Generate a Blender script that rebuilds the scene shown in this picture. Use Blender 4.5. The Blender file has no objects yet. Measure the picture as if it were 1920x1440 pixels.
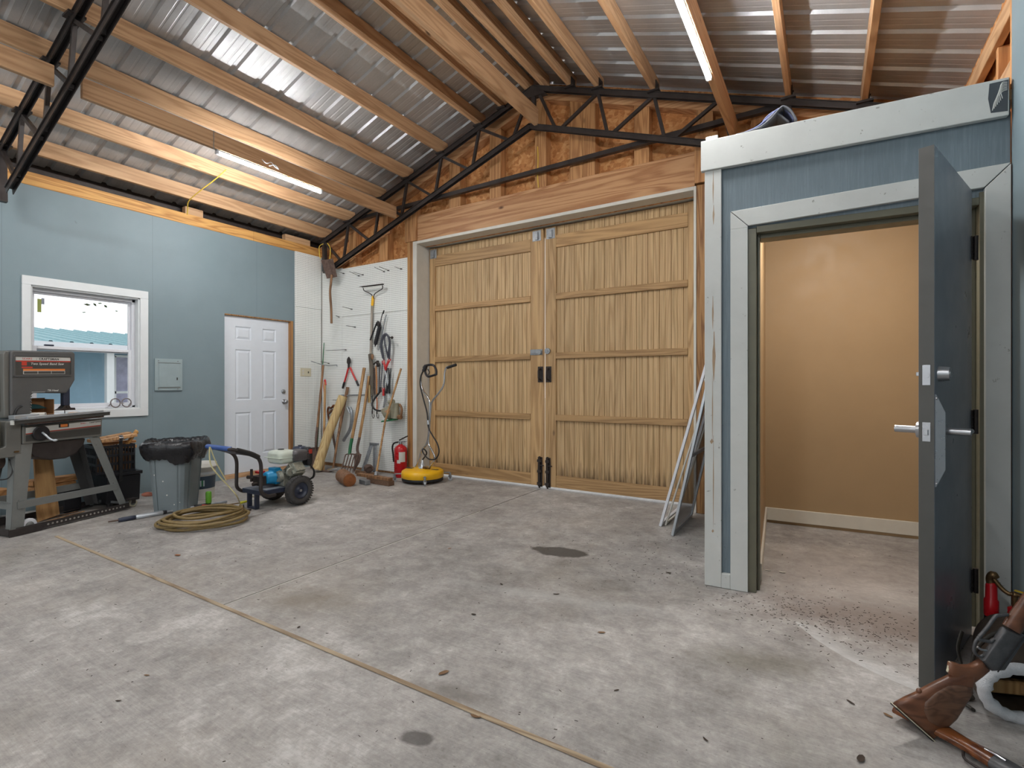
import bpy, bmesh, math, random
from mathutils import Vector as V, Matrix as MX
rnd = random.Random(11)
SC = bpy.context.scene
COL = SC.collection
PI = math.pi

# ------------------------------------------------------------------ surveying helpers (metres; x along back wall, y into the room)
FOC = 951.0 / 1920.0
YAW = math.atan(590 / 951.0)
EYE = 1.2

def ray(x, y):
    l = (x - 960) / 951.0
    v = -(y - 720) / 951.0
    s, c = math.sin(YAW), math.cos(YAW)
    return V((-s + l * c, c + l * s, v))

def fl(x, y, z=0.0):
    r = ray(x, y)
    return r * ((z - EYE) / r.z) + V((0, 0, EYE))

def onX(x, y, X):
    r = ray(x, y)
    return r * (X / r.x) + V((0, 0, EYE))

def onY(x, y, Y):
    r = ray(x, y)
    return r * (Y / r.y) + V((0, 0, EYE))

def onP(x, y, p, n):
    r = ray(x, y)
    o = V((0, 0, EYE))
    return o + r * ((p - o).dot(n) / r.dot(n))

# ------------------------------------------------------------------ mesh builder
class MB:
    def __init__(s, org=(0, 0, 0), T=None):
        s.v, s.f, s.fm, s.fs, s.ft = [], [], [], [], []
        s.mi = 0
        s.tint = 0.0
        s.org = V(org)
        s.T = T

    def add(s, vs, fs, smooth=False):
        b = len(s.v)
        for p in vs:
            p = V(p)
            if s.T is not None:
                p = s.T @ p
            s.v.append(p - s.org)
        for f in fs:
            s.f.append([i + b for i in f])
            s.fm.append(s.mi)
            s.fs.append(smooth)
            s.ft.append(s.tint)
        return s

    def box(s, a, b):
        x0, y0, z0 = (min(a[i], b[i]) for i in range(3))
        x1, y1, z1 = (max(a[i], b[i]) for i in range(3))
        return s.add([(x0, y0, z0), (x1, y0, z0), (x1, y1, z0), (x0, y1, z0), (x0, y0, z1), (x1, y0, z1), (x1, y1, z1), (x0, y1, z1)],
                     [(0, 3, 2, 1), (4, 5, 6, 7), (0, 1, 5, 4), (1, 2, 6, 5), (2, 3, 7, 6), (3, 0, 4, 7)])

    def bar(s, p, q, w, h, up=(0, 0, 1), w2=None, h2=None):
        p, q, up = V(p), V(q), V(up)
        d = (q - p).normalized()
        sd = d.cross(up)
        if sd.length < 1e-4:
            sd = d.cross(V((1, 0, 0)))
        sd.normalize()
        u = sd.cross(d).normalized()
        w2 = w if w2 is None else w2
        h2 = h if h2 is None else h2
        vs = []
        for c, a, b in ((p, w, h), (q, w2, h2)):
            for i, j in ((-1, -1), (1, -1), (1, 1), (-1, 1)):
                vs.append(c + sd * (i * a / 2) + u * (j * b / 2))
        return s.add(vs, [(0, 1, 2, 3), (7, 6, 5, 4), (0, 4, 5, 1), (1, 5, 6, 2), (2, 6, 7, 3), (3, 7, 4, 0)])

    def cyl(s, p, q, r, r2=None, n=16, cap=True, smooth=True):
        p, q = V(p), V(q)
        r2 = r if r2 is None else r2
        d = (q - p).normalized()
        a = d.orthogonal().normalized()
        b = d.cross(a)
        vs = []
        for c, rr in ((p, r), (q, r2)):
            for i in range(n):
                t = 2 * PI * i / n
                vs.append(c + (a * math.cos(t) + b * math.sin(t)) * rr)
        s.add(vs, [(i, (i + 1) % n, n + (i + 1) % n, n + i) for i in range(n)], smooth)
        if cap:
            s.add(vs[:n], [tuple(range(n - 1, -1, -1))])
            s.add(vs[n:], [tuple(range(n))])
        return s

    def lathe(s, o, d, prof, n=24, smooth=True, a=None):
        o, d = V(o), V(d).normalized()
        a = d.orthogonal().normalized() if a is None else V(a).normalized()
        b = d.cross(a)
        vs = []
        for r, t in prof:
            for i in range(n):
                k = 2 * PI * i / n
                vs.append(o + d * t + (a * math.cos(k) + b * math.sin(k)) * max(r, 1e-4))
        fs = []
        for j in range(len(prof) - 1):
            for i in range(n):
                fs.append((j * n + i, j * n + (i + 1) % n, (j + 1) * n + (i + 1) % n, (j + 1) * n + i))
        return s.add(vs, fs, smooth)

    def tube(s, pts, r, n=8, closed=False, cap=True, smooth=True, flat=None):
        pts = [V(p) for p in pts]
        m = len(pts)
        rs = r if isinstance(r, list) else [r] * m
        vs = []
        prev = None
        for i, p in enumerate(pts):
            if closed:
                d = pts[(i + 1) % m] - pts[i - 1]
            else:
                d = pts[min(i + 1, m - 1)] - pts[max(i - 1, 0)]
            d.normalize()
            if prev is None:
                a = d.orthogonal().normalized() if flat is None else (V(flat) - d * d.dot(V(flat))).normalized()
            else:
                a = prev - d * prev.dot(d)
                a = a.normalized() if a.length > 1e-6 else d.orthogonal().normalized()
            prev = a
            b = d.cross(a)
            ra, rb = (rs[i] if isinstance(rs[i], (list, tuple)) else (rs[i], rs[i]))
            for k in range(n):
                t = 2 * PI * k / n
                vs.append(p + a * math.cos(t) * ra + b * math.sin(t) * rb)
        fs = []
        for j in range(m if closed else m - 1):
            for k in range(n):
                j2 = (j + 1) % m
                fs.append((j * n + k, j * n + (k + 1) % n, j2 * n + (k + 1) % n, j2 * n + k))
        s.add(vs, fs, smooth)
        if cap and not closed:
            s.add(vs[:n], [tuple(range(n - 1, -1, -1))])
            s.add(vs[-n:], [tuple(range(n))])
        return s

    def prism(s, poly, o, x, y, d):
        """2-d outline poly in the frame (o; x, y) pushed along vector d"""
        o, x, y, d = V(o), V(x), V(y), V(d)
        n = len(poly)
        a = [o + x * p[0] + y * p[1] for p in poly]
        b = [p + d for p in a]
        return s.add(a + b, [tuple(range(n - 1, -1, -1)), tuple(range(n, 2 * n))] + [(i, (i + 1) % n, n + (i + 1) % n, n + i) for i in range(n)])

    def sph(s, c, r, n=16, m=10, sc=(1, 1, 1)):
        c = V(c)
        vs = [c + V((0, 0, r * sc[2])), c - V((0, 0, r * sc[2]))]
        for j in range(1, m):
            t = PI * j / m
            for i in range(n):
                k = 2 * PI * i / n
                vs.append(c + V((r * sc[0] * math.sin(t) * math.cos(k), r * sc[1] * math.sin(t) * math.sin(k), r * sc[2] * math.cos(t))))
        fs = []
        for i in range(n):
            i2 = (i + 1) % n
            fs.append((0, 2 + i, 2 + i2))
            for j in range(m - 2):
                fs.append((2 + j * n + i, 2 + (j + 1) * n + i, 2 + (j + 1) * n + i2, 2 + j * n + i2))
            fs.append((1, 2 + (m - 2) * n + i2, 2 + (m - 2) * n + i))
        return s.add(vs, fs, True)

    def torus(s, c, ax, R, r, n=28, k=10):
        c, ax = V(c), V(ax).normalized()
        a = ax.orthogonal().normalized()
        b = ax.cross(a)
        return s.tube([c + (a * math.cos(2 * PI * i / n) + b * math.sin(2 * PI * i / n)) * R for i in range(n)], r, k, closed=True)

    def build(s, name, mat, parent=None, bev=0.0, seg=1, sub=0):
        me = bpy.data.meshes.new(name)
        me.from_pydata([tuple(p) for p in s.v], [], s.f)
        mats = mat if isinstance(mat, (list, tuple)) else [mat]
        for m in mats:
            me.materials.append(m)
        me.polygons.foreach_set('material_index', s.fm)
        me.polygons.foreach_set('use_smooth', s.fs)
        at = me.attributes.new('tint', 'FLOAT', 'FACE')
        at.data.foreach_set('value', s.ft)
        bm = bmesh.new()
        bm.from_mesh(me)
        bmesh.ops.recalc_face_normals(bm, faces=bm.faces)
        bm.to_mesh(me)
        bm.free()
        me.update()
        o = bpy.data.objects.new(name, me)
        COL.objects.link(o)
        if parent is not None:
            o.parent = parent
        elif s.org.length > 0:
            o.location = s.org
        if bev:
            b = o.modifiers.new('bevel', 'BEVEL')
            b.width = bev
            b.segments = seg
            b.limit_method = 'ANGLE'
            b.angle_limit = math.radians(40)
        if sub:
            b = o.modifiers.new('sub', 'SUBSURF')
            b.levels = b.render_levels = sub
        return o

def tag(o, label, cat, group=None, kind=None):
    o['label'] = label
    o['category'] = cat
    if group:
        o['group'] = group
    if kind:
        o['kind'] = kind
    return o

def thing(name, label, cat, loc=(0, 0, 0), rotz=0.0, group=None, kind=None):
    o = bpy.data.objects.new(name, None)
    o.empty_display_size = 0.1
    COL.objects.link(o)
    o.location = V(loc)
    o.rotation_euler = (0, 0, rotz)
    return tag(o, label, cat, group, kind)

def struct(o, label=None, cat=None):
    o['kind'] = 'structure'
    if label:
        o['label'] = label
        o['category'] = cat
    return o

def dup(root, loc, rotz, label, group=None):
    r = root.copy()
    COL.objects.link(r)
    r.location = V(loc)
    r.rotation_euler = (0, 0, rotz)
    r['label'] = label
    if group:
        r['group'] = group
    for ch in list(root.children):
        c = ch.copy()
        COL.objects.link(c)
        c.parent = r
        for g in list(ch.children):
            d = g.copy()
            COL.objects.link(d)
            d.parent = c
    return r

def lettering(name, text, mat, parent, T, size, extrude=0.0006, shear=0.0, align='LEFT', bold=0.0, spacing=1.0):
    cu = bpy.data.curves.new(name, 'FONT')
    cu.body = text
    cu.size = size
    cu.extrude = extrude
    cu.shear = shear
    cu.align_x = align
    cu.offset = bold
    cu.space_character = spacing
    cu.materials.append(mat)
    tmp = bpy.data.objects.new('tmp', cu)
    COL.objects.link(tmp)
    dg = bpy.context.evaluated_depsgraph_get()
    me = bpy.data.meshes.new_from_object(tmp.evaluated_get(dg))
    bpy.data.objects.remove(tmp)
    me.transform(T)
    o = bpy.data.objects.new(name, me)
    COL.objects.link(o)
    if parent is not None:
        o.parent = parent
    return o

def spline(pts, n=8):
    """Catmull-Rom through pts"""
    P = [V(p) for p in pts]
    P = [P[0] * 2 - P[1]] + P + [P[-1] * 2 - P[-2]]
    out = []
    for i in range(1, len(P) - 2):
        for k in range(n):
            t = k / n
            a, b, c, d = P[i - 1], P[i], P[i + 1], P[i + 2]
            out.append(0.5 * ((2 * b) + (c - a) * t + (2 * a - 5 * b + 4 * c - d) * t * t + (3 * b - a - 3 * c + d) * t ** 3))
    out.append(P[-2])
    return out

# ------------------------------------------------------------------ materials
def lin(c):
    c = c / 255.0
    return c / 12.92 if c <= 0.04045 else ((c + 0.055) / 1.055) ** 2.4

def rgb(r, g, b):
    return (lin(r), lin(g), lin(b), 1.0)

class NT:
    def __init__(s, name):
        s.m = bpy.data.materials.new(name)
        s.m.use_nodes = True
        s.t = s.m.node_tree
        s.t.nodes.clear()
        s.out = s.n('ShaderNodeOutputMaterial')
        s.b = s.n('ShaderNodeBsdfPrincipled')
        s.l(s.b.outputs[0], s.out.inputs[0])

    def n(s, typ, **kw):
        nd = s.t.nodes.new(typ)
        for k, v in kw.items():
            if k.startswith('_'):
                setattr(nd, k[1:], v)
            else:
                key = int(k[1:]) if k[0] == 'i' and k[1:].isdigit() else k.replace('__', ' ')
                if hasattr(v, 'links') or hasattr(v, 'is_linked'):
                    s.l(v, nd.inputs[key])
                else:
                    nd.inputs[key].default_value = v
        return nd

    def l(s, a, b):
        s.t.links.new(a, b)

    def coords(s, scale=(1, 1, 1), rot=(0, 0, 0), rand=True, kind='Object'):
        tc = s.n('ShaderNodeTexCoord')
        src = tc.outputs[kind]
        if rand:
            oi = s.n('ShaderNodeObjectInfo')
            m = s.n('ShaderNodeVectorMath', _operation='SCALE', i0=(7.3, 11.9, 5.7))
            s.l(oi.outputs['Random'], m.inputs['Scale'])
            a = s.n('ShaderNodeVectorMath', _operation='ADD', i0=src, i1=m.outputs[0])
            src = a.outputs[0]
        mp = s.n('ShaderNodeMapping', Vector=src)
        mp.inputs['Scale'].default_value = scale
        mp.inputs['Rotation'].default_value = rot
        return mp.outputs[0]

    def noise(s, vec, scale, detail=4, rough=0.6, dist=0.0, out='Fac'):
        nd = s.n('ShaderNodeTexNoise', Vector=vec, Scale=scale, Detail=detail, Roughness=rough, Distortion=dist)
        return nd.outputs[out]

    def ramp(s, fac, stops):
        nd = s.n('ShaderNodeValToRGB', Fac=fac)
        e = nd.color_ramp.elements
        while len(e) < len(stops):
            e.new(0.5)
        for i, (p, c) in enumerate(stops):
            e[i].position = p
            e[i].color = c if len(c) == 4 else (*c, 1)
        return nd.outputs['Color']

    def mix(s, fac, a, b, mode='MIX'):
        nd = s.t.nodes.new('ShaderNodeMix')
        nd.data_type = 'RGBA'
        nd.blend_type = mode
        for i, v in ((0, fac), (6, a), (7, b)):
            if hasattr(v, 'is_linked'):
                s.l(v, nd.inputs[i])
            else:
                nd.inputs[i].default_value = v
        return nd.outputs[2]

    def math(s, op, a, b=0.0, clamp=False):
        nd = s.t.nodes.new('ShaderNodeMath')
        nd.operation = op
        nd.use_clamp = clamp
        for i, v in ((0, a), (1, b)):
            if hasattr(v, 'is_linked'):
                s.l(v, nd.inputs[i])
            else:
                nd.inputs[i].default_value = v
        return nd.outputs[0]

    def bump(s, h, strength=0.3, dist=0.01):
        nd = s.n('ShaderNodeBump', Height=h, Strength=strength, Distance=dist)
        s.l(nd.outputs[0], s.b.inputs['Normal'])

    def set(s, color=None, rough=None, metal=None, **kw):
        for k, v in (('Base Color', color), ('Roughness', rough), ('Metallic', metal)) + tuple((k.replace('__', ' '), v) for k, v in kw.items()):
            if v is None:
                continue
            if hasattr(v, 'is_linked'):
                s.l(v, s.b.inputs[k])
            else:
                s.b.inputs[k].default_value = v
        return s.m

def plain(name, c, rough=0.5, metal=0.0, var=0.12, scale=9.0, bump=0.0, c2=None, **kw):
    t = NT(name)
    co = t.coords()
    n = t.noise(co, scale, 5, 0.65)
    dark = c2 or tuple(x * (1 - var) for x in c[:3]) + (1,)
    lite = c if c2 else tuple(min(1, x * (1 + var)) for x in c[:3]) + (1,)
    col = t.ramp(n, [(0.3, dark), (0.7, lite)])
    if bump:
        t.bump(t.noise(co, scale * 6, 3), bump, 0.004)
    r = t.ramp(t.noise(co, scale * 2.3, 3), [(0.3, (rough * 0.85,) * 3), (0.7, (min(1, rough * 1.15),) * 3)])
    return t.set(col, r, metal, **kw)

def wood(name, base, dark, axis, grain=9.0, rough=0.6, knots=True, fig=7.0, contrast=1.0, stretch=0.06, grey=None):
    t = NT(name)
    sc = [1.0, 1.0, 1.0]
    sc[axis] = stretch
    co = t.coords(tuple(sc))
    big = t.noise(co, fig, 2, 0.5, 0.6)
    ring = t.math('SINE', t.math('MULTIPLY', big, 60.0))
    ring = t.math('MULTIPLY', t.math('ADD', ring, 1.0), 0.5)
    fine = t.noise(co, grain * 12, 3, 0.7)
    f = t.math('ADD', t.math('MULTIPLY', ring, 0.55), t.math('MULTIPLY', fine, 0.6))
    mid = tuple((base[i] * 0.6 + dark[i] * 0.4) for i in range(3)) + (1,)
    if contrast < 1:
        dark = tuple(dark[i] * contrast + base[i] * (1 - contrast) for i in range(3)) + (1,)
        mid = tuple(mid[i] * contrast + base[i] * (1 - contrast) for i in range(3)) + (1,)
    col = t.ramp(f, [(0.2, base), (0.6, mid), (0.95, dark)])
    if grey:
        col = t.mix(t.ramp(t.noise(t.coords((1, 1, 1)), 2.2, 4), [(0.42, (0, 0, 0)), (0.62, (0.75, 0.75, 0.75))]), col, grey)
    if knots:
        sk = [3.2, 3.2, 3.2]
        sk[axis] = 1.5
        vo = t.n('ShaderNodeTexVoronoi', Vector=t.coords(tuple(sk)), Scale=1.0)
        k = t.ramp(vo.outputs['Distance'], [(0.03, (1, 1, 1)), (0.075, (0, 0, 0))])
        kd = tuple(x * 0.35 for x in dark[:3]) + (1,)
        col = t.mix(k, col, kd)
    at = t.n('ShaderNodeAttribute', _attribute_name='tint')
    oi = t.n('ShaderNodeObjectInfo')
    br = t.math('ADD', t.math('ADD', 0.9, t.math('MULTIPLY', oi.outputs['Random'], 0.2)), at.outputs['Fac'])
    hs = t.n('ShaderNodeHueSaturation', Color=col, Value=br)
    t.bump(f, 0.12, 0.002)
    return t.set(hs.outputs[0], rough)

def worn_paint(name, c, spot, rough=0.55, amount=0.6, scale=6.0, spotc=0.6, streak=None):
    """paint with a soft mottle, chips and scuffs"""
    t = NT(name)
    co = t.coords()
    n = t.noise(co, scale * 0.5, 5, 0.65)
    a = tuple(x * 0.92 for x in c[:3]) + (1,)
    b = tuple(min(1, x * 1.06) for x in c[:3]) + (1,)
    col = t.ramp(n, [(0.3, a), (0.7, b)])
    chip = t.ramp(t.noise(co, scale * 5, 3, 0.7), [(0.69 - 0.05 * amount, (0, 0, 0)), (0.74 - 0.05 * amount, (spotc,) * 3)])
    col = t.mix(chip, col, spot)
    if streak:
        co2 = t.coords((14, 14, 0.7))
        sk = t.noise(co2, 6, 4, 0.7)
        col = t.mix(t.ramp(sk, [(0.45, (0, 0, 0)), (0.8, (streak[1],) * 3)]), col, streak[0])
        t.bump(sk, 0.35, 0.004)
    return t.set(col, rough)

M = {}
M['pine'] = wood('pine_framing', rgb(200, 162, 124), rgb(152, 112, 76), 1, contrast=0.75)
M['pine_x'] = wood('pine_framing_across', rgb(204, 158, 114), rgb(160, 108, 68), 0, fig=5)
M['pine_z'] = wood('pine_framing_upright', rgb(200, 150, 100), rgb(156, 106, 64), 2)
M['plate'] = wood('yellow_plate', rgb(206, 158, 92), rgb(160, 108, 52), 1)
M['door_plank'] = wood('aged_door_planks', rgb(198, 168, 126), rgb(154, 122, 80), 2, fig=9, grain=12, contrast=0.75, stretch=0.035, knots=False)
M['door_rail'] = wood('aged_door_rails', rgb(186, 150, 104), rgb(136, 102, 64), 0, contrast=0.8)
M['door_stile'] = wood('aged_door_stiles', rgb(192, 158, 112), rgb(140, 106, 68), 2, contrast=0.8)
M['post'] = wood('treated_post', rgb(176, 132, 82), rgb(120, 78, 42), 2)
M['handle_wood'] = wood('ash_handle', rgb(190, 150, 100), rgb(140, 100, 62), 2, knots=False)
M['handle_old'] = wood('old_handle', rgb(150, 112, 78), rgb(96, 66, 44), 2, knots=False)
M['pale_pole'] = wood('pale_turned_pole', rgb(208, 184, 134), rgb(170, 138, 90), 2, knots=False)
M['scrap'] = wood('scrap_board', rgb(196, 146, 96), rgb(146, 98, 56), 1, knots=False)
M['scrap_x'] = wood('scrap_board_across', rgb(200, 156, 110), rgb(150, 104, 64), 0, knots=False)
M['strip'] = wood('weathered_strip', rgb(168, 150, 124), rgb(120, 100, 78), 0, knots=False)
M['ply'] = wood('plywood_face', rgb(186, 146, 96), rgb(140, 100, 58), 2, knots=False, fig=4)
M['bark'] = plain('log_bark', rgb(132, 98, 74), 0.9, 0, 0.35, 30, 0.8)
M['log_end'] = plain('log_end_grain', rgb(138, 84, 44), 0.8, 0, 0.25, 20)
M['gunstock'] = wood('walnut_stock', rgb(112, 72, 50), rgb(74, 44, 30), 0, knots=False, rough=0.35, fig=4)
M['gunstock2'] = wood('honey_stock', rgb(120, 70, 36), rgb(70, 36, 18), 0, knots=False, rough=0.25, fig=4)
M['wall_blue'] = None
M['black_steel'] = plain('black_painted_steel', rgb(58, 53, 52), 0.4, 0.3, 0.25)
M['grey_steel'] = plain('grey_primer_steel', rgb(96, 94, 96), 0.5, 0.4, 0.15)
M['galv'] = plain('galvanised_steel', rgb(150, 154, 158), 0.4, 0.7, 0.2, 26)
M['alu'] = plain('aluminium', rgb(190, 196, 202), 0.35, 0.6, 0.08)
M['chrome'] = plain('chrome', rgb(200, 200, 202), 0.18, 0.95, 0.04)
M['satin'] = plain('satin_nickel', rgb(170, 172, 176), 0.3, 0.85, 0.06)
M['dark_iron'] = plain('dark_iron', rgb(62, 56, 54), 0.55, 0.6, 0.25, 20)
M['rust'] = plain('rusty_iron', rgb(120, 98, 88), 0.8, 0.2, 0.3, 24, 0.4, c2=rgb(84, 68, 62))
M['brass'] = plain('tarnished_brass', rgb(120, 96, 66), 0.4, 0.8, 0.25)
M['white'] = plain('white_trim_paint', rgb(216, 220, 222), 0.5, 0, 0.03)
M['white_pvc'] = plain('white_vinyl', rgb(220, 222, 228), 0.4, 0, 0.03)
M['white_door'] = plain('white_door_paint', rgb(214, 220, 228), 0.4, 0, 0.02)
M['jamb_white'] = plain('white_jamb_paint', rgb(206, 204, 196), 0.5, 0, 0.05)
M['black_plastic'] = plain('black_plastic', rgb(30, 30, 34), 0.4, 0, 0.15)
M['rubber'] = plain('tyre_rubber', rgb(62, 60, 60), 0.75, 0, 0.15, 30)
M['black_rubber'] = plain('black_rubber', rgb(28, 28, 30), 0.5, 0, 0.1)
M['saw_grey'] = plain('saw_grey_paint', rgb(106, 106, 102), 0.45, 0.1, 0.06)
M['saw_dark'] = plain('saw_dark_grey', rgb(84, 84, 84), 0.5, 0.1, 0.07)
M['saw_leg'] = plain('stand_grey_paint', rgb(118, 120, 118), 0.45, 0.1, 0.06)
M['label_white'] = plain('decal_white', rgb(196, 196, 192), 0.4, 0, 0.04)
M['label_dark'] = plain('decal_charcoal', rgb(66, 66, 64), 0.4, 0, 0.06)
M['label_red'] = plain('decal_red', rgb(186, 62, 48), 0.4, 0, 0.06)
M['label_orange'] = plain('decal_orange', rgb(214, 122, 60), 0.4, 0, 0.05)
M['ink'] = plain('black_ink', rgb(36, 36, 38), 0.5, 0, 0.02)
M['red'] = plain('red_paint', rgb(178, 24, 32), 0.3, 0, 0.08)
M['red_grip'] = plain('red_vinyl', rgb(190, 44, 44), 0.4, 0, 0.1)
M['yellow'] = plain('yellow_plastic', rgb(236, 180, 22), 0.35, 0, 0.05)
M['blue_pump'] = plain('blue_pump_paint', rgb(26, 132, 180), 0.35, 0.1, 0.08)
M['navy'] = plain('navy_paint', rgb(46, 52, 70), 0.4, 0.1, 0.1)
M['cream'] = plain('cream_tank_paint', rgb(196, 204, 192), 0.35, 0, 0.05)
M['green'] = plain('green_vinyl', rgb(96, 160, 44), 0.4, 0, 0.06)
M['green_paint'] = plain('green_enamel', rgb(34, 104, 64), 0.4, 0, 0.1)
M['can_grey'] = plain('bin_grey_plastic', rgb(112, 122, 126), 0.45, 0, 0.05, 5)
M['bag'] = plain('black_bin_liner', rgb(26, 26, 30), 0.25, 0, 0.2, 14, 0.5)
M['hose'] = plain('tan_hose', rgb(126, 106, 66), 0.5, 0, 0.15, 30)
M['clear_hose'] = plain('yellowed_clear_hose', rgb(204, 196, 150), 0.3, 0, 0.06)
M['engine'] = plain('cast_engine', rgb(150, 152, 142), 0.5, 0.5, 0.35, 40)
M['card'] = plain('cardboard', rgb(146, 104, 66), 0.85, 0, 0.12)
M['teal_cloth'] = plain('teal_cloth', rgb(36, 76, 80), 0.9, 0, 0.1)
M['paper'] = plain('rolled_paper', rgb(206, 202, 194), 0.8, 0, 0.06)
M['beige_metal'] = plain('beige_housing', rgb(150, 146, 126), 0.5, 0.1, 0.15)
M['ivory'] = plain('ivory_plate', rgb(200, 194, 170), 0.45, 0, 0.04)
M['panel_grey'] = plain('breaker_panel_paint', rgb(150, 166, 170), 0.45, 0.1, 0.06)
M['denim'] = plain('blue_denim', rgb(98, 104, 138), 0.95, 0, 0.2, 50)
M['denim_grey'] = plain('grey_canvas', rgb(104, 106, 112), 0.95, 0, 0.15, 50)
M['pink'] = plain('coral_cloth', rgb(214, 84, 84), 0.9, 0, 0.1)
M['fleece'] = plain('white_fleece', rgb(206, 208, 212), 0.98, 0, 0.1, 40, 1.0)
M['leather'] = plain('black_leather', rgb(56, 52, 46), 0.5, 0, 0.35, 8, 0.3)
M['leather_brown'] = plain('brown_leather', rgb(72, 60, 50), 0.55, 0, 0.3, 8, 0.2)
M['bluing'] = plain('blued_steel', rgb(78, 78, 80), 0.45, 0.35, 0.3, 30)
M['twin_barrel'] = plain('blued_barrel', rgb(50, 58, 72), 0.25, 0.8, 0.15)
M['bristle'] = plain('broom_bristle', rgb(110, 84, 66), 0.95, 0, 0.35, 80, 1.0)
M['orange'] = plain('orange_rubber', rgb(206, 110, 50), 0.5, 0, 0.1)
M['olive'] = plain('olive_jamb_paint', rgb(104, 102, 86), 0.4, 0.1, 0.07)
M['steel_door'] = plain('slate_door_lit_face', rgb(116, 122, 132), 0.32, 0.1, 0.06, 3)  # face lighter than the edge: light falling on it put into the colour
M['door_edge'] = plain('door_edge_paint', rgb(78, 78, 75), 0.45, 0.1, 0.06)
M['tan_wall'] = plain('tan_wall_paint', rgb(164, 137, 101), 0.6, 0, 0.03, 3)
M['base_cream'] = plain('cream_baseboard', rgb(206, 200, 186), 0.5, 0, 0.04)
M['leaf'] = plain('dry_leaf', rgb(120, 92, 66), 0.9, 0, 0.3)
M['dark_leaf'] = plain('dark_leaf', rgb(62, 50, 42), 0.9, 0, 0.3)
M['strap'] = plain('black_webbing', rgb(22, 22, 24), 0.8, 0, 0.1)
M['green_ply'] = plain('bare_gypsum', rgb(168, 170, 160), 0.8, 0, 0.05)
M['yellow_cord'] = plain('yellow_cord', rgb(220, 184, 70), 0.5, 0, 0.05)
M['bucket_white'] = plain('bucket_white', rgb(206, 204, 198), 0.4, 0, 0.04)
M['bucket_label'] = plain('bucket_label', rgb(44, 58, 72), 0.4, 0, 0.2, 12)
M['salmon'] = plain('salmon_rag', rgb(170, 108, 90), 0.9, 0, 0.15)
M['smoke_lens'] = plain('smoke_lens', rgb(120, 112, 112), 0.15, 0, 0.1)
M['teal_roof'] = plain('teal_roof_paint', rgb(96, 142, 150), 0.5, 0.0, 0.08)
M['siding'] = plain('blue_siding', rgb(140, 172, 192), 0.6, 0, 0.05)
M['ext_glass'] = plain('far_window_glass', rgb(150, 150, 176), 0.1, 0, 0.3, 4)
M['foliage'] = plain('foliage', rgb(62, 84, 56), 0.9, 0, 0.4, 14)
M['ext_ground'] = plain('pale_gravel', rgb(190, 188, 180), 0.95, 0, 0.1, 20)

def wall_blue():
    t = NT('blue_grey_wall_paint')
    co = t.coords(rand=False)
    n = t.noise(co, 1.6, 5, 0.6)
    col = t.ramp(n, [(0.3, rgb(117, 134, 141)), (0.7, rgb(125, 142, 149))])
    s = t.n('ShaderNodeSeparateXYZ', Vector=co)
    # sheet seams every 1.22 m
    y = t.math('ABSOLUTE', t.math('SUBTRACT', t.math('FRACT', t.math('DIVIDE', t.math('ADD', s.outputs[1], 0.352), 1.22)), 0.5))
    line = t.math('LESS_THAN', y, 0.0022)
    col = t.mix(t.math('MULTIPLY', line, 0.35), col, rgb(84, 96, 106))
    sp = t.ramp(t.noise(co, 14, 3, 0.7), [(0.74, (0, 0, 0)), (0.77, (0.5, 0.5, 0.5))])
    col = t.mix(sp, col, rgb(96, 106, 114))
    t.bump(t.noise(co, 60, 2), 0.06, 0.002)
    return t.set(col, 0.55)
M['wall_blue'] = wall_blue()
M['t111'] = worn_paint('blue_grain_siding', rgb(107, 121, 130), rgb(80, 90, 98), 0.55, 0.3, 5, 0.5, (rgb(126, 140, 149), 0.8))
M['worn_white'] = worn_paint('scuffed_white_trim', rgb(200, 202, 199), rgb(120, 118, 110), 0.5, 0.4, 5, 0.7)

def osb():
    t = NT('oriented_strand_board')
    co = t.coords((1, 1, 1), (0.3, 0.2, 0.5), rand=False)
    vo = t.n('ShaderNodeTexVoronoi', Vector=co, Scale=26.0)
    vo.inputs['Randomness'].default_value = 1
    sx = t.n('ShaderNodeSeparateColor', Color=vo.outputs['Color'])
    n = t.noise(t.coords((1, 1, 2.5), (0, 0.6, 0), rand=False), 18, 5, 0.7, 1.5)
    f = t.math('ADD', t.math('MULTIPLY', sx.outputs[0], 0.45), t.math('MULTIPLY', n, 0.6))
    col = t.ramp(f, [(0.2, rgb(156, 98, 52)), (0.5, rgb(196, 134, 78)), (0.85, rgb(218, 168, 114))])
    return t.set(col, 0.7)
M['osb'] = osb()

def pegboard():
    t = NT('white_pegboard')
    tc = t.n('ShaderNodeTexCoord')
    s = t.n('ShaderNodeSeparateXYZ', Vector=tc.outputs['Object'])
    def cell(o):
        return t.math('SUBTRACT', t.math('FRACT', t.math('DIVIDE', o, 0.0254)), 0.5)
    u = cell(t.math('ADD', s.outputs[0], s.outputs[1]))
    v = cell(s.outputs[2])
    d = t.math('ADD', t.math('MULTIPLY', u, u), t.math('MULTIPLY', v, v))
    hole = t.math('LESS_THAN', d, 0.03)
    n = t.noise(t.coords(rand=False), 2.5, 5, 0.6)
    col = t.ramp(n, [(0.3, rgb(226, 228, 225)), (0.7, rgb(236, 238, 235))])
    gr = t.ramp(t.noise(t.coords((1, 1, 9), rand=False), 4, 4, 0.7), [(0.64, (0, 0, 0)), (0.75, (0.35, 0.35, 0.35))])
    col = t.mix(gr, col, rgb(150, 148, 142))
    col = t.mix(hole, col, rgb(96, 98, 98))
    return t.set(col, 0.5)
M['peg'] = pegboard()

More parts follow.
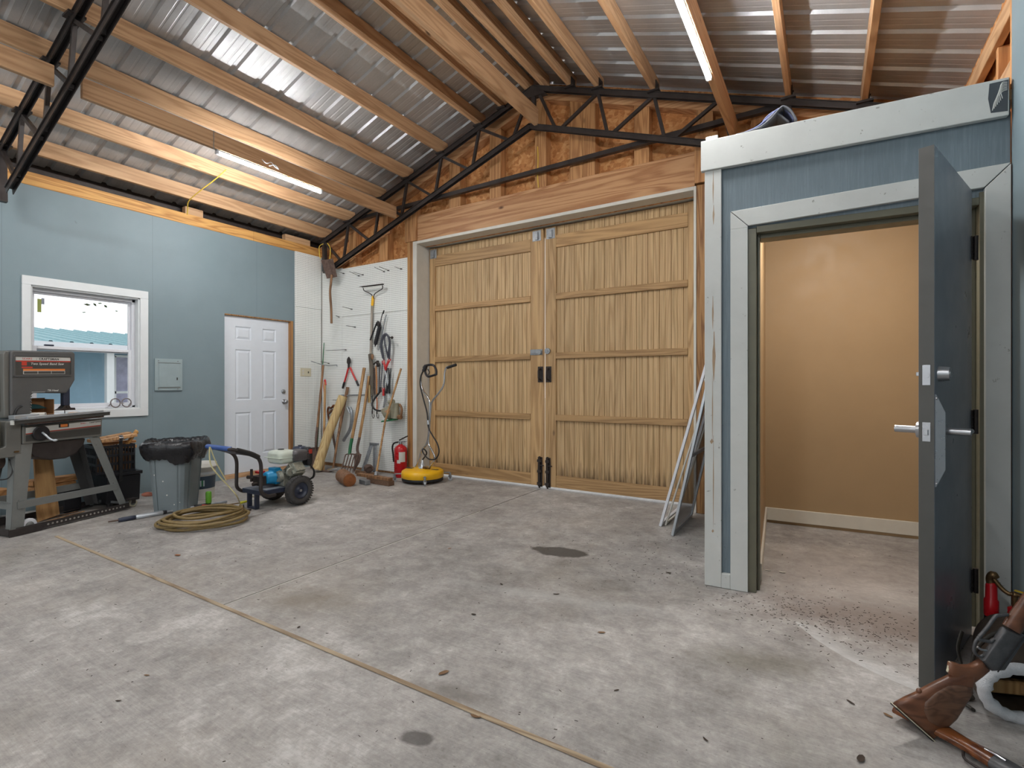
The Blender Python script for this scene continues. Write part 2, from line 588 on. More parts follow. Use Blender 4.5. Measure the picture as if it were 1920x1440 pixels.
def sheet_metal():
    t = NT('galvalume_roof_sheet')
    co = t.coords((0.5, 1, 1), rand=False)
    n = t.noise(co, 2.2, 5, 0.65)
    sp = t.noise(t.coords(rand=False), 90, 4, 0.8)
    col = t.ramp(n, [(0.3, rgb(168, 170, 172)), (0.7, rgb(200, 202, 204))])
    col = t.mix(t.ramp(sp, [(0.5, (0, 0, 0)), (0.8, (0.35, 0.35, 0.35))]), col, rgb(214, 214, 212))
    r = t.ramp(n, [(0.3, (0.36,) * 3), (0.7, (0.46,) * 3)])
    return t.set(col, r, 0.52)
M['sheet'] = sheet_metal()

def glass():
    t = NT('window_glass')
    tr = t.n('ShaderNodeBsdfTransparent')
    gl = t.n('ShaderNodeBsdfGlossy', Roughness=0.02)
    fr = t.n('ShaderNodeFresnel', IOR=1.45)
    mx = t.n('ShaderNodeMixShader', Fac=fr.outputs[0])
    t.l(tr.outputs[0], mx.inputs[1])
    t.l(gl.outputs[0], mx.inputs[2])
    t.l(mx.outputs[0], t.out.inputs[0])
    return t.m
M['glass'] = glass()

def mesh_screen():
    t = NT('insect_screen')
    tr = t.n('ShaderNodeBsdfTransparent')
    mx = t.n('ShaderNodeMixShader', Fac=0.72)
    t.set(rgb(84, 76, 70), 0.8)
    t.l(tr.outputs[0], mx.inputs[1])
    t.l(t.b.outputs[0], mx.inputs[2])
    t.l(mx.outputs[0], t.out.inputs[0])
    return t.m
M['screen'] = mesh_screen()

def emit(name, c, s):
    t = NT(name)
    e = t.n('ShaderNodeEmission', Color=c, Strength=s)
    t.l(e.outputs[0], t.out.inputs[0])
    return t.m

def concrete():
    t = NT('worn_broomed_concrete')
    co = t.coords(rand=False)
    n1 = t.noise(co, 0.55, 5, 0.6)
    n2 = t.noise(co, 3.2, 6, 0.7, 0.3)
    # broom strokes run across the bay
    br = t.noise(t.coords((1.5, 42, 1), (0, 0, math.radians(-6)), rand=False), 3.0, 5, 0.75)
    br2 = t.noise(t.coords((5, 90, 1), (0, 0, math.radians(-3)), rand=False), 3.0, 4, 0.8)
    f = t.math('ADD', t.math('ADD', t.math('MULTIPLY', n1, 0.42), t.math('MULTIPLY', n2, 0.45)), t.math('ADD', t.math('MULTIPLY', br, 0.17), t.math('MULTIPLY', br2, 0.12)))
    n3 = t.noise(co, 11, 6, 0.75, 0.4)
    n4 = t.noise(co, 46, 4, 0.75)
    f = t.math('ADD', f, t.math('ADD', t.math('MULTIPLY', n3, 0.34), t.math('MULTIPLY', n4, 0.20)))
    col = t.ramp(f, [(0.63, rgb(94, 91, 88)), (0.80, rgb(143, 139, 136)), (0.90, rgb(166, 162, 158)), (1.0, rgb(196, 193, 190))])
    # warm dirt tint in large patches
    col = t.mix(t.ramp(t.noise(co, 0.9, 4, 0.6), [(0.5, (0, 0, 0)), (0.75, (0.35, 0.35, 0.35))]), col, rgb(150, 138, 122))
    # pits and grit
    pit = t.ramp(t.noise(co, 75, 3, 0.6), [(0.66, (0, 0, 0)), (0.73, (0.8, 0.8, 0.8))])
    col = t.mix(pit, col, rgb(84, 80, 76))
    fleck = t.ramp(t.noise(t.coords((1, 1, 1), (0, 0, 1.0), rand=False), 48, 3, 0.6), [(0.72, (0, 0, 0)), (0.76, (0.6, 0.6, 0.6))])
    col = t.mix(fleck, col, rgb(208, 207, 204))
    s = t.n('ShaderNodeSeparateXYZ', Vector=co)
    wob = t.noise(co, 7, 4, 0.65)
    def blot(x, y, rx, ry, c, strength, rot=0.0, soft=0.12, wobble=0.6):
        nonlocal col
        dx = t.math('SUBTRACT', s.outputs[0], x)
        dy = t.math('SUBTRACT', s.outputs[1], y)
        cr, sr = math.cos(rot), math.sin(rot)
        u = t.math('DIVIDE', t.math('ADD', t.math('MULTIPLY', dx, cr), t.math('MULTIPLY', dy, sr)), rx)
        v = t.math('DIVIDE', t.math('SUBTRACT', t.math('MULTIPLY', dy, cr), t.math('MULTIPLY', dx, sr)), ry)
        d = t.math('SQRT', t.math('ADD', t.math('MULTIPLY', u, u), t.math('MULTIPLY', v, v)))
        d = t.math('ADD', d, t.math('MULTIPLY', t.math('SUBTRACT', wob, 0.5), wobble * 2))
        k = t.ramp(d, [(max(0.01, 1 - soft) * 0.5, (strength,) * 3), (min(1.0, (1 + soft) * 0.5), (0, 0, 0))]) if False else None
        mr = t.n('ShaderNodeMapRange', Value=d)
        mr.inputs['From Min'].default_value = 1 - soft
        mr.inputs['From Max'].default_value = 1 + soft
        mr.inputs['To Min'].default_value = strength
        mr.inputs['To Max'].default_value = 0
        col = t.mix(mr.outputs[0], col, c)
    blot(-1.62, 3.26, 0.20, 0.10, rgb(66, 62, 58), 0.9, 0.15, 0.1, 0.45)        # oil spot
    blot(-1.18, 1.29, 0.055, 0.036, rgb(70, 66, 64), 0.75, 0.3, 0.15, 0.5)       # small oil spot
    blot(-0.26, 2.42, 0.20, 0.09, rgb(96, 90, 74), 0.5, 0.3, 0.6, 0.9)           # damp patch near the door
    blot(-2.48, 1.78, 0.24, 0.12, rgb(104, 92, 76), 0.45, 0.4, 0.6, 0.9)
    blot(0.22, 3.15, 0.5, 0.22, rgb(96, 74, 62), 0.62, 0.1, 0.6, 0.9)            # dirt in the doorway
    blot(0.10, 3.75, 0.45, 0.45, rgb(196, 186, 178), 0.35, 0.0, 0.7, 0.6)  # pale pool on the closet floor, lamplight put into the colour
    blot(-1.0, 1.02, 0.35, 0.12, rgb(96, 92, 88), 0.35, 0.2, 0.7, 0.8)
    blot(-1.23, 1.55, 0.14, 0.05, rgb(92, 86, 80), 0.55, 0.1, 0.5, 0.8)
    blot(-1.3, 2.55, 0.5, 0.05, rgb(190, 190, 188), 0.3, 0.2, 0.8, 0.9)
    # arc swept on the slab by the steel door
    dx = t.math('SUBTRACT', s.outputs[0], 0.60)
    dy = t.math('SUBTRACT', s.outputs[1], 3.28)
    rr = t.math('SQRT', t.math('ADD', t.math('MULTIPLY', dx, dx), t.math('MULTIPLY', dy, dy)))
    a1 = t.n('ShaderNodeMapRange', Value=rr)
    for k, v in (('From Min', 0.70), ('From Max', 0.81), ('To Min', 0), ('To Max', 1)):
        a1.inputs[k].default_value = v
    edge = t.math('LESS_THAN', rr, 0.815)
    ar = t.math('MULTIPLY', t.math('MULTIPLY', a1.outputs[0], edge), t.math('MULTIPLY', t.math('LESS_THAN', dy, -0.35), t.math('MULTIPLY', n2, 0.9)), True)
    col = t.mix(ar, col, rgb(204, 206, 206))
    h = t.math('ADD', t.math('MULTIPLY', br, 0.6), t.math('MULTIPLY', n2, 0.4))
    t.bump(h, 0.25, 0.004)
    r = t.ramp(n2, [(0.3, (0.62,) * 3), (0.7, (0.8,) * 3)])
    return t.set(col, r)
M['concrete'] = concrete()

# ================================================================== the shell of the workshop
XL, YB, YD, XR = -6.40, 4.92, 5.13, 0.745
RIDGE, ZR, SL, SR_ = -2.70, 4.43, 0.330, 0.355       # ridge x, truss apex height, roof fall left / right
def zchord(x):
    return ZR - (SL * (RIDGE - x) if x < RIDGE else SR_ * (x - RIDGE))

b = MB(); b.box((-6.9, -4.2, -0.12), (1.3, 5.3, 0.0))
struct(b.build('floor', M['concrete']), 'broom-finished grey concrete slab with oil spots and dirt', 'floor')

# left wall with the window and door openings
WY0, WY1, WZ0, WZ1 = 1.675, 2.574, 0.931, 2.14
DY0, DY1, DZ1 = 3.495, 4.452, 2.085
b = MB()
x0, x1 = XL - 0.13, XL
b.box((x0, -4.2, 0), (x1, WY0, 3.08))
b.box((x0, WY0, 0), (x1, WY1, WZ0)); b.box((x0, WY0, WZ1), (x1, WY1, 3.08))
b.box((x0, WY1, 0), (x1, DY0, 3.08)); b.box((x0, DY0, DZ1), (x1, DY1, 3.08)); b.box((x0, DY1, 0), (x1, 5.02, 3.08))
struct(b.build('wall_left', M['wall_blue']), 'painted blue-grey panel wall holding the window and the white door', 'wall')
b = MB()
for y0, y1 in ((-4.2, -0.6), (-0.6, 1.43), (1.43, 3.87), (3.87, 5.0)):
    b.tint = rnd.uniform(-0.05, 0.05)
    b.box((x0 + 0.02, y0 + 0.001, 3.08), (x1 + 0.006, y1 - 0.001, 3.205))
struct(b.build('trim_1', M['plate'], bev=0.003), 'yellow pine top plate along the top of the blue wall', 'trim')
b = MB(); b.box((x0 - 0.05, -4.2, 3.0), (x0 - 0.01, 5.2, 3.45))  # added board: keeps daylight from leaking in at the eave gap
struct(b.build('trim_2', M['dark_iron']), 'dark board added above the blue wall to block eave daylight', 'trim')

# back wall: strand board gable, framed opening for the big doors
b = MB()
yo = 5.07
b.box((-6.53, yo, 0), (-4.49, yo + 0.02, 3.6)); b.box((-1.04, yo, 0), (1.25, yo + 0.02, 3.6))
b.box((-4.49, yo, 3.03), (-1.04, yo + 0.02, 3.6))
pts = [(-6.53, 3.6)]
xs = [-6.53, RIDGE, 1.25]
poly = [(-6.53, 3.0), (1.25, 3.0), (1.25, zchord(1.25) + 0.161), (RIDGE, ZR + 0.161), (-6.53, zchord(-6.53) + 0.161)]
b.prism([(x, z) for x, z in poly if True], (0, yo + 0.001, 0), (1, 0, 0), (0, 0, 1), (0, 0.018, 0))
struct(b.build('wall_back', M['osb']), 'orange strand-board gable wall behind the truss', 'wall')

def stud(n, x0, x1, z0, z1, mat='pine_z', y0=4.955, y1=5.068, top=None):
    b = MB()
    if top:
        b.prism([(x0, z0), (x1, z0), (x1, top(x1)), (x0, top(x0))], (0, y0, 0), (1, 0, 0), (0, 0, 1), (0, y1 - y0, 0))
    else:
        b.box((x0, y0, z0), (x1, y1, z1))
    return struct(b.build('trim_%d' % n, M[mat], bev=0.002), None)
n = 3
for a, c in ((654, 667), (711, 727), (842, 863), (918, 939), (1003, 1024), (1068, 1092), (1092.5, 1116), (1189, 1217), (1306, 1337), (1408, 1440)):
    xa, xc = onY(a, 300, 4.955).x, onY(c, 300, 4.955).x
    o = stud(n, xa, xc, 2.83 if xa < -4.6 else 3.36, 0, top=lambda x: zchord(x) - 0.03)
    o['label'] = 'upright pine gable stud %s' % {654: 'nearest the left corner', 711: 'second from the left corner', 842: 'left of the header middle', 918: 'below the fourth left web', 1003: 'with the yellow cable, under the apex', 1068: 'left one of the doubled pair', 1092.5: 'right one of the doubled pair', 1189: 'just right of the doubled pair', 1306: 'above the right end of the header', 1408: 'above the folded clothes'}[a]
    o['category'] = 'stud'
    n += 1
# sloping plates under the roof sheets
for sgn, (xa, xb) in enumerate(((-6.5, RIDGE), (RIDGE, 1.2))):
    b = MB()
    b.prism([(xa, zchord(xa) - 0.07), (xb, zchord(xb) - 0.07), (xb, zchord(xb) + 0.05), (xa, zchord(xa) + 0.05)], (0, 4.945, 0), (1, 0, 0), (0, 0, 1), (0, 0.12, 0))
    struct(b.build('trim_%d' % n, M['pine_x'], bev=0.002), 'sloping pine plate along the %s roof edge of the gable' % ('left' if sgn == 0 else 'right'), 'trim')
    n += 1
b = MB()
b.prism([(-6.15, 2.86), (-5.0, 3.24), (-5.0, 3.33), (-6.15, 2.95)], (0, 4.94, 0), (1, 0, 0), (0, 0, 1), (0, 0.04, 0))
struct(b.build('trim_%d' % n, M['pine_x'], bev=0.002), 'sloping pine brace above the pegboards', 'trim'); n += 1

# header over the big doors
hd = thing('door_header', 'long planed pine header beam above the big plank doors', 'beam', (-2.77, YB, 3.04), kind='structure')
ho = hd.location
b = MB(ho); b.box((-4.486, YB - 0.005, 3.04), (-1.044, YB + 0.10, 3.332)); b.build('header_board', M['pine_x'], hd, 0.004, 2)
b = MB(ho); b.box((-4.486, YB + 0.0, 3.334), (-1.044, YB + 0.13, 3.372)); b.build('ledge', M['pine_x'], hd, 0.003)
b = MB(ho); b.box((-4.684, YB - 0.03, 3.045), (-4.488, YB + 0.06, 3.475)); b.build('end_block', M['pine_z'], hd, 0.004)
b = MB(ho); b.box((-1.042, YB - 0.03, 3.06), (-0.84, YB + 0.06, 3.50)); b.build('end_block', M['pine_z'], hd, 0.004)
b = MB(); b.box((-4.653, YB - 0.015, 0), (-4.553, YB + 0.08, 3.045))
struct(b.build('trim_%d' % n, M['post'], bev=0.004), 'treated wood post left of the big doors', 'post'); n += 1
b = MB(); b.box((-1.028, YB - 0.015, 0), (-0.86, YB + 0.08, 3.045))
struct(b.build('trim_%d' % n, M['post'], bev=0.004), 'treated wood post right of the big doors', 'post'); n += 1
b = MB(); b.box((-4.553, YB - 0.02, 0), (-4.485, YD + 0.05, 3.04))
struct(b.build('trim_%d' % n, M['jamb_white'], bev=0.003), 'white painted jamb left of the big doors', 'trim'); n += 1
b = MB(); b.box((-1.052, YB - 0.02, 0), (-1.029, YD + 0.05, 3.04))
struct(b.build('trim_%d' % n, M['jamb_white'], bev=0.003), 'white painted jamb right of the big doors', 'trim'); n += 1
b = MB(); b.box((-4.485, YB - 0.02, 3.005), (-1.052, YD + 0.09, 3.04))
struct(b.build('trim_%d' % n, M['jamb_white'], bev=0.003), 'white soffit board above the big doors', 'trim'); n += 1
b = MB(); b.box((-4.62, YD + 0.06, 2.9), (-0.9, YD + 0.10, 3.4)); b.box((-4.75, YD + 0.02, 0), (-4.50, YD + 0.10, 3.4)); b.box((-1.03, YD + 0.02, 0), (-0.8, YD + 0.10, 3.4))
struct(b.build('trim_%d' % n, M['post']), 'outer door stop framing behind the big doors', 'trim'); n += 1

# the two plank doors
def plank_door(name, label, x0, x1, st0, st1, mid, left):
    t = thing(name, label, 'door', ((x0 + x1) / 2, YD, 0), kind='structure')
    o = t.location
    z0, z1 = 0.030, 2.985
    b = MB(o)
    x = x0
    W = 0.118
    while x < x1 - 0.01:
        xe = min(x + W, x1)
        b.tint = rnd.uniform(-0.09, 0.07)
        g = 0.004
        # each board with a beaded centre groove
        b.prism([(x, 0.012), (x + g, 0.0), (x + (xe - x) / 2 - 0.003, 0.0), (x + (xe - x) / 2, 0.005), (x + (xe - x) / 2 + 0.003, 0.0), (xe - g, 0.0), (xe, 0.012), (xe, 0.03), (x, 0.03)],
                (0, YD + 0.022, z0), (1, 0, 0), (0, 1, 0), (0, 0, z1 - z0))
        x = xe
    b.build('plank_panel', M['door_planks'], t)
    for a, c in ((x0, st0), (st1, x1)):
        b = MB(o); b.box((a, YD, z0), (c, YD + 0.021, z1)); b.build('stile', M['door_stile'], t, 0.003)
    for nm, za, zb in (('top_rail', 2.745, 2.885), ('bottom_rail', z0, 0.165)):
        b = MB(o); b.box((st0 + 0.001, YD + 0.001, za), (st1 - 0.001, YD + 0.0215, zb)); b.build(nm, M['door_rail'], t, 0.003)
    for zc in mid:
        b = MB(o); b.box((st0 + 0.001, YD - 0.006, zc - 0.034), (st1 - 0.001, YD + 0.0215, zc + 0.034)); b.build('middle_rail', M['door_rail'], t, 0.003)
    return t

def stained_planks():
    m = M['door_plank'].copy()
    m.name = 'weathered_door_planks'
    t = m.node_tree
    bs = next(n for n in t.nodes if n.type == 'BSDF_PRINCIPLED')
    src = bs.inputs['Base Color'].links[0].from_socket
    tc = t.nodes.new('ShaderNodeTexCoord')
    sx = t.nodes.new('ShaderNodeSeparateXYZ'); t.links.new(tc.outputs['Object'], sx.inputs[0])
    mp = t.nodes.new('ShaderNodeMapping'); mp.inputs['Scale'].default_value = (12, 1, 1.2); t.links.new(tc.outputs['Object'], mp.inputs[0])
    nz = t.nodes.new('ShaderNodeTexNoise'); nz.inputs['Scale'].default_value = 3; nz.inputs['Detail'].default_value = 5; t.links.new(mp.outputs[0], nz.inputs['Vector'])
    # water stain wicked up from the bottom rail, ragged per board
    md = t.nodes.new('ShaderNodeMath'); md.operation = 'MULTIPLY_ADD'; md.inputs[1].default_value = -0.55; t.links.new(nz.outputs[0], md.inputs[0]); t.links.new(sx.outputs[2], md.inputs[2])
    mr = t.nodes.new('ShaderNodeMapRange'); t.links.new(md.outputs[0], mr.inputs[0])
    mr.inputs[1].default_value = -0.17; mr.inputs[2].default_value = 0.03; mr.inputs[3].default_value = 0.75; mr.inputs[4].default_value = 0.0
    mx = t.nodes.new('ShaderNodeMix'); mx.data_type = 'RGBA'; t.links.new(mr.outputs[0], mx.inputs[0]); t.links.new(src, mx.inputs[6]); mx.inputs[7].default_value = rgb(70, 48, 24)
    # grey-green weathering streaks
    mp2 = t.nodes.new('ShaderNodeMapping'); mp2.inputs['Scale'].default_value = (16, 1, 0.5); t.links.new(tc.outputs['Object'], mp2.inputs[0])
    n2 = t.nodes.new('ShaderNodeTexNoise'); n2.inputs['Scale'].default_value = 2; n2.inputs['Detail'].default_value = 4; t.links.new(mp2.outputs[0], n2.inputs['Vector'])
    rp = t.nodes.new('ShaderNodeMapRange'); rp.inputs[1].default_value = 0.52; rp.inputs[2].default_value = 0.70; rp.inputs[4].default_value = 0.42; t.links.new(n2.outputs[0], rp.inputs[0])
    m2 = t.nodes.new('ShaderNodeMix'); m2.data_type = 'RGBA'; t.links.new(rp.outputs[0], m2.inputs[0]); t.links.new(mx.outputs[2], m2.inputs[6]); m2.inputs[7].default_value = rgb(134, 112, 74)
    t.links.new(m2.outputs[2], bs.inputs['Base Color'])
    return m
M['door_planks'] = stained_planks()
mids = (2.19, 1.52, 0.82)
dl = plank_door('door_1', 'left leaf of the big aged plank double doors', -4.47, -2.765, -4.372, -2.928, mids, True)
dr = plank_door('door_2', 'right leaf of the big aged plank double doors', -2.737, -1.075, -2.60, -1.155, mids, False)
def hw(b, name, mat, parent, bev=0.0015):
    return b.build(name, M[mat], parent, bev)
# hardware (parts of the leaf they are screwed to)
for t, xc, nm in ((dl, -2.845, 'top_bracket'), (dr, -2.665, 'top_bracket'), (dl, -4.40, 'top_bracket')):
    b = MB(t.location); b.box((xc - 0.055, YD - 0.005, 2.85), (xc + 0.055, YD - 0.0005, 2.97)); b.box((xc - 0.02, YD - 0.02, 2.86), (xc + 0.02, YD - 0.005, 2.95)); hw(b, nm, 'galv', t)
b = MB(dl.location)
b.box((-2.93, YD - 0.007, 1.535), (-2.77, YD - 0.0005, 1.60)); b.box((-2.915, YD - 0.02, 1.55), (-2.775, YD - 0.007, 1.582)); b.cyl((-2.80, YD - 0.03, 1.565), (-2.80, YD - 0.005, 1.565), 0.025)
hw(b, 'hasp_latch', 'galv', dl)
b = MB(dr.location); b.cyl((-2.70, YD - 0.022, 1.575), (-2.70, YD, 1.575), 0.034); b.cyl((-2.70, YD - 0.03, 1.575), (-2.70, YD - 0.02, 1.575), 0.015); hw(b, 'hasp_knob', 'galv', dr)
for t, xc in ((dl, -2.795), (dr, -2.69)):
    b = MB(t.location)
    b.box((xc - 0.035, YD - 0.006, 1.22), (xc + 0.035, YD - 0.0005, 1.40))
    b.tube(spline([(xc, YD - 0.005, 1.375), (xc + 0.0, YD - 0.045, 1.36), (xc, YD - 0.05, 1.31), (xc, YD - 0.045, 1.26), (xc, YD - 0.005, 1.245)], 5), 0.012, 8)
    hw(b, 'pull_handle', 'dark_iron', t)
for t, xc in ((dl, -2.80), (dr, -2.695)):
    b = MB(t.location)
    b.box((xc - 0.03, YD - 0.006, 0.02), (xc + 0.03, YD - 0.0005, 0.36)); b.cyl((xc, YD - 0.02, 0.01), (xc, YD - 0.02, 0.37), 0.011)
    for z in (0.06, 0.20, 0.32):
        b.box((xc - 0.025, YD - 0.034, z - 0.015), (xc + 0.025, YD - 0.006, z + 0.015))
    b.bar((xc, YD - 0.02, 0.27), (xc + 0.06, YD - 0.03, 0.27), 0.012, 0.012)
    hw(b, 'floor_bolt', 'dark_iron', t)

# pegboard panels (holes are the board's own pattern)
def peg(nm, lab, a, c):
    b = MB(); b.box(a, c)
    return tag(b.build(nm, M['peg'], bev=0.001), lab, 'pegboard', 'white pegboard panels')
peg('mounted_pegboard', 'upper pegboard panel on the side wall left of the corner', (-6.392, 4.470, 2.30), (-6.372, 4.905, 3.078))
peg('mounted_pegboard', 'lower pegboard panel beside the white door with the outlet plate', (-6.390, 4.470, 0.14), (-6.374, 4.905, 2.297))
peg('mounted_pegboard', 'narrow pegboard strip in the corner under the hung spade', (-6.37, 4.915, 0.05), (-5.925, 4.932, 2.87))
peg('mounted_pegboard', 'upper wide pegboard with the rake head and the pairs of hooks', (-5.92, 4.907, 2.165), (-4.606, 4.925, 2.852))
peg('mounted_pegboard', 'lower wide pegboard with the bolt cutter and jumper cables', (-5.92, 4.913, 0.03), (-4.656, 4.931, 2.162))
b = MB(); b.box((-6.52, 4.94, 0), (-4.66, 5.06, 0.10)); b.box((-6.52, 4.94, 2.80), (-4.66, 5.06, 2.88))
for x in (-6.4, -5.92, -5.3, -4.75):
    b.box((x - 0.03, 4.935, 0.1), (x + 0.03, 5.06, 2.8))
struct(b.build('trim_%d' % n, M['pine_z'], bev=0.002), 'pine furring behind the pegboards', 'trim'); n += 1

# right wall: exposed framing over the closet, blue panel nearer the camera
b = MB(); b.box((XR + 0.10, -4.2, 0), (XR + 0.12, 5.2, 3.5))
struct(b.build('wall_right', M['osb']), 'orange strand-board outer wall on the right above the closet', 'wall')
b = MB(); b.box((XR, -4.2, 0), (XR + 0.02, 3.29, 3.35))
struct(b.build('wall_right_panel', M['wall_blue']), 'blue-grey painted wall panel at the right edge of the photo', 'wall')

# front wall behind the camera, wide bay added to let daylight in
b = MB()
b.box((-6.53, -4.2, 0), (-5.6, -4.08, 3.4)); b.box((-0.6, -4.2, 0), (0.86, -4.08, 3.4)); b.box((-5.6, -4.2, 2.9), (-0.6, -4.08, 3.4))
b.prism([(-6.53, 3.4), (0.86, 3.4), (RIDGE, ZR + 0.1)], (0, -4.2, 0), (1, 0, 0), (0, 0, 1), (0, 0.12, 0))
struct(b.build('wall_front', M['wall_blue']), 'blue-grey front wall behind the viewer with an open bay added for daylight', 'wall')

# ------------------------------------------------------------------ closet with the open steel door (turned 4.1 degrees)
ca = math.radians(4.1)
CT = MX.Translation((-0.62, 3.197, 0)) @ MX.Rotation(ca, 4, 'Z')
def cm():
    return MB(T=CT)
CW = 1.353
# front wall with the door opening
JL, JR, JZ = 0.232, 1.27, 2.10
b = cm()
b.box((0.0, 0.004, 0), (JL, 0.10, 2.60)); b.box((JR, 0.004, 0), (1.366, 0.10, 2.60)); b.box((JL, 0.004, JZ), (JR, 0.10, 2.60))
struct(b.build('wall_closet_front', M['t111']), 'blue wood-grain siding on the front of the closet', 'wall')
b = cm(); b.box((0.0, 0.10, 0), (0.10, 1.72, 2.60))
struct(b.build('wall_closet_side', M['t111']), 'blue siding on the left side of the closet', 'wall')
b = cm()
b.box((0.10, 1.70, 0), (1.394, 1.76, 2.55))
struct(b.build('wall_closet_back', M['tan_wall']), 'tan painted back wall inside the closet', 'wall')
b = cm(); b.box((0.20, 0.14, 0), (0.288, 1.70, 2.55))
struct(b.build('wall_closet_left', M['tan_wall']), 'tan painted left wall inside the closet', 'wall')
b = cm(); b.box((1.395, 0.14, 0), (1.41, 1.76, 2.55))
struct(b.build('wall_closet_right', M['tan_wall']), 'tan painted right wall inside the closet', 'wall')
b = cm(); b.box((0.0, 0.0, 2.551), (1.40, 1.76, 2.60))
struct(b.build('ceiling_closet', M['tan_wall']), 'low ceiling deck over the closet', 'ceiling')
b = cm(); b.box((0.288, 1.682, 0.025), (1.394, 1.70, 0.132))
struct(b.build('baseboard_back', M['base_cream'], bev=0.003), 'cream baseboard along the closet back wall', 'baseboard')
b = cm(); b.box((0.288, 0.14, 0.02), (0.302, 1.682, 0.128))
struct(b.build('baseboard_left', M['base_cream'], bev=0.003), 'cream baseboard along the closet left wall', 'baseboard')
# white boards on the front
b = cm(); b.box((-0.02, -0.035, 2.466), (CW - 0.002, -0.001, 2.645)); b.box((-0.02, 0.0, 2.605), (CW - 0.002, 0.12, 2.64))
o = struct(b.build('trim_%d' % n, M['worn_white'], bev=0.004, seg=2), 'scuffed white cap board along the top of the closet', 'trim'); n += 1
b = cm(); b.box((0.0, 0.02, 2.646), (0.07, 0.11, 2.69))
struct(b.build('trim_%d' % n, M['worn_white'], bev=0.004), 'short white block on the left end of the closet cap board', 'trim'); n += 1
b = cm(); b.box((0.0, -0.022, 0.002), (0.093, 0.003, 2.466))
o = struct(b.build('trim_%d' % n, M['worn_white'], bev=0.003), 'white corner board with brown drip stains on the closet', 'trim'); n += 1
b = cm(); b.box((0.093, -0.024, 0.002), (0.142, 0.003, 0.088))
struct(b.build('trim_%d' % n, M['worn_white'], bev=0.003), 'small white plinth block between the two white closet boards', 'trim'); n += 1
b = cm(); b.box((0.142, -0.024, 0.002), (0.234, 0.003, 2.10)); b.prism([(0.142, 2.10), (0.234, 2.10), (0.234, 2.108), (0.142, 2.203)], (0, -0.024, 0), (1, 0, 0), (0, 0, 1), (0, 0.027, 0))
struct(b.build('trim_%d' % n, M['worn_white'], bev=0.002), 'left white casing of the steel door', 'trim'); n += 1
b = cm(); b.prism([(0.144, 2.205), (0.236, 2.11), (1.265, 2.145), (1.361, 2.245)], (0, -0.024, 0), (1, 0, 0), (0, 0, 1), (0, 0.027, 0))
struct(b.build('trim_%d' % n, M['worn_white'], bev=0.002), 'top white casing of the steel door', 'trim'); n += 1
b = cm(); b.prism([(1.268, 0.002), (1.361, 0.002), (1.361, 2.240), (1.268, 2.142)], (0, -0.024, 0), (1, 0, 0), (0, 0, 1), (0, 0.027, 0))
struct(b.build('trim_%d' % n, M['worn_white'], bev=0.002), 'right white casing of the steel door', 'trim'); n += 1

# stains in their own thin skin of dried sap on the corner board
b = cm()
for x, z, w, h in ((0.048, 2.36, 0.006, 0.20), (0.050, 2.20, 0.009, 0.12), (0.046, 1.62, 0.008, 0.20), (0.052, 1.36, 0.016, 0.30), (0.044, 1.05, 0.005, 0.4), (0.049, 0.62, 0.005, 0.55), (0.040, 0.86, 0.018, 0.03), (0.046, 0.33, 0.012, 0.02)):
    b.prism([(x - w * 0.55, z - h * 0.08), (x - w * 0.35, z - h * 0.3), (x - w * 0.12, z - h * 0.5), (x + w * 0.1, z - h * 0.42), (x + w * 0.25, z - h * 0.25), (x + w * 0.6, z + h * 0.02), (x + w * 0.35, z + h * 0.2), (x + w * 0.16, z + h * 0.5), (x - w * 0.1, z + h * 0.5), (x - w * 0.2, z + h * 0.25), (x - w * 0.5, z + h * 0.12)], (0, -0.0228, 0), (1, 0, 0), (0, 0, 1), (0, 0.0015, 0))
struct(b.build('trim_%d' % n, plain('sap_stain', rgb(164, 140, 114), 0.6)), 'brown sap stains down the white corner board', 'stain'); n += 1
b = cm()
b.prism([(1.285, 2.49), (1.345, 2.485), (1.348, 2.632), (1.28, 2.630), (1.275, 2.56)], (0, -0.0362, 0), (1, 0, 0), (0, 0, 1), (0, 0.0015, 0))
struct(b.build('trim_%d' % n, plain('dark_brush_mark', rgb(66, 72, 78), 0.6)), 'dark paint smear at the right end of the cap board', 'stain'); n += 1
b = cm()
for k in range(7):
    b.tube(spline([(1.29 + 0.006 * k, -0.0364, 2.50 + 0.008 * k), (1.30 + 0.003 * k, -0.0366, 2.545 + 0.008 * k), (1.325, -0.0366, 2.58 + 0.007 * k), (1.343, -0.0364, 2.585 + 0.006 * k)], 6), 0.0016, 5)
struct(b.build('trim_%d' % n, M['worn_white']), 'white brush strokes in the dark paint smear', 'stain'); n += 1

# olive steel frame with stops
fr = thing('door_frame', 'olive steel frame of the open slate door', 'door frame', CT @ V((0.75, 0.05, 0)), ca, kind='structure')
FT = MX.Identity(4)
def fm():
    return MB(org=(0.75, 0.05, 0))
b = fm(); b.box((JL, -0.006, 0.0), (JL + 0.046, 0.15, 2.095)); b.box((JL + 0.046, 0.045, 0.0), (JL + 0.062, 0.15, 2.08)); b.build('left_jamb', M['olive'], fr, 0.002)
b = fm(); b.box((JR - 0.018, -0.006, 0.0), (JR, 0.15, 2.13)); b.box((JR - 0.034, 0.05, 0.0), (JR - 0.018, 0.15, 2.10)); b.build('right_jamb', M['olive'], fr, 0.002)
b = fm(); b.box((JL + 0.0465, -0.006, 2.068), (JR - 0.0185, 0.15, 2.105)); b.box((JL + 0.063, 0.045, 2.045), (JR - 0.035, 0.15, 2.068)); b.build('head_jamb', M['olive'], fr, 0.002)

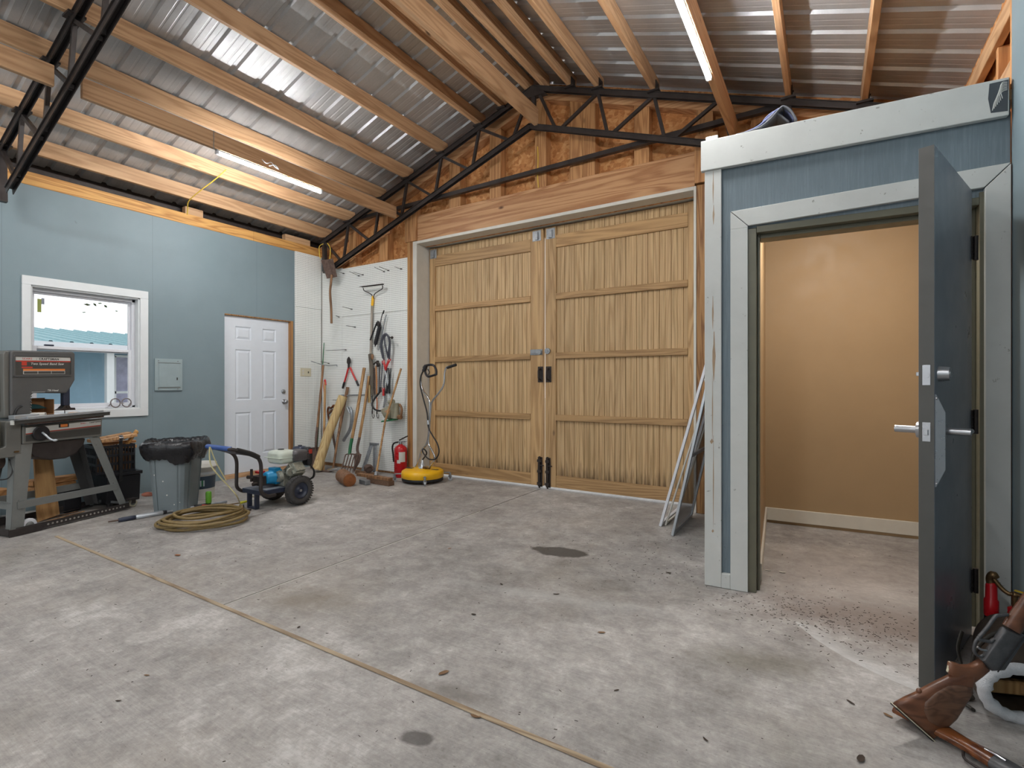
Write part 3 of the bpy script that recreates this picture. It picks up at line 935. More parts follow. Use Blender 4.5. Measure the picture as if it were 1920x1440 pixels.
# open steel door: local x runs from hinge to free edge, y is the outer face side
hin = CT @ V((1.168, -0.03, 0))
fre = fl(1722, 1290)
dd = V((fre.x - hin.x, fre.y - hin.y, 0))
DW = dd.length
dang = math.atan2(dd.y, dd.x)
door = thing('door_3', 'open slate-grey steel door with lever handles', 'door', (hin.x, hin.y, 0), dang, kind='structure')
# +y local = left of direction; viewer sees the local +y face? compute the side that faces +x world
TH_ = 0.050
sy = 1.0 if (MX.Rotation(dang, 3, 'Z') @ V((0, 1, 0))).x > 0 else -1.0
b = MB(); b.box((0.012, 0.0, 0.006), (DW - 0.0016, sy * TH_, 2.128)); b.build('door_leaf', M['steel_door'], door, 0.0015)
b = MB(); b.box((DW - 0.0015, 0.001, 0.006), (DW, sy * (TH_ - 0.001), 2.128)); b.build('free_edge', M['door_edge'], door)
b = MB(); b.box((DW + 0.0002, sy * 0.012, 1.195), (DW + 0.002, sy * 0.038, 1.275)); b.cyl((DW + 0.002, sy * 0.025, 1.235), (DW + 0.004, sy * 0.025, 1.235), 0.011)
b.build('deadbolt_plate', M['satin'], door, 0.001)
b = MB(); b.cyl((DW - 0.07, sy * TH_, 1.24), (DW - 0.07, sy * (TH_ + 0.035), 1.24), 0.031, 0.026, 24); b.cyl((DW - 0.07, sy * (TH_ + 0.035), 1.24), (DW - 0.07, sy * (TH_ + 0.037), 1.24), 0.016)
b.build('deadbolt_cylinder', M['satin'], door, 0.001)
b = MB(); b.box((DW - 0.076, -sy * 0.022, 1.232), (DW - 0.064, 0, 1.248)); b.build('thumb_turn', M['satin'], door, 0.002)
b = MB(); b.box((DW + 0.0002, sy * 0.012, 0.975), (DW + 0.002, sy * 0.038, 1.05)); b.box((DW + 0.002, sy * 0.018, 1.0), (DW + 0.010, sy * 0.031, 1.022)); b.build('latch_plate', M['satin'], door, 0.001)
b = MB()
b.prism([(0.0, 0.80), (0.0, 1.16), (0.004, 1.16), (0.030, 1.09), (0.030, 0.87), (0.004, 0.80)], (DW - 0.002, sy * (TH_ + 0.0005), 0), (-0.4, sy * 1.0, 0), (0, 0, 1), (-0.004, 0, 0))
b.cyl((DW - 0.003, sy * (TH_ + 0.004), 1.145), (DW - 0.003, sy * (TH_ + 0.008), 1.145), 0.006); b.cyl((DW - 0.003, sy * (TH_ + 0.004), 0.815), (DW - 0.003, sy * (TH_ + 0.008), 0.815), 0.006)
b.build('latch_guard', M['satin'], door, 0.001)
for nm, s0, s1 in (('outer_lever', TH_ + 0.0046, 0.0), ('inner_lever', -0.0005, 0.0)):
    d = 1 if nm == 'outer_lever' else -1
    yb = sy * s0
    b = MB()
    b.cyl((DW - 0.07, yb, 1.015), (DW - 0.07, yb + sy * d * 0.018, 1.015), 0.036, 0.032, 24)
    b.cyl((DW - 0.07, yb + sy * d * 0.018, 1.015), (DW - 0.07, yb + sy * d * 0.092, 1.015), 0.0145)
    b.cyl((DW - 0.07, yb + sy * d * 0.080, 1.015), (DW - 0.185, yb + sy * d * 0.074, 1.012), 0.0115, 0.010)
    b.build(nm, M['satin'], door, 0.001)
for z in (1.85, 1.02, 0.26):
    b = MB()
    b.cyl((0.0, sy * (TH_ + 0.012), z - 0.058), (0.0, sy * (TH_ + 0.012), z + 0.058), 0.010)
    b.box((0.002, sy * (TH_ + 0.0005), z - 0.055), (0.034, sy * (TH_ + 0.004), z + 0.055)) 
    for q in (-0.025, 0.02):
        b.cyl((0.02, sy * (TH_ + 0.004), z + q), (0.02, sy * (TH_ + 0.006), z + q), 0.005)
    b.build('hinge', M['dark_iron'], door, 0.001)

# ================================================================== window in the left wall
wn = thing('window_1', 'white double-hung window in the blue wall behind the band saw', 'window', (XL, (WY0 + WY1) / 2, WZ0), kind='structure')
wo = wn.location
b = MB(wo)
c = XL + 0.018
b.box((XL, 1.612, WZ1 - 0.002), (c, 2.651, 2.222)); b.box((XL, 1.612, 0.850), (c, 2.651, WZ0 + 0.002))
b.box((XL, 1.612, WZ0 + 0.002), (c, WY0 + 0.002, WZ1 - 0.002)); b.box((XL, WY1 - 0.002, WZ0 + 0.002), (c, 2.651, WZ1 - 0.002))
b.build('casing', M['white'], wn, 0.003)
b = MB(wo)
xa, xb = XL - 0.145, XL + 0.001
for lo, hi in (((xa, WY0, WZ0), (xb, WY0 + 0.015, WZ1)), ((xa, WY1 - 0.015, WZ0), (xb, WY1, WZ1)), ((xa, WY0, WZ1 - 0.015), (xb, WY1, WZ1)), ((xa, WY0, WZ0), (xb + 0.01, WY1, WZ0 + 0.015))):
    b.box(lo, hi)
b.build('jamb_liner', M['white'], wn, 0.001)
b = MB(wo)
fx0, fx1 = XL - 0.14, XL - 0.075
ya, yb_, za, zb = WY0 + 0.015, WY1 - 0.015, WZ0 + 0.015, WZ1 - 0.015
for lo, hi in (((fx0, ya, za), (fx1, ya + 0.022, zb)), ((fx0, yb_ - 0.03, za), (fx1, yb_, zb)), ((fx0, ya, zb - 0.03), (fx1, yb_, zb)), ((fx0, ya, za), (fx1, yb_, za + 0.02))):
    b.box(lo, hi)
b.build('vinyl_frame', M['white_pvc'], wn, 0.003)
zm = 1.53
def sash(nm, x0, x1, y0, y1, z0, z1, w, wb):
    b = MB(wo)
    b.box((x0, y0, z0), (x1, y0 + w, z1)); b.box((x0, y1 - w, z0), (x1, y1, z1)); b.box((x0, y0 + w, z1 - w), (x1, y1 - w, z1)); b.box((x0, y0 + w, z0), (x1, y1 - w, z0 + wb))
    s = b.build(nm, M['white_pvc'], wn, 0.003)
    b = MB(wo); b.box(((x0 + x1) / 2 - 0.002, y0 + w - 0.004, z0 + wb - 0.004), ((x0 + x1) / 2 + 0.002, y1 - w + 0.004, z1 - w + 0.004))
    g = b.build('pane', M['glass'], s)
    return s
su = sash('upper_sash', fx0 + 0.004, fx0 + 0.03, ya + 0.02, yb_ - 0.028, zm, zb - 0.028, 0.022, 0.038)
sl = sash('lower_sash', fx0 + 0.034, fx0 + 0.062, ya + 0.022, yb_ - 0.03, za + 0.02, zm + 0.042, 0.030, 0.034)
b = MB(wo); b.box((fx0 + 0.0195, 1.757, 1.90), (fx0 + 0.0205, 1.787, 2.03)); b.build('green_sticker', plain('sticker_green', rgb(150, 160, 80), 0.5), su)
b = MB(wo); b.box((fx0 + 0.0195, 1.787, 1.98), (fx0 + 0.0205, 1.81, 2.04)); b.build('grey_sticker', plain('sticker_grey', rgb(130, 136, 148), 0.5), su)
b = MB(wo); b.box((fx0 + 0.034, 1.80, zm + 0.042), (fx0 + 0.064, 1.87, zm + 0.058)); b.build('sash_lock', M['navy'], sl, 0.002)

# six-panel white door in the left wall
wd = thing('door_4', 'white six-panel entry door in the blue wall', 'door', (XL, (DY0 + DY1) / 2, 0), kind='structure')
do = wd.location
X0 = XL - 0.035     # leaf face
dz0, dz1, dy0, dy1 = 0.055, 2.068, 3.503, 4.405
b = MB(do)
b.box((X0 - 0.040, dy0, dz0), (X0 - 0.012, dy1, dz1))
cols = ((3.650, 3.862), (4.020, 4.214))
rows = ((1.770, 1.942), (0.990, 1.645), (0.275, 0.833))
def front(y0, y1, z0, z1):
    b.box((X0 - 0.013, y0, z0), (X0, y1, z1))
front(dy0, cols[0][0], dz0, dz1); front(cols[0][1], cols[1][0], dz0, dz1); front(cols[1][1], dy1, dz0, dz1)
zs = [dz0, rows[2][0], rows[2][1], rows[1][0], rows[1][1], rows[0][0], rows[0][1], dz1]
for y0, y1 in cols:
    for i in range(0, 8, 2):
        front(y0, y1, zs[i], zs[i + 1])
    for z0, z1 in rows:
        e = 0.042
        for k, (ins0, x_0, ins1, x_1) in enumerate(((0.0, -0.001, 0.012, -0.012), (0.016, -0.012, e, -0.002))):
            o_ = [(X0 + x_0, y0 + ins0, z0 + ins0), (X0 + x_0, y1 - ins0, z0 + ins0), (X0 + x_0, y1 - ins0, z1 - ins0), (X0 + x_0, y0 + ins0, z1 - ins0)]
            i_ = [(X0 + x_1, y0 + ins1, z0 + ins1), (X0 + x_1, y1 - ins1, z0 + ins1), (X0 + x_1, y1 - ins1, z1 - ins1), (X0 + x_1, y0 + ins1, z1 - ins1)]
            fs = [(0, 1, 5, 4), (1, 2, 6, 5), (2, 3, 7, 6), (3, 0, 4, 7)]
            if k:
                fs.append((4, 5, 6, 7))
            b.add(o_ + i_, fs)
b.build('door_leaf', M['white_door'], wd)
for nm, z in (('door_knob', 0.955), ('deadbolt', 1.096)):
    b = MB(do)
    if nm == 'door_knob':
        b.lathe((X0, 4.335, z), (1, 0, 0), [(0.033, 0), (0.033, 0.008), (0.012, 0.012), (0.012, 0.035), (0.026, 0.042), (0.029, 0.055), (0.022, 0.068), (0.0, 0.071)], 20)
    else:
        b.lathe((X0, 4.325, z), (1, 0, 0), [(0.031, 0), (0.030, 0.012), (0.024, 0.018), (0.0, 0.019)], 20)
        b.box((X0 + 0.018, 4.31, z - 0.005), (X0 + 0.034, 4.34, z + 0.005))
    b.build(nm, M['satin'], wd)
for z in (1.83, 1.05, 0.27):
    b = MB(do); b.cyl((X0 + 0.003, dy0 - 0.006, z - 0.05), (X0 + 0.003, dy0 - 0.006, z + 0.05), 0.006); b.build('hinge', M['dark_iron'], wd)
b = MB(do); b.box((XL - 0.13, 4.41, 0), (XL + 0.012, 4.450, 2.084)); b.build('side_jamb', M['post'], wd, 0.002)
b = MB(do); b.box((XL - 0.13, DY0, 2.071), (XL - 0.002, 4.409, 2.084)); b.build('head_jamb', M['post'], wd, 0.001)
b = MB(do); b.box((XL - 0.128, DY0, 0), (XL + 0.0, 4.409, 0.052)); b.build('threshold', M['pine'], wd, 0.002)

# ================================================================== roof: ribbed metal sheets
def roof_side(nm, lab, side):
    b = MB()
    per = 0.2286
    prof = []
    y = -4.3
    while y < 5.3:
        prof += [(y, 0.0), (y + 0.055, 0.0), (y + 0.060, 0.0015), (y + 0.070, 0.0015), (y + 0.075, 0.0), (y + 0.115, 0.0), (y + 0.120, 0.0015), (y + 0.130, 0.0015), (y + 0.135, 0.0),
                 (y + 0.170, 0.0), (y + 0.185, 0.020), (y + 0.213, 0.020)]
        y += per
    off = 0.165
    if side < 0:
        xa, xb = -6.75, RIDGE
    else:
        xa, xb = RIDGE, 1.15
    vs = []
    for x in (xa, xb):
        for (yy, h) in prof:
            vs.append((x, yy, zchord(x) + off + h))
    n_ = len(prof)
    b.add(vs, [(i, i + 1, n_ + i + 1, n_ + i) for i in range(n_ - 1)])
    o = b.build(nm, M['sheet'])
    return struct(o, lab, 'roof')
roof_side('ceiling_left', 'ribbed galvanised roof sheets on the left slope', -1)
roof_side('ceiling_right', 'ribbed galvanised roof sheets on the right slope', 1)
b = MB(); b.box((RIDGE - 0.12, -4.3, ZR + 0.185), (RIDGE + 0.12, 5.3, ZR + 0.20)); struct(b.build('trim_60', M['sheet']), 'ridge cap of the metal roof', 'trim')

# ------------------------------------------------------------------ steel trusses
YT = (1.43, 4.80)
joints_l = (-5.657, -5.043, -4.556, -3.988, -3.424)
joints_r = (-1.955, -1.389, -0.80, -0.27, 0.25)
def zbot(x):
    return 4.0 - 0.352 * abs(x + 2.74)
def truss(nm, lab, Y):
    t = thing(nm, lab, 'roof truss', (RIDGE, Y, 2.8), 0, 'steel roof trusses')
    o = t.location
    xl, xr = -6.22, 0.72
    # chords are paired angles: a flat and a lip
    def chord(nm2, pts, h):
        b = MB(o)
        for p, q in zip(pts, pts[1:]):
            b.bar((p[0], Y - 0.021, p[1]), (q[0], Y - 0.021, q[1]), 0.006, h)
            b.bar((p[0], Y + 0.021, p[1]), (q[0], Y + 0.021, q[1]), 0.006, h)
            b.bar((p[0], Y - 0.018, p[1] + h / 2), (q[0], Y - 0.018, q[1] + h / 2), 0.034, 0.006)
            b.bar((p[0], Y + 0.018, p[1] + h / 2), (q[0], Y + 0.018, q[1] + h / 2), 0.034, 0.006)
        b.build(nm2, M['black_steel'], t)
    chord('top_chord', [(xl, zchord(xl) - 0.03), (RIDGE, ZR - 0.03)], 0.05)
    chord('top_chord', [(RIDGE, ZR - 0.03), (xr, zchord(xr) - 0.03)], 0.05)
    chord('bottom_chord', [(-5.98, zbot(-5.98)), (-2.74, 4.0)], 0.05)
    chord('bottom_chord', [(-2.74, 4.0), (0.45, zbot(0.45))], 0.05)
    b = MB(o); b.bar((-6.17, Y, zchord(-6.17) - 0.02), (-6.15, Y, 2.80), 0.05, 0.05, (0, 1, 0)); b.build('end_post', M['black_steel'], t)
    def web(x0, z0, x1, z1):
        b = MB(o); b.bar((x0, Y, z0), (x1, Y, z1), 0.03, 0.028, (0, 1, 0)); b.build('web', M['black_steel'], t)
    for j in joints_l:
        web(j, zchord(j) - 0.04, j - 0.10, zbot(j - 0.10))
        web(j + 0.02, zchord(j) - 0.04, j + 0.43, zbot(j + 0.43))
    web(-6.15, zchord(-6.15) - 0.05, -5.80, zbot(-5.80))
    for j in joints_r:
        web(j, zchord(j) - 0.04, j + 0.10, zbot(j + 0.10))
        web(j - 0.02, zchord(j) - 0.04, j - 0.43, zbot(j - 0.43))
    for x in (-2.86, -2.54):
        web(RIDGE + (0.05 if x > RIDGE else -0.05), ZR - 0.06, x + (0.10 if x > RIDGE else -0.10), zbot(x) - 0.02)
    b = MB(o); b.cyl((RIDGE, Y, 3.98), (RIDGE, Y, ZR - 0.05), 0.030, None, 10); b.build('king_post', M['black_steel'], t)
    b = MB(o)
    b.prism([(-0.16, -0.09), (0.16, -0.10), (0.0, 0.03)], (RIDGE, Y - 0.034, ZR - 0.03), (1, 0, 0), (0, 0, 1), (0, 0.068, 0))
    b.build('ridge_plate', M['black_steel'], t)
    for j in joints_l + joints_r + (-6.15, -3.10, -2.26):
        s = -1 if j < RIDGE else 1
        b = MB(o)
        b.box((j - 0.055, Y - 0.055, zchord(j) - 0.01), (j + 0.055, Y + 0.05, zchord(j) + 0.006))
        b.box((j + s * 0.024, Y - 0.05, zchord(j)), (j + s * 0.031, Y + 0.045, zchord(j) + 0.09))
        b.cyl((j + s * 0.031, Y - 0.02, zchord(j) + 0.05), (j + s * 0.04, Y - 0.02, zchord(j) + 0.05), 0.008, None, 6)
        b.build('purlin_clip', M['black_steel'], t)
    return t
truss('roof_truss', 'black steel truss at the back in front of the strand-board gable', YT[1])
truss('roof_truss', 'black steel truss crossing the top left corner nearest the viewer', YT[0])
b = MB()
b.bar((-5.50, 4.875, 3.495), (-0.33, 4.875, 3.565), 0.05, 0.045)
tag(b.build('tie_bar', M['black_steel']), 'long black steel tie bar crossing behind the back truss', 'bar')

# ------------------------------------------------------------------ purlins (2x6 on edge) and deep light beams
def purlin(x, lab, w=0.042, h=0.150, ya=-4.05, yb=4.90, z=None, grp='pine roof purlins', nm='roof_purlin', mat='pine'):
    zc = (zchord(x) + 0.006 if z is None else z)
    b = MB((x, (ya + yb) / 2, zc))
    b.box((x - w / 2, ya, zc), (x + w / 2, yb, zc + h))
    o = b.build(nm, M[mat], bev=0.003)
    return tag(o, lab, 'beam', grp)
pl = ((-6.15, 'lowest purlin of the left slope, just above the blue wall'), (-5.657, 'second purlin up from the blue wall on the left slope'),
      (-5.043, 'purlin just above the left light beam'), (-4.556, 'fourth purlin up from the blue wall on the left slope'),
      (-3.988, 'fifth purlin up from the blue wall on the left slope'), (-3.424, 'sixth purlin up from the blue wall on the left slope'),
      (-3.10, 'narrow-spaced purlin next left of the ridge'), (-2.78, 'purlin tight on the left side of the ridge'),
      (-2.58, 'purlin tight on the right side of the ridge'), (-2.26, 'first purlin right of the ridge pair'),
      (-1.955, 'second purlin right of the ridge pair'), (-1.389, 'purlin left of the right light tube'),
      (-0.27, 'purlin right of the right light tube'), (0.25, 'purlin above the closet, last one before the right wall'))
for x, lab in pl:
    purlin(x, lab)
purlin(-0.80, 'purlin hidden above the right light beam')
bl = purlin(-4.72, 'long deep beam carrying the left light tube, far bay', 0.040, 0.150, 1.52, 4.76, 3.333, 'deep beams hung at the truss bottom chords', 'light_beam')
purlin(-4.72, 'deep brown beam at the top left edge, near bay', 0.040, 0.150, -4.05, 1.36, 3.333, 'deep beams hung at the truss bottom chords', 'light_beam')
purlin(-2.66, 'broad-faced beam under the ridge, ending at the truss peak', 0.045, 0.185, -4.05, 4.79, 3.985, 'deep beams hung at the truss bottom chords', 'light_beam')
purlin(-0.69, 'deep beam carrying the right light tube', 0.045, 0.185, -4.05, 4.86, 3.338, 'deep beams hung at the truss bottom chords', 'light_beam')
# blocking in the gap above the blue wall
for y0, y1 in ((3.05, 3.25), (4.35, 4.75)):
    b = MB((XL - 0.06, (y0 + y1) / 2, 3.21)); b.box((XL - 0.10, y0, 3.207), (XL - 0.02, y1, 3.30))
    tag(b.build('blocking', M['pine'], bev=0.003), 'short pine block on the yellow plate %s' % ('below the light tube' if y0 < 4 else 'near the corner'), 'block')

# right eave framing above the closet
XE = 0.79
b = MB()
b.prism([(1.4, 0), (5.0, 0), (5.0, 0.045), (1.4, 0.045)], (XE, 0, 3.135), (0, 1, 0), (0, 0, 1), (0.06, 0, 0))
b.box((XE - 0.02, 1.4, 3.03), (XE + 0.02, 5.0, 3.134))
struct(b.build('trim_61', M['pine'], bev=0.003), 'pine eave plate running along the right wall above the closet', 'trim')
for k, y in enumerate((3.36, 3.75, 4.15, 4.6)):
    b = MB(); b.box((XE, y - 0.02, 0.0), (XE + 0.055, y + 0.02, 3.03))
    struct(b.build('trim_%d' % (62 + k), M['pine_z'], bev=0.002), 'right wall stud %s' % ('closest to the blue panel', 'second behind the blue panel', 'third behind the blue panel', 'deepest in the corner')[k], 'stud')
b = MB(); b.box((XR + 0.001, 3.276, 2.55), (XR + 0.09, 3.32, 3.25))
struct(b.build('trim_66', M['pine_z'], bev=0.002), 'pale end stud beside the blue panel over the closet', 'stud')
b = MB(); b.box((XE - 0.02, 3.42, 2.72), (XE + 0.05, 4.55, 2.80))
struct(b.build('trim_67', M['pine'], bev=0.002), 'pine blocking board over the closet', 'trim')

# ------------------------------------------------------------------ light tubes and what lights the room
M['tube'] = emit('led_tube', (1.0, 0.995, 0.985, 1), 275.0)
def tube_light(x, z, ya, yb, lab, hidden=False):
    t = thing('tube_light', lab, 'light', (x, (ya + yb) / 2, z), 0, 'LED shop tubes')
    o = t.location
    b = MB(o); b.box((x - 0.016, ya, z + 0.012), (x + 0.016, yb, z + 0.024)); b.build('housing', M['white'], t)
    b = MB(o); b.tube([(x, ya + 0.02, z), (x, yb - 0.02, z)], 0.017, 10); b.build('tube', M['tube'], t)  # tube drawn thicker, its glare put into the shape
    for y in (ya, yb - 0.022):
        b = MB(o); b.box((x - 0.018, y, z - 0.014), (x + 0.018, y + 0.022, z + 0.012)); b.build('end_cap', M['white_pvc'], t, 0.002)
    return t
tube_light(-4.72, 3.308, 2.50, 3.64, 'glowing tube light under the left beam')
tube_light(-0.69, 3.308, 2.52, 3.70, 'glowing tube light under the right beam')
tube_light(-4.72, 3.308, -0.6, 0.55, 'glowing tube light under the left beam behind the viewer')
tube_light(-0.69, 3.308, -0.6, 0.55, 'glowing tube light under the right beam behind the viewer')
tube_light(-4.72, 3.308, -3.2, -2.05, 'glowing tube light under the left beam near the added open bay')
tube_light(-0.69, 3.308, -3.2, -2.05, 'glowing tube light under the right beam near the added open bay')
cl = thing('ceiling_lamp', 'round ceiling lamp inside the closet', 'light', CT @ V((0.80, 0.55, 2.47)))
b = MB(cl.location); b.lathe(cl.location + V((0, 0, 0.075)), (0, 0, -1), [(0.0, 0), (0.11, 0), (0.11, 0.02), (0.0, 0.02)], 20); b.build('lamp_base', M['white'], cl)
b = MB(cl.location); b.lathe(cl.location + V((0, 0, 0.054)), (0, 0, -1), [(0.10, 0), (0.095, 0.03), (0.05, 0.05), (0.0, 0.055)], 20); b.build('lamp_shade', emit('lamp_glow', (1.0, 0.97, 0.93, 1), 210.0), cl)
# stapled wire by the left tube, yellow string
b = MB()
p = [(-4.70, 2.93, 3.40), (-4.69, 2.97, 3.375), (-4.688, 3.02, 3.40), (-4.685, 3.06, 3.37), (-4.69, 3.10, 3.365), (-4.69, 3.06, 3.39), (-4.688, 3.0, 3.36)]
b.tube(spline(p, 5), 0.004, 6)
tag(b.build('wire_bundle', M['white_pvc']), 'small bundle of loose wires on the left light beam', 'cable')
b = MB()
a0 = V((-4.72, 2.47, 3.325)); 
b.tube(spline([a0 + V((0.022, 0, 0.16)), a0 + V((0.0225, 0, 0.08)), a0 + V((0.022, 0.0, 0.0)), a0 + V((0.02, 0.03, -0.004))], 5), 0.003, 6)
tag(b.build('lamp_wire', M['galv']), 'grey wire feeding the left tube light', 'cable')
b = MB()
q = [onX(424, 320, -5.60), onX(405, 335, -5.62), onX(372, 362, -5.68), onX(353, 378, -5.70), onX(351, 400, -6.1)]
q = [V((-5.66, 3.02, 3.62)), V((-5.64, 3.0, 3.55)), V((-5.70, 2.93, 3.43)), V((-5.85, 2.86, 3.36)), V((-6.05, 2.86, 3.30)), V((-6.12, 2.86, 3.24))]
q = [onX(424, 318, -5.55), onX(404, 336, -5.63), onX(375, 358, -5.80), onX(354, 377, -6.00), onX(352, 392, -6.12), onX(351, 402, -6.18)]
b.tube(spline(q, 5), 0.006, 6)
tag(b.build('hanging_string', M['yellow_cord']), 'yellow cord hanging from the left purlins', 'cord')
b = MB()
q = [onY(768 + 240, 275 + 0, 4.93), onY(1009, 300, 4.93), onY(1008, 330, 4.93), onY(1010, 352, 4.93)]
b.tube(spline(q, 5), 0.006, 6)
tag(b.build('yellow_cable', M['yellow_cord']), 'yellow cable stapled to the gable stud under the apex', 'cable')
b = MB()
q = [onY(606, 457, 4.72), onY(599, 462, 4.72), onY(599, 475, 4.72), onY(601, 486, 4.72)]
b.tube(spline(q, 5), 0.006, 6)
q = [onY(614, 456, 4.72), onY(619, 465, 4.72), onY(619, 480, 4.72), onY(618, 486, 4.72)]
b.tube(spline(q, 5), 0.006, 6)
tag(b.build('cord_loop', M['yellow_cord']), 'yellow cord looped over the left end of the back truss', 'cord')

# ------------------------------------------------------------------ slab joint strip and saw cut
jt = MB(); jt.box((-5.15, 1.489, 0.0005), (0.72, 1.511, 0.006))
struct(jt.build('trim_68', M['strip'], bev=0.002), 'wooden expansion strip across the concrete slab', 'trim')
jt = MB(); jt.box((-2.786, 1.515, 0.0003), (-2.778, 5.1, 0.0012))
struct(jt.build('trim_69', plain('joint_dirt', rgb(82, 78, 72), 0.9)), 'thin saw-cut joint running to the big doors', 'trim')
jt = MB(); jt.box((-2.7778, 1.515, 0.0003), (-2.768, 3.9, 0.0014))
struct(jt.build('trim_70', plain('joint_edge', rgb(190, 187, 180), 0.9)), 'pale chipped edge of the saw-cut joint', 'trim')

# ------------------------------------------------------------------ outside, seen through the window and under the doors
b = MB(); b.box((-40, -30, -0.10), (-6.91, 40, -0.04)); b.box((-6.91, 5.31, -0.10), (20, 40, -0.04)); b.box((-6.91, -30, -0.10), (20, -4.21, -0.04))
struct(b.build('ground_outside', M['ext_ground']), 'pale ground outside the workshop', 'ground')
nb = thing('neighbour_house', 'blue-sided house with a teal metal roof seen through the window', 'house', (-13.0, 4.5, -0.04))
no = nb.location
b = MB(no); b.box((-14.0, -6, -0.04), (-13.0, 13, 2.05)); b.build('house_wall', M['siding'], nb)
b = MB(no)
vs, fs = [], []
ys = []
y = -7.0
while y < 14:
    ys += [(y, 0), (y + 0.15, 0), (y + 0.17, 0.03), (y + 0.21, 0.03), (y + 0.23, 0)]
    y += 0.30
for x, z in ((-11.9, 1.96), (-17.5, 2.66)):
    for yy, h in ys:
        vs.append((x, yy, z + h))
k = len(ys)
b.add(vs, [(i, i + 1, k + i + 1, k + i) for i in range(k - 1)])
b.build('house_roof', M['teal_roof'], nb)
b = MB(no); b.box((-11.95, -7, 1.84), (-11.85, 14, 1.965)); b.build('fascia', M['white_pvc'], nb)
for y in (0.5, 2.9, 4.32, 7.7):
    b = MB(no); b.box((-12.1, y - 0.06, -0.04), (-11.98, y + 0.06, 1.84)); b.build('porch_post', M['white'], nb)
for y0, y1 in ((4.75, 6.35), (1.2, 2.4)):
    b = MB(no); b.box((-13.0, y0, 0.25), (-12.98, y1, 1.8)); f = b.build('house_window', M['ext_glass'], nb)
    b = MB(no)
    for t_ in (0.0, 0.5, 1.0):
        yy = y0 + (y1 - y0) * t_
        b.box((-12.985, yy - 0.025, 0.25), (-12.96, yy + 0.025, 1.8))
    for z in (0.25, 1.02, 1.8):
        b.box((-12.985, y0, z - 0.025), (-12.96, y1, z + 0.025))
    b.build('muntins', M['white'], f)
tr = thing('shade_tree', 'tree whose leaves hang at the top right of the window view', 'tree', (-11.5, 6.6, -0.04))
b = MB(tr.location)
b.cyl((-11.5, 6.6, -0.04), (-11.4, 6.4, 4.0), 0.14, 0.08); b.tube([(-11.4, 6.4, 3.6), (-11.0, 5.6, 3.5), (-10.8, 4.4, 3.05)], [0.06, 0.03, 0.015], 6)
b.build('trunk', M['bark'], tr)
b = MB(tr.location)
for k in range(900):
    q = rnd.random()
    if q < 0.6:
        c = V((rnd.gauss(-11.4, 0.9), rnd.gauss(6.8, 0.9), rnd.gauss(4.6, 0.7)))
    else:
        c = V((rnd.gauss(-10.9, 0.25), 5.3 - abs(rnd.gauss(0, 0.75)), rnd.gauss(3.0, 0.22)))
    if c.z < 2.4 or (q < 0.6 and c.y < 5.4):
        continue
    u = V((rnd.uniform(-1, 1), rnd.uniform(-1, 1), rnd.uniform(-1, 1))).normalized()
    w = u.orthogonal().normalized()
    s_ = rnd.uniform(0.03, 0.06)
    b.add([c - u * s_, c + w * s_ * 0.5, c + u * s_, c - w * s_ * 0.5], [(0, 1, 2, 3)])
o = b.build('leaves', M['foliage'], tr)

# ================================================================== band saw on its stand, in a mobile base
SA = math.radians(106.6)
SO = V((-5.43, 1.33, 0))
def sw(x, y, z=0.0):
    c, s = math.cos(SA), math.sin(SA)
    return V((SO.x + x * c - y * s, SO.y + x * s + y * c, z))
saw = thing('band_saw', 'grey two-speed band saw standing in front of the window', 'band saw', SO, SA)
Z0 = 0.036
# legs: folded sheet-metal angles
def leg(top, bot, w, flange, mat='saw_leg'):
    b = MB()
    (tx, ty), (bx, by) = top, bot
    d = 1 if flange > 0 else -1
    t0, b0 = V((tx, ty, 0.715)), V((bx, by, Z0))
    wt, wb = w * 1.15, w * 0.85
    for (p, q) in (((0, 0), (1, 0)),):
        # face plate
        b.add([b0, b0 + V((wb, 0, 0)), t0 + V((wt, 0, 0)), t0, b0 + V((0, 0.004, 0)), b0 + V((wb, 0.004, 0)), t0 + V((wt, 0.004, 0)), t0 + V((0, 0.004, 0))],
              [(0, 1, 2, 3), (7, 6, 5, 4), (0, 4, 5, 1), (1, 5, 6, 2), (2, 6, 7, 3), (3, 7, 4, 0)])
        ex = 0.0 if d < 0 else 1.0
        b1, t1 = b0 + V((wb * ex, 0, 0)), t0 + V((wt * ex, 0, 0))
        e = V((0.004 * (1 if ex == 0 else -1), 0, 0))
        fy = 0.085 if by < 0.2 else -0.085
        f = V((0, fy, 0))
        b.add([b1, b1 + f * 0.7, t1 + f, t1, b1 + e, b1 + f * 0.7 + e, t1 + f + e, t1 + e], [(0, 1, 2, 3), (7, 6, 5, 4), (0, 4, 5, 1), (1, 5, 6, 2), (2, 6, 7, 3), (3, 7, 4, 0)])
    for k in (0.12, 0.35, 0.9):
        p = b0.lerp(t0, k) + V((wb * 0.5, 0, 0))
        b.cyl(p + V((0, -0.004, 0)), p + V((0, 0.0, 0)), 0.006, None, 8)
    return b.build('leg', M[mat], saw, 0.001)
leg((0.035, 0.05), (-0.025, 0.005), 0.10, -1)
leg((0.585, 0.05), (0.83, 0.005), 0.075, 1)
leg((0.035, 0.33), (-0.025, 0.40), 0.10, -1, 'saw_dark')  # rear legs in a darker grey: their shade is put into the colour
leg((0.56, 0.33), (0.80, 0.40), 0.085, 1, 'saw_dark')
for p, q in (((0.025, 0.012, 0.235), (0.80, 0.012, 0.235)), ((0.0, 0.03, 0.235), (0.0, 0.38, 0.235)), ((0.025, 0.385, 0.235), (0.78, 0.385, 0.235))):
    b = MB(); b.bar(p, q, 0.004, 0.055); b.bar(V(p) + V((0, 0.012, 0.027)), V(q) + V((0, 0.012, 0.027)), 0.024, 0.004); b.build('brace', M['saw_leg'], saw)
b = MB()
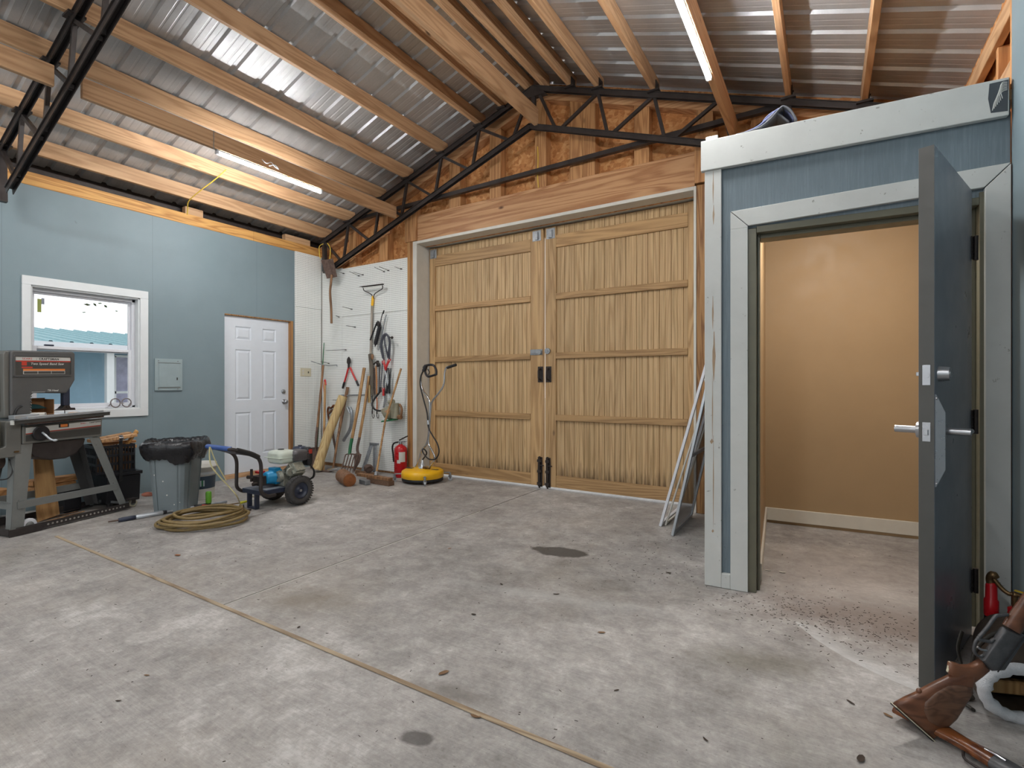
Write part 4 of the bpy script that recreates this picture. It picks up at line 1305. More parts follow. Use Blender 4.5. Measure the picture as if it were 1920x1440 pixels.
b.prism([(0.075, 0.715), (0.685, 0.720), (0.690, 0.885), (0.075, 0.858)], (0, 0.04, 0), (1, 0, 0), (0, 0, 1), (0, 0.32, 0))
b.build('base_housing', M['saw_grey'], saw, 0.006, 2)
b = MB(); b.prism([(0.095, 0.735), (0.672, 0.742), (0.674, 0.808), (0.095, 0.784)], (0, 0.0395, 0), (1, 0, 0), (0, 0, 1), (0, -0.003, 0)); b.build('dark_stripe', M['label_dark'], saw, 0.001)
b = MB(); b.prism([(0.095, 0.800), (0.672, 0.826), (0.674, 0.868), (0.095, 0.845)], (0, 0.0395, 0), (1, 0, 0), (0, 0, 1), (0, -0.003, 0)); st = b.build('front_decal', M['label_white'], saw)
b = MB(); b.prism([(0.095, 0.793), (0.672, 0.818), (0.672, 0.824), (0.095, 0.799)], (0, 0.0395, 0), (1, 0, 0), (0, 0, 1), (0, -0.0032, 0)); b.build('red_line', M['label_red'], saw)
TF = lambda x, y, z, k=0.0: MX.Translation((x, y, z)) @ MX.Rotation(k, 4, 'Y') @ MX.Rotation(PI / 2, 4, 'X')
lettering('front_lettering', 'CRAFTSMAN', M['ink'], saw, TF(0.575, 0.0355, 0.847, -0.045), 0.017)
lettering('front_lettering', 'SEARS /', M['label_red'], saw, TF(0.50, 0.0355, 0.844, -0.045), 0.015)
b = MB(); b.box((0.342, 0.028, 0.832), (0.395, 0.0365, 0.856)); b.build('power_switch', M['label_orange'], saw, 0.002)
b = MB(); b.box((0.330, 0.034, 0.828), (0.408, 0.0367, 0.860)); b.build('switch_plate', M['ink'], saw, 0.001)
# chip pan
b = MB()
prof = [(0.115, 0.715), (0.120, 0.66), (0.17, 0.60), (0.28, 0.558), (0.40, 0.556), (0.48, 0.585), (0.545, 0.66), (0.56, 0.715)]
b.prism(prof, (0, 0.055, 0), (1, 0, 0), (0, 0, 1), (0, 0.26, 0))
b.build('chip_pan', M['black_steel'], saw, 0.012, 2)
# crank wheel
b = MB(); b.lathe((0.190, 0.037, 0.795), (0, -1, 0), [(0.0, 0), (0.030, 0.0), (0.030, 0.012), (0.058, 0.014), (0.062, 0.020), (0.058, 0.027), (0.046, 0.024), (0.0, 0.022)], 28)
b.build('crank_wheel', M['black_plastic'], saw)
b = MB(); b.tube(spline([(0.195, 0.014, 0.80), (0.205, -0.012, 0.775), (0.222, -0.03, 0.745), (0.235, -0.05, 0.735)], 4), 0.008, 8); b.sph((0.242, -0.058, 0.733), 0.014, 12, 8, (1.3, 1, 0.8)); b.build('crank_handle', M['alu'], saw)
# lower wheel guard at the left
b = MB()
b.prism([(-0.135, 0.62), (0.07, 0.62), (0.07, 0.905), (-0.035, 0.905), (-0.035, 0.71), (-0.06, 0.70), (-0.085, 0.71), (-0.085, 0.945), (-0.135, 0.945)], (0, 0.045, 0), (1, 0, 0), (0, 0, 1), (0, 0.30, 0))
b.build('lower_wheel_guard', M['saw_grey'], saw, 0.006, 2)
b = MB(); b.prism([(-0.084, 0.712), (-0.061, 0.703), (-0.036, 0.712), (-0.036, 0.90), (-0.084, 0.90)], (0, 0.10, 0), (1, 0, 0), (0, 0, 1), (0, 0.2, 0)); b.build('guard_recess', plain('recess_tan', rgb(126, 118, 100), 0.6), saw)
b = MB(); b.box((0.02, 0.038, 0.655), (0.05, 0.0445, 0.668)); b.build('guard_plate', M['brass'], saw)
b = MB(); b.lathe((-0.13, 0.20, 0.585), (1, 0, 0), [(0.0, 0), (0.055, 0), (0.062, 0.01), (0.062, 0.15), (0.0, 0.16)], 20); b.build('motor', M['rust'], saw)
b = MB(); b.tube(spline([(-0.10, 0.16, 0.56), (-0.13, 0.10, 0.50), (-0.10, 0.05, 0.465), (-0.03, 0.03, 0.46), (0.02, 0.06, 0.52), (0.02, 0.10, 0.60)], 6), 0.005, 6); b.build('power_cord', M['black_rubber'], saw)
# table
tb_ = MX.Translation((0.335, 0, 0.918)) @ MX.Rotation(-0.045, 4, 'Y')
b = MB(T=tb_); b.box((-0.30, -0.005, -0.012), (0.355, 0.37, 0.014)); b.build('table', M['galv'], saw, 0.003, 2)
b = MB(T=tb_); b.box((-0.37, -0.035, -0.020), (0.37, -0.006, 0.012)); b.box((-0.37, -0.04, 0.004), (0.37, -0.03, 0.012)); b.build('fence_rail', M['label_dark'], saw, 0.002)
b = MB(T=tb_); b.box((-0.372, -0.04, -0.022), (-0.362, -0.008, 0.014)); b.build('rail_cap', M['label_white'], saw, 0.001)
b = MB(T=tb_); b.box((-0.26, -0.012, -0.035), (0.33, 0.02, -0.0125)); b.build('table_rib', M['rust'], saw)
b = MB(T=tb_); b.box((-0.25, 0.0, 0.0145), (0.34, 0.012, 0.03)); b.box((-0.32, 0.03, 0.0145), (-0.15, 0.10, 0.045)); b.build('rip_fence', M['alu'], saw, 0.002)
# upper body: C-frame with a throat
hy0, hy1 = 0.12, 0.36
hp = [(0.045, 0.945), (0.180, 0.945), (0.180, 1.100), (0.200, 1.125), (0.445, 1.118), (0.478, 1.165), (0.515, 1.235), (0.516, 1.470), (0.500, 1.487), (0.060, 1.472), (0.045, 1.455)]
b = MB(); b.prism(hp, (0, hy0, 0), (1, 0, 0), (0, 0, 1), (0, hy1 - hy0, 0)); b.build('wheel_head', M['saw_dark'], saw, 0.012, 3)
b = MB(); b.prism([(0.012, 0.93), (0.046, 0.93), (0.046, 1.46), (0.020, 1.465), (0.005, 1.44)], (0, hy0 + 0.02, 0), (1, 0, 0), (0, 0, 1), (0, 0.10, 0)); b.build('rear_cover', M['saw_grey'], saw, 0.006, 2)
b = MB(); b.prism([(-0.02, 1.0), (0.006, 0.98), (0.006, 1.44), (-0.02, 1.44)], (0, hy0 + 0.06, 0), (1, 0, 0), (0, 0, 1), (0, 0.14, 0)); b.build('back_cover', M['saw_leg'], saw, 0.006, 2)
# raised bezel and decal
b = MB()
o_ = [(0.068, 1.258), (0.480, 1.270), (0.490, 1.28), (0.490, 1.438), (0.480, 1.448), (0.068, 1.436), (0.058, 1.426), (0.058, 1.268)]
i_ = [(0.078, 1.268), (0.472, 1.280), (0.480, 1.288), (0.480, 1.430), (0.472, 1.437), (0.078, 1.426), (0.070, 1.418), (0.070, 1.276)]
vs = [(x, hy0 - 0.0005, z) for x, z in o_] + [(x, hy0 - 0.008, z) for x, z in o_] + [(x, hy0 - 0.008, z) for x, z in i_] + [(x, hy0 - 0.0005, z) for x, z in i_]
fs = []
for a in (0, 8, 16):
    fs += [(a + i, a + (i + 1) % 8, a + 8 + (i + 1) % 8, a + 8 + i) for i in range(8)]
b.add(vs, fs); b.build('bezel', M['saw_dark'], saw)
def decal(nm, x0, x1, z0, z1, mat, dy, par=saw):
    k = 0.029
    b = MB(); b.prism([(x0, z0 + k * (x0 - 0.07)), (x1, z0 + k * (x1 - 0.07)), (x1, z1 + k * (x1 - 0.07)), (x0, z1 + k * (x0 - 0.07))], (0, hy0 - dy, 0), (1, 0, 0), (0, 0, 1), (0, -0.0006, 0))
    return b.build(nm, M[mat], par)
pn = decal('name_decal', 0.072, 0.478, 1.272, 1.424, 'label_dark', 0.0004)
decal('white_band', 0.074, 0.476, 1.391, 1.421, 'label_white', 0.0012, pn)
decal('red_band', 0.074, 0.476, 1.381, 1.389, 'label_red', 0.0012, pn)
decal('red_block', 0.115, 0.150, 1.350, 1.381, 'label_red', 0.0012, pn)
decal('red_block', 0.115, 0.19, 1.328, 1.340, 'label_red', 0.0012, pn)
decal('orange_band', 0.125, 0.432, 1.306, 1.322, 'label_orange', 0.0012, pn)
decal('speed_chart', 0.125, 0.432, 1.278, 1.3055, 'label_white', 0.0011, pn)
decal('chart_cell', 0.130, 0.226, 1.281, 1.302, 'label_dark', 0.002, pn); decal('chart_cell', 0.230, 0.325, 1.281, 1.302, 'label_dark', 0.002, pn); decal('chart_cell', 0.329, 0.428, 1.281, 1.302, 'label_dark', 0.002, pn)
dk = -0.029
lettering('head_lettering', 'SEARS', M['label_red'], saw, TF(0.118, hy0 - 0.0022, 1.399, dk), 0.024, spacing=1.1)
lettering('head_lettering', '/', M['label_dark'], saw, TF(0.216, hy0 - 0.0022, 1.400, dk), 0.022)
lettering('head_lettering', 'CRAFTSMAN', M['ink'], saw, TF(0.236, hy0 - 0.0022, 1.402, dk), 0.024, bold=0.0006, spacing=1.12)
lettering('head_lettering', 'Two Speed Band Saw', M['label_white'], saw, TF(0.176, hy0 - 0.0022, 1.359, dk), 0.026, shear=0.25, bold=0.0004, spacing=1.08)
lettering('head_lettering', 'Tilt Head', M['label_white'], saw, TF(0.295, hy0 - 0.0022, 1.139, 0.02), 0.022, shear=0.25, bold=0.0004)
b = MB(); b.box((0.185, hy0 - 0.0022, 1.131), (0.280, hy0 - 0.0004, 1.134)); b.build('decal_line', M['label_white'], saw)
# ribbed throat edge, guide post and blade
b = MB()
for k in range(7):
    b.cyl((0.176, hy0 + 0.006, 0.975 + k * 0.022), (0.192, hy0 + 0.02, 0.965 + k * 0.022), 0.007, None, 8)
b.build('throat_ribs', M['saw_leg'], saw)
b = MB(); b.box((0.448, 0.16, 1.01), (0.500, 0.20, 1.18)); b.build('guide_post', M['navy'], saw, 0.004, 2)
b = MB(); b.prism([(0.40, 0.968), (0.54, 0.968), (0.535, 0.988), (0.50, 0.990), (0.49, 1.012), (0.455, 1.012), (0.43, 0.985)], (0, 0.15, 0), (1, 0, 0), (0, 0, 1), (0, 0.06, 0)); b.cyl((0.475, 0.145, 1.0), (0.475, 0.155, 1.0), 0.012); b.build('blade_guide', M['dark_iron'], saw, 0.002)
b = MB(); b.box((0.470, 0.175, 0.93), (0.472, 0.186, 1.02)); b.build('blade', M['galv'], saw)
b = MB(); b.tube([(0.115 + 0.05 * math.cos(t), hy0 - 0.006, 0.93 + 0.09 * math.sin(t)) for t in [PI * 0.5 + PI * 0.5 * k / 10 for k in range(11)]], 0.008, 8); b.build('wheel_rim', M['black_rubber'], saw)

# on the saw table
def tz(x):
    return 0.918 + 0.014 + 0.045 * (x - 0.335)
cb = thing('cardboard_box', 'small open cardboard box with a teal cloth on the saw table', 'box', sw(0.285, 0.245, tz(0.285) + 0.002), SA)
b = MB(); 
for lo, hi in (((-0.075, 0.05, 0.001), (0.085, 0.055, 0.14)), ((0.08, -0.06, 0.001), (0.085, 0.055, 0.13)), ((-0.08, -0.06, 0.001), (-0.075, 0.055, 0.14)), ((-0.08, -0.06, 0.0), (0.085, 0.055, 0.004))):
    b.box(lo, hi)
b.prism([(-0.08, 0.0), (0.085, 0.0), (0.07, 0.035), (-0.05, 0.03)], (0, -0.06, 0.003), (1, 0, 0), (0, -0.7, 0.2), (0, 0, 0.004)); b.T = None; b.v = [V((p.x * 1.25, p.y * 1.0, p.z * 1.05)) for p in b.v]; b.build('carton', M['card'], cb)
b = MB(); b.prism([(-0.074, 0.05), (0.07, 0.055), (0.02, 0.085), (-0.074, 0.105)], (0, -0.02, 0.0), (1, 0, 0), (0, 0, 1), (0, 0.06, 0)); b.v = [V((p.x * 1.25, p.y, p.z * 1.05)) for p in b.v]; b.build('cloth', M['teal_cloth'], cb, 0.008, 2)
rp = MB(sw(0.2, 0.08, tz(0.2)))
p0, p1 = sw(0.165, 0.17, tz(0.16) + 0.018), sw(0.245, 0.05, tz(0.24) + 0.018)
d_ = (p1 - p0).normalized()
rp.lathe(p0, d_, [(0.012, 0.0), (0.018, 0.0), (0.018, 0.14), (0.011, 0.14), (0.011, 0.01)], 16)
tag(rp.build('paper_roll', M['paper']), 'short white paper roll lying on the saw table', 'roll')
b = MB(sw(0.47, 0.10, tz(0.47) + 0.004))
b.add([sw(0.44, 0.06, tz(0.44) + 0.003), sw(0.56, 0.12, tz(0.56) + 0.003), sw(0.53, 0.17, tz(0.53) + 0.003), sw(0.46, 0.13, tz(0.46) + 0.003),
       sw(0.44, 0.06, tz(0.44) + 0.007), sw(0.56, 0.12, tz(0.56) + 0.007), sw(0.53, 0.17, tz(0.53) + 0.010), sw(0.46, 0.13, tz(0.46) + 0.010)],
      [(0, 3, 2, 1), (4, 5, 6, 7), (0, 1, 5, 4), (1, 2, 6, 5), (2, 3, 7, 6), (3, 0, 4, 7)])
tag(b.build('wood_shaving', M['scrap_x']), 'pale thin wood offcut on the saw table', 'offcut')
b = MB(sw(-0.11, 0.15, 0.95)); b.box(sw(-0.13, 0.10, 0.946), sw(-0.09, 0.22, 0.966))
tag(b.build('wood_offcut', M['scrap'], bev=0.002), 'small wood offcut on the lower wheel guard at the photo edge', 'offcut')

# mobile base: perforated angle rails with wheels
mb_ = thing('mobile_base', 'black perforated mobile base under the band saw', 'mobile base', SO, SA)
def rail(p, q, h=0.052, holes=True, z=0.04):
    b = MB()
    p, q = V(p), V(q)
    L = (q - p).length
    d = (q - p).normalized()
    nrm = V((d.y, -d.x, 0))
    b.bar(p + V((0, 0, z)), q + V((0, 0, z)), 0.004, h)
    b.bar(p + V((0, 0, z - h / 2 + 0.002)) - nrm * 0.02, q + V((0, 0, z - h / 2 + 0.002)) - nrm * 0.02, 0.04, 0.004)
    b.build('rail', M['black_steel'], mb_)
    if holes:
        b = MB()
        k = 0.22
        while k < L - 0.02:
            c = p + d * k + V((0, 0, z))
            b.cyl(c + nrm * 0.0021, c + nrm * 0.0032, 0.008, None, 10)
            k += 0.033
        b.build('rail_holes', plain('rail_hole_light', rgb(150, 146, 138), 0.9), mb_)
rail((0.0, -0.012, 0), (0.90, -0.012, 0))
rail((0.86, 0.44, 0), (0.03, 0.44, 0))
rail((0.0, 0.44, 0), (-0.045, -0.008, 0), 0.05, False)
b = MB(); b.prism([(-0.05, 0.004), (0.17, 0.004), (0.20, 0.03), (0.16, 0.058), (-0.05, 0.062)], (0, -0.0165, 0), (1, 0, 0), (0, 0, 1), (0, -0.004, 0)); b.build('corner_plate', M['black_steel'], mb_, 0.001)
b = MB(); b.prism([(0.16, 0.0), (-0.21, 0.0), (-0.21, 0.02), (0.16, 0.02)], (0.885, 0.2, 0.05), (0, 1, 0), (0, 0, 1), (0.012, 0, 0)); b.build('axle_bar', M['galv'], mb_)
for x, y, r in ((0.115, 0.04, 0.055), (0.99, 0.06, 0.036)):
    b = MB()
    ax = V((0, 1, 0)) if x < 0.5 else V((0.5, 0.86, 0))
    b.lathe(V((x, y, r + 0.001)) - ax * 0.013, ax, [(0.0, 0), (r * 0.8, 0), (r, 0.004), (r, 0.022), (r * 0.8, 0.026), (0.0, 0.026)], 20)
    w_ = b.build('wheel', M['white_pvc'] if x < 0.5 else M['ivory'], mb_)
    b = MB(); b.lathe(V((x, y, r + 0.001)) - ax * 0.015, ax, [(0.0, 0), (r * 0.55, 0), (r * 0.5, 0.03), (0.0, 0.03)], 14); b.build('hub', M['saw_leg'], w_)
    if x > 0.5:
        b = MB(); b.box((x - 0.10, y - 0.035, 2 * r + 0.004), (x + 0.03, y + 0.035, 2 * r + 0.012)); b.box((x - 0.03, y - 0.026, r), (x + 0.01, y - 0.021, 2 * r + 0.004)); b.build('caster_bracket', M['black_steel'], mb_, 0.001)

# boards and scraps around the stand
b = MB(sw(0.50, 0.58, 0.0))
P0, P1 = sw(0.40, 0.54), sw(0.60, 0.56)
ty = sw(0, 0, 0) - sw(0, 0.04, 0)
def plank(nm, lab, corners, thick, mat, cat='board', grp=None, bev=0.002):
    a = [V(p) for p in corners]
    nr = (a[1] - a[0]).cross(a[3] - a[0]).normalized() * thick
    c = sum(a, V()) / 4
    b = MB((c.x, c.y, min(p.z for p in a)))
    b.add(a + [p + nr for p in a], [(0, 3, 2, 1), (4, 5, 6, 7), (0, 1, 5, 4), (1, 2, 6, 5), (2, 3, 7, 6), (3, 0, 4, 7)])
    return tag(b.build(nm, M[mat], bev=bev), lab, cat, grp)
plank('plywood_offcut', 'plywood offcut leaning up inside the saw stand', [sw(0.33, 0.30, 0.002), sw(0.50, 0.30, 0.03), sw(0.485, 0.37, 0.56), sw(0.345, 0.37, 0.56)], 0.018, 'ply')
plank('long_board', 'upper of two long pine boards behind the saw stand', [sw(0.40, 0.46, 0.290), sw(0.80, 0.45, 0.285), sw(0.86, 0.56, 0.285), sw(0.40, 0.62, 0.290)], 0.045, 'scrap')
plank('long_board', 'lower of two long pine boards behind the saw stand', [sw(0.40, 0.44, 0.240), sw(0.74, 0.44, 0.238), sw(0.80, 0.58, 0.238), sw(0.40, 0.62, 0.240)], 0.042, 'scrap')
plank('shelf_board', 'pale board poking in at the left photo edge behind the saw', [sw(-0.15, 0.50, 0.245), sw(0.285, 0.50, 0.245), sw(0.285, 0.80, 0.245), sw(-0.15, 0.80, 0.245)], 0.05, 'scrap')
b = MB(sw(0.05, 0.65, 0.0)); b.T = MX.Translation(SO) @ MX.Rotation(SA, 4, 'Z')
b.box((-0.15, 0.52, 0.0), (0.24, 0.80, 0.06)); b.box((-0.12, 0.55, 0.06), (0.20, 0.58, 0.244)); b.box((-0.12, 0.74, 0.06), (0.20, 0.78, 0.244))
tag(b.build('board_rack', M['black_steel'], bev=0.003), 'low dark rack carrying the pale board at the left edge', 'rack')
b = MB(sw(0.9, 0.62, 0.0)); b.T = MX.Translation(SO) @ MX.Rotation(SA, 4, 'Z')
b.box((0.63, 0.43, 0.0), (0.78, 0.70, 0.20)); b.box((0.62, 0.42, 0.20), (0.79, 0.71, 0.236))
tag(b.build('low_crate', M['black_plastic'], bev=0.004), 'low black crate under the two long pine boards', 'crate')
plank('floor_stick', 'thin brown stick on the floor inside the saw stand', [sw(0.30, 0.22, 0.001), sw(0.72, 0.30, 0.001), sw(0.72, 0.315, 0.001), sw(0.30, 0.235, 0.001)], 0.006, 'scrap_x', 'stick')
plank('floor_stick', 'second thin stick on the floor by the rear rail of the base', [sw(0.42, 0.33, 0.001), sw(0.70, 0.35, 0.001), sw(0.70, 0.37, 0.001), sw(0.42, 0.35, 0.001)], 0.008, 'handle_old', 'stick')

# black tote with a milk crate of offcuts, strapped together
TX = -5.86
to = thing('storage_tote', 'black plastic tote under the milk crate', 'tote', (TX - 0.20, 2.22, 0))
b = MB(to.location)
b.prism([(-0.18, 0.04), (0.18, 0.04), (0.205, 0.30), (-0.205, 0.30)], (TX - 0.20, 2.085, 0), (1, 0, 0), (0, 0, 1), (0, 0.28, 0)); b.build('tub', M['black_plastic'], to, 0.008, 2)
b = MB(to.location); b.box((TX - 0.42, 2.07, 0.302), (TX + 0.012, 2.38, 0.336)); b.build('rim', M['black_plastic'], to, 0.006, 2)
b = MB(to.location)
for x in (TX - 0.36, TX - 0.05):
    for y in (2.12, 2.32):
        b.cyl((x, y, 0.0), (x, y, 0.04), 0.02, None, 10)
b.build('feet', M['black_rubber'], to)
mc = thing('milk_crate', 'black lattice milk crate full of wood offcuts', 'crate', (TX - 0.20, 2.14, 0.337))
mo = mc.location
def crate_side(nm, p, q, n_):
    b = MB(mo)
    p, q = V(p), V(q)
    up = V((0, 0, 1))
    H = 0.27
    for z in (0.012, 0.09, 0.17, 0.258):
        b.bar(p + up * z, q + up * z, 0.012, 0.024)
    for k in range(n_ + 1):
        c = p.lerp(q, k / n_)
        b.bar(c + up * 0.0, c + up * H, 0.011, 0.010, (q - p))
    b.build(nm, M['black_plastic'], mc)
zz = 0.338
cx0, cx1, cy0, cy1 = TX - 0.33, TX, 2.00, 2.31
crate_side('front_side', (cx1, cy0, zz), (cx1, cy1, zz), 12); crate_side('left_side', (cx0, cy0, zz), (cx1, cy0, zz), 12)
crate_side('right_side', (cx0, cy1, zz), (cx1, cy1, zz), 12); crate_side('back_side', (cx0, cy0, zz), (cx0, cy1, zz), 12)
b = MB(mo); b.box((cx0 - 0.01, cy0 - 0.01, zz - 0.0005), (cx1 + 0.01, cy1 + 0.01, zz + 0.008)); b.build('bottom', M['black_plastic'], mc)
b = MB(mo); b.box((cx0 + 0.02, cy0 + 0.02, zz + 0.01), (cx1 - 0.02, cy1 - 0.02, zz + 0.19)); tag(b.build('offcut_heap', M['handle_old'], bev=0.01), 'dim heap of offcuts inside the milk crate', 'offcuts', None, 'stuff')
sp = ((0.00, 0.60, 0.34, 0.03, 0.08, 2.00, -0.04, 'thick pale offcut at the left of the milk crate', 'scrap_x'),
      (0.03, 0.655, 0.30, 0.03, 0.09, 2.03, 0.06, 'long pale offcut crossing the top of the milk crate', 'scrap_x'),
      (-0.06, 0.62, 0.30, 0.025, 0.07, 2.06, 0.0, 'offcut lying in the middle of the milk crate', 'scrap'),
      (-0.12, 0.65, 0.34, 0.03, 0.09, 2.00, 0.08, 'offcut at the back of the milk crate', 'scrap_x'))
for dx, z, L, th, w_, y0, tilt, lab, mt in sp:
    b = MB((TX - 0.05 + dx, y0 + L / 2, z))
    b.bar((TX - 0.05 + dx, y0, z), (TX - 0.06 + dx, y0 + L, z + tilt * 0.6), w_, th)
    tag(b.build('wood_offcut', M[mt], bev=0.003), lab, 'offcut', 'offcuts in the milk crate')
b = MB((TX - 0.05, 2.31, 0.62)); b.bar((TX - 0.06, 2.27, 0.60), (TX - 0.03, 2.345, 0.735), 0.02, 0.05, (1, 0, 0)); tag(b.build('wood_offcut', M['plate'], bev=0.003), 'orange offcut standing up at the right of the milk crate', 'offcut', 'offcuts in the milk crate')
b = MB((TX - 0.15, 2.55, 0.60)); b.bar((TX - 0.24, 2.20, 0.60), (TX - 0.20, 2.42, 0.70), 0.02, 0.05, (1, 0, 0)); tag(b.build('wood_offcut', M['scrap'], bev=0.003), 'offcut whose tip shows above the bin liner', 'offcut', 'offcuts in the milk crate')
sb = thing('cinch_strap', 'black strap with a steel buckle around the milk crate and tote', 'strap', (TX + 0.012, 2.19, 0.28))
b = MB(sb.location); b.bar((TX + 0.0165, 2.19, 0.25), (TX + 0.014, 2.19, 0.645), 0.004, 0.028, (0, 1, 0)); b.build('webbing', M['strap'], sb)
b = MB(sb.location); b.box((TX + 0.004, 2.174, 0.645), (TX + 0.03, 2.206, 0.70)); b.cyl((TX + 0.03, 2.172, 0.675), (TX + 0.03, 2.208, 0.675), 0.009); b.build('buckle', M['chrome'], sb, 0.003)
b = MB((-5.66, 2.36, 0.09)); b.sph((-5.68, 2.345, 0.116), 0.04, 14, 8, (0.9, 1.2, 0.55)); b.sph((-5.67, 2.37, 0.108), 0.03, 12, 8, (1, 1.2, 0.5))
tag(b.build('rag', M['salmon'], sub=1), 'salmon rag on the rear caster of the mobile base', 'rag')

# ================================================================== bin with liner
ta = math.radians(38)
bn = thing('trash_can', 'square grey plastic trash can with a black liner', 'trash can', (-5.290, 2.432, 0), ta)
def ring(h, z, r, n_=40, p=5.0):
    out_ = []
    for k in range(n_):
        t = 2 * PI * k / n_
        c, s = math.cos(t), math.sin(t)
        m_ = (abs(c) ** p + abs(s) ** p) ** (-1 / p)
        out_.append(V((c * m_ * h, s * m_ * h, z)))
    return out_
b = MB()
lv = [(0.135, 0.002), (0.147, 0.006), (0.150, 0.05), (0.168, 0.30), (0.184, 0.56), (0.184, 0.575), (0.196, 0.575), (0.196, 0.60), (0.186, 0.602), (0.150, 0.20), (0.13, 0.02)]
vs = []
for h, z in lv:
    vs += ring(h, z, 0)
fs = [(j * 40 + k, j * 40 + (k + 1) % 40, (j + 1) * 40 + (k + 1) % 40, (j + 1) * 40 + k) for j in range(len(lv) - 1) for k in range(40)]
fs += [tuple(range(39, -1, -1)), tuple(range(10 * 40, 11 * 40))]
b.add(vs, fs, False)
b.build('bin_body', M['can_grey'], bn, 0.002)
b = MB()
for s_ in (-0.10, 0.10):
    for ax in (0, 1):
        for sg in (-1, 1):
            p = [s_ * 0.85, sg * 0.149, 0.03]; q = [s_, sg * 0.187, 0.565]
            if ax:
                p[0], p[1] = p[1], p[0]; q[0], q[1] = q[1], q[0]
            b.bar(p, q, 0.008, 0.005)
b.build('bin_ribs', M['can_grey'], bn)
b = MB()
for (x, z, r) in ((-0.03, 0.30, 0.006), (0.0, 0.17, 0.007), (0.09, 0.14, 0.004), (0.06, 0.08, 0.005), (-0.10, 0.36, 0.007), (0.11, 0.10, 0.004)):
    y = -(0.150 + (z - 0.05) / 0.51 * 0.034) - 0.0005
    b.cyl((x, y, z), (x, y - 0.0012, z), r, None, 8)
b.build('paint_spots', M['bucket_white'], bn)
# liner: crumpled film turned over the rim
lp = []
N = 120
rs_ = random.Random(5)
ph = [rs_.uniform(0, 6.28) for _ in range(12)]
def crump(t, a):
    return a * (math.sin(3 * t + ph[0]) * 0.5 + math.sin(5 * t + ph[1]) * 0.4 + math.sin(11 * t + ph[2]) * 0.16 + math.sin(29 * t + ph[3]) * 0.14)
lev = [(0.120, 0.30, 0.010, 0), (0.160, 0.50, 0.014, 0.01), (0.185, 0.60, 0.016, 0.012), (0.200, 0.650, 0.014, 0.016), (0.216, 0.672, 0.012, 0.016), (0.236, 0.655, 0.012, 0.014), (0.245, 0.615, 0.012, 0.012), (0.236, 0.565, 0.012, 0.018), (0.216, 0.515, 0.010, 0.028), (0.203, 0.490, 0.010, 0.04)]
vs = []
for j, (h, z, rr, zr) in enumerate(lev):
    for k in range(N):
        t = 2 * PI * k / N
        c, s = math.cos(t), math.sin(t)
        m_ = (abs(c) ** 4.5 + abs(s) ** 4.5) ** (-1 / 4.5)
        tt = t + 0.35 * math.sin(j * 1.3 + ph[j % 12])
        h2 = h + crump(tt, rr)
        vs.append(V((c * m_ * h2, s * m_ * h2, z + crump(tt * 1.0 + 1.7 + 0.2 * j, zr))))
fs = [(j * N + k, j * N + (k + 1) % N, (j + 1) * N + (k + 1) % N, (j + 1) * N + k) for j in range(len(lev) - 1) for k in range(N)]
fs.append(tuple(range(N)))
b = MB(); b.add(vs, fs, True); b.build('bin_liner', M['bag'], bn)

# bucket behind it
bk = thing('bucket', 'white bucket with a dark blue label behind the trash can', 'bucket', (-5.595, 2.80, 0))
bl_ = bk.location
b = MB(bl_); b.lathe(bl_, (0, 0, 1), [(0.0, 0.002), (0.128, 0.002), (0.132, 0.01), (0.148, 0.33), (0.156, 0.33), (0.156, 0.345), (0.149, 0.346), (0.155, 0.375), (0.147, 0.376), (0.142, 0.32), (0.125, 0.02), (0.0, 0.02)], 32); b.build('pail', M['bucket_white'], bk)
b = MB(bl_); b.lathe(bl_, (0, 0, 1), [(0.1325, 0.03), (0.1445, 0.245)], 32); b.build('label', M['bucket_label'], bk)
b = MB(bl_); b.lathe(bl_ + V((0, 0, 0)), (0, 0, 1), [(0.1455, 0.262), (0.147, 0.29)], 32); b.build('grey_band', M['alu'], bk)
for k in range(5):
    b = MB(bl_)
    t = -0.62 + k * 0.10
    c = bl_ + V((math.cos(t) * 0.1425, math.sin(t) * 0.1425, 0.175))
    b.bar(c + V((0, 0, -0.03)), c + V((0, 0, 0.03)), 0.012, 0.002, (math.cos(t), math.sin(t), 0)); b.build('label_stroke', M['green_paint'] if k % 2 else M['alu'], bk)

# ================================================================== pressure washer
pw = thing('pressure_washer', 'wheeled pressure washer with a blue pump and cream fuel tank', 'pressure washer', (-4.66, 3.165, 0))
po = pw.location
def W():
    return MB(po)
for sx in (1, -1):
    b = W()
    c = po + V((sx * 0.205, 0, 0.146))
    ax = V((sx, 0, 0))
    b.lathe(c - ax * 0.045, ax, [(0.07, 0.0), (0.115, 0.004), (0.136, 0.016), (0.144, 0.03), (0.144, 0.06), (0.136, 0.076), (0.115, 0.088), (0.082, 0.090), (0.080, 0.070), (0.07, 0.0)], 36)
    for k in range(36):
        t = 2 * PI * k / 36
        u = V((0, math.cos(t), math.sin(t)))
        for q in (-0.02, 0.012):
            b.bar(c + ax * q + u * 0.142, c + ax * (q + 0.026) + u * 0.142, 0.014, 0.006, u)
    tw = b.build('wheel', M['rubber'], pw)
    b = W(); b.lathe(c - ax * 0.03, ax, [(0.0, 0.0), (0.078, 0.0), (0.080, 0.062), (0.074, 0.064), (0.070, 0.040), (0.032, 0.036), (0.028, 0.05), (0.0, 0.05)], 28); b.build('rim', M['navy'], tw)
    b = W(); b.cyl(c + ax * 0.02, c + ax * 0.034, 0.013, None, 12); b.build('axle_nut', M['satin'], tw)
b = W(); b.cyl(po + V((-0.2, 0, 0.146)), po + V((0.2, 0, 0.146)), 0.010); b.build('axle', M['galv'], pw)
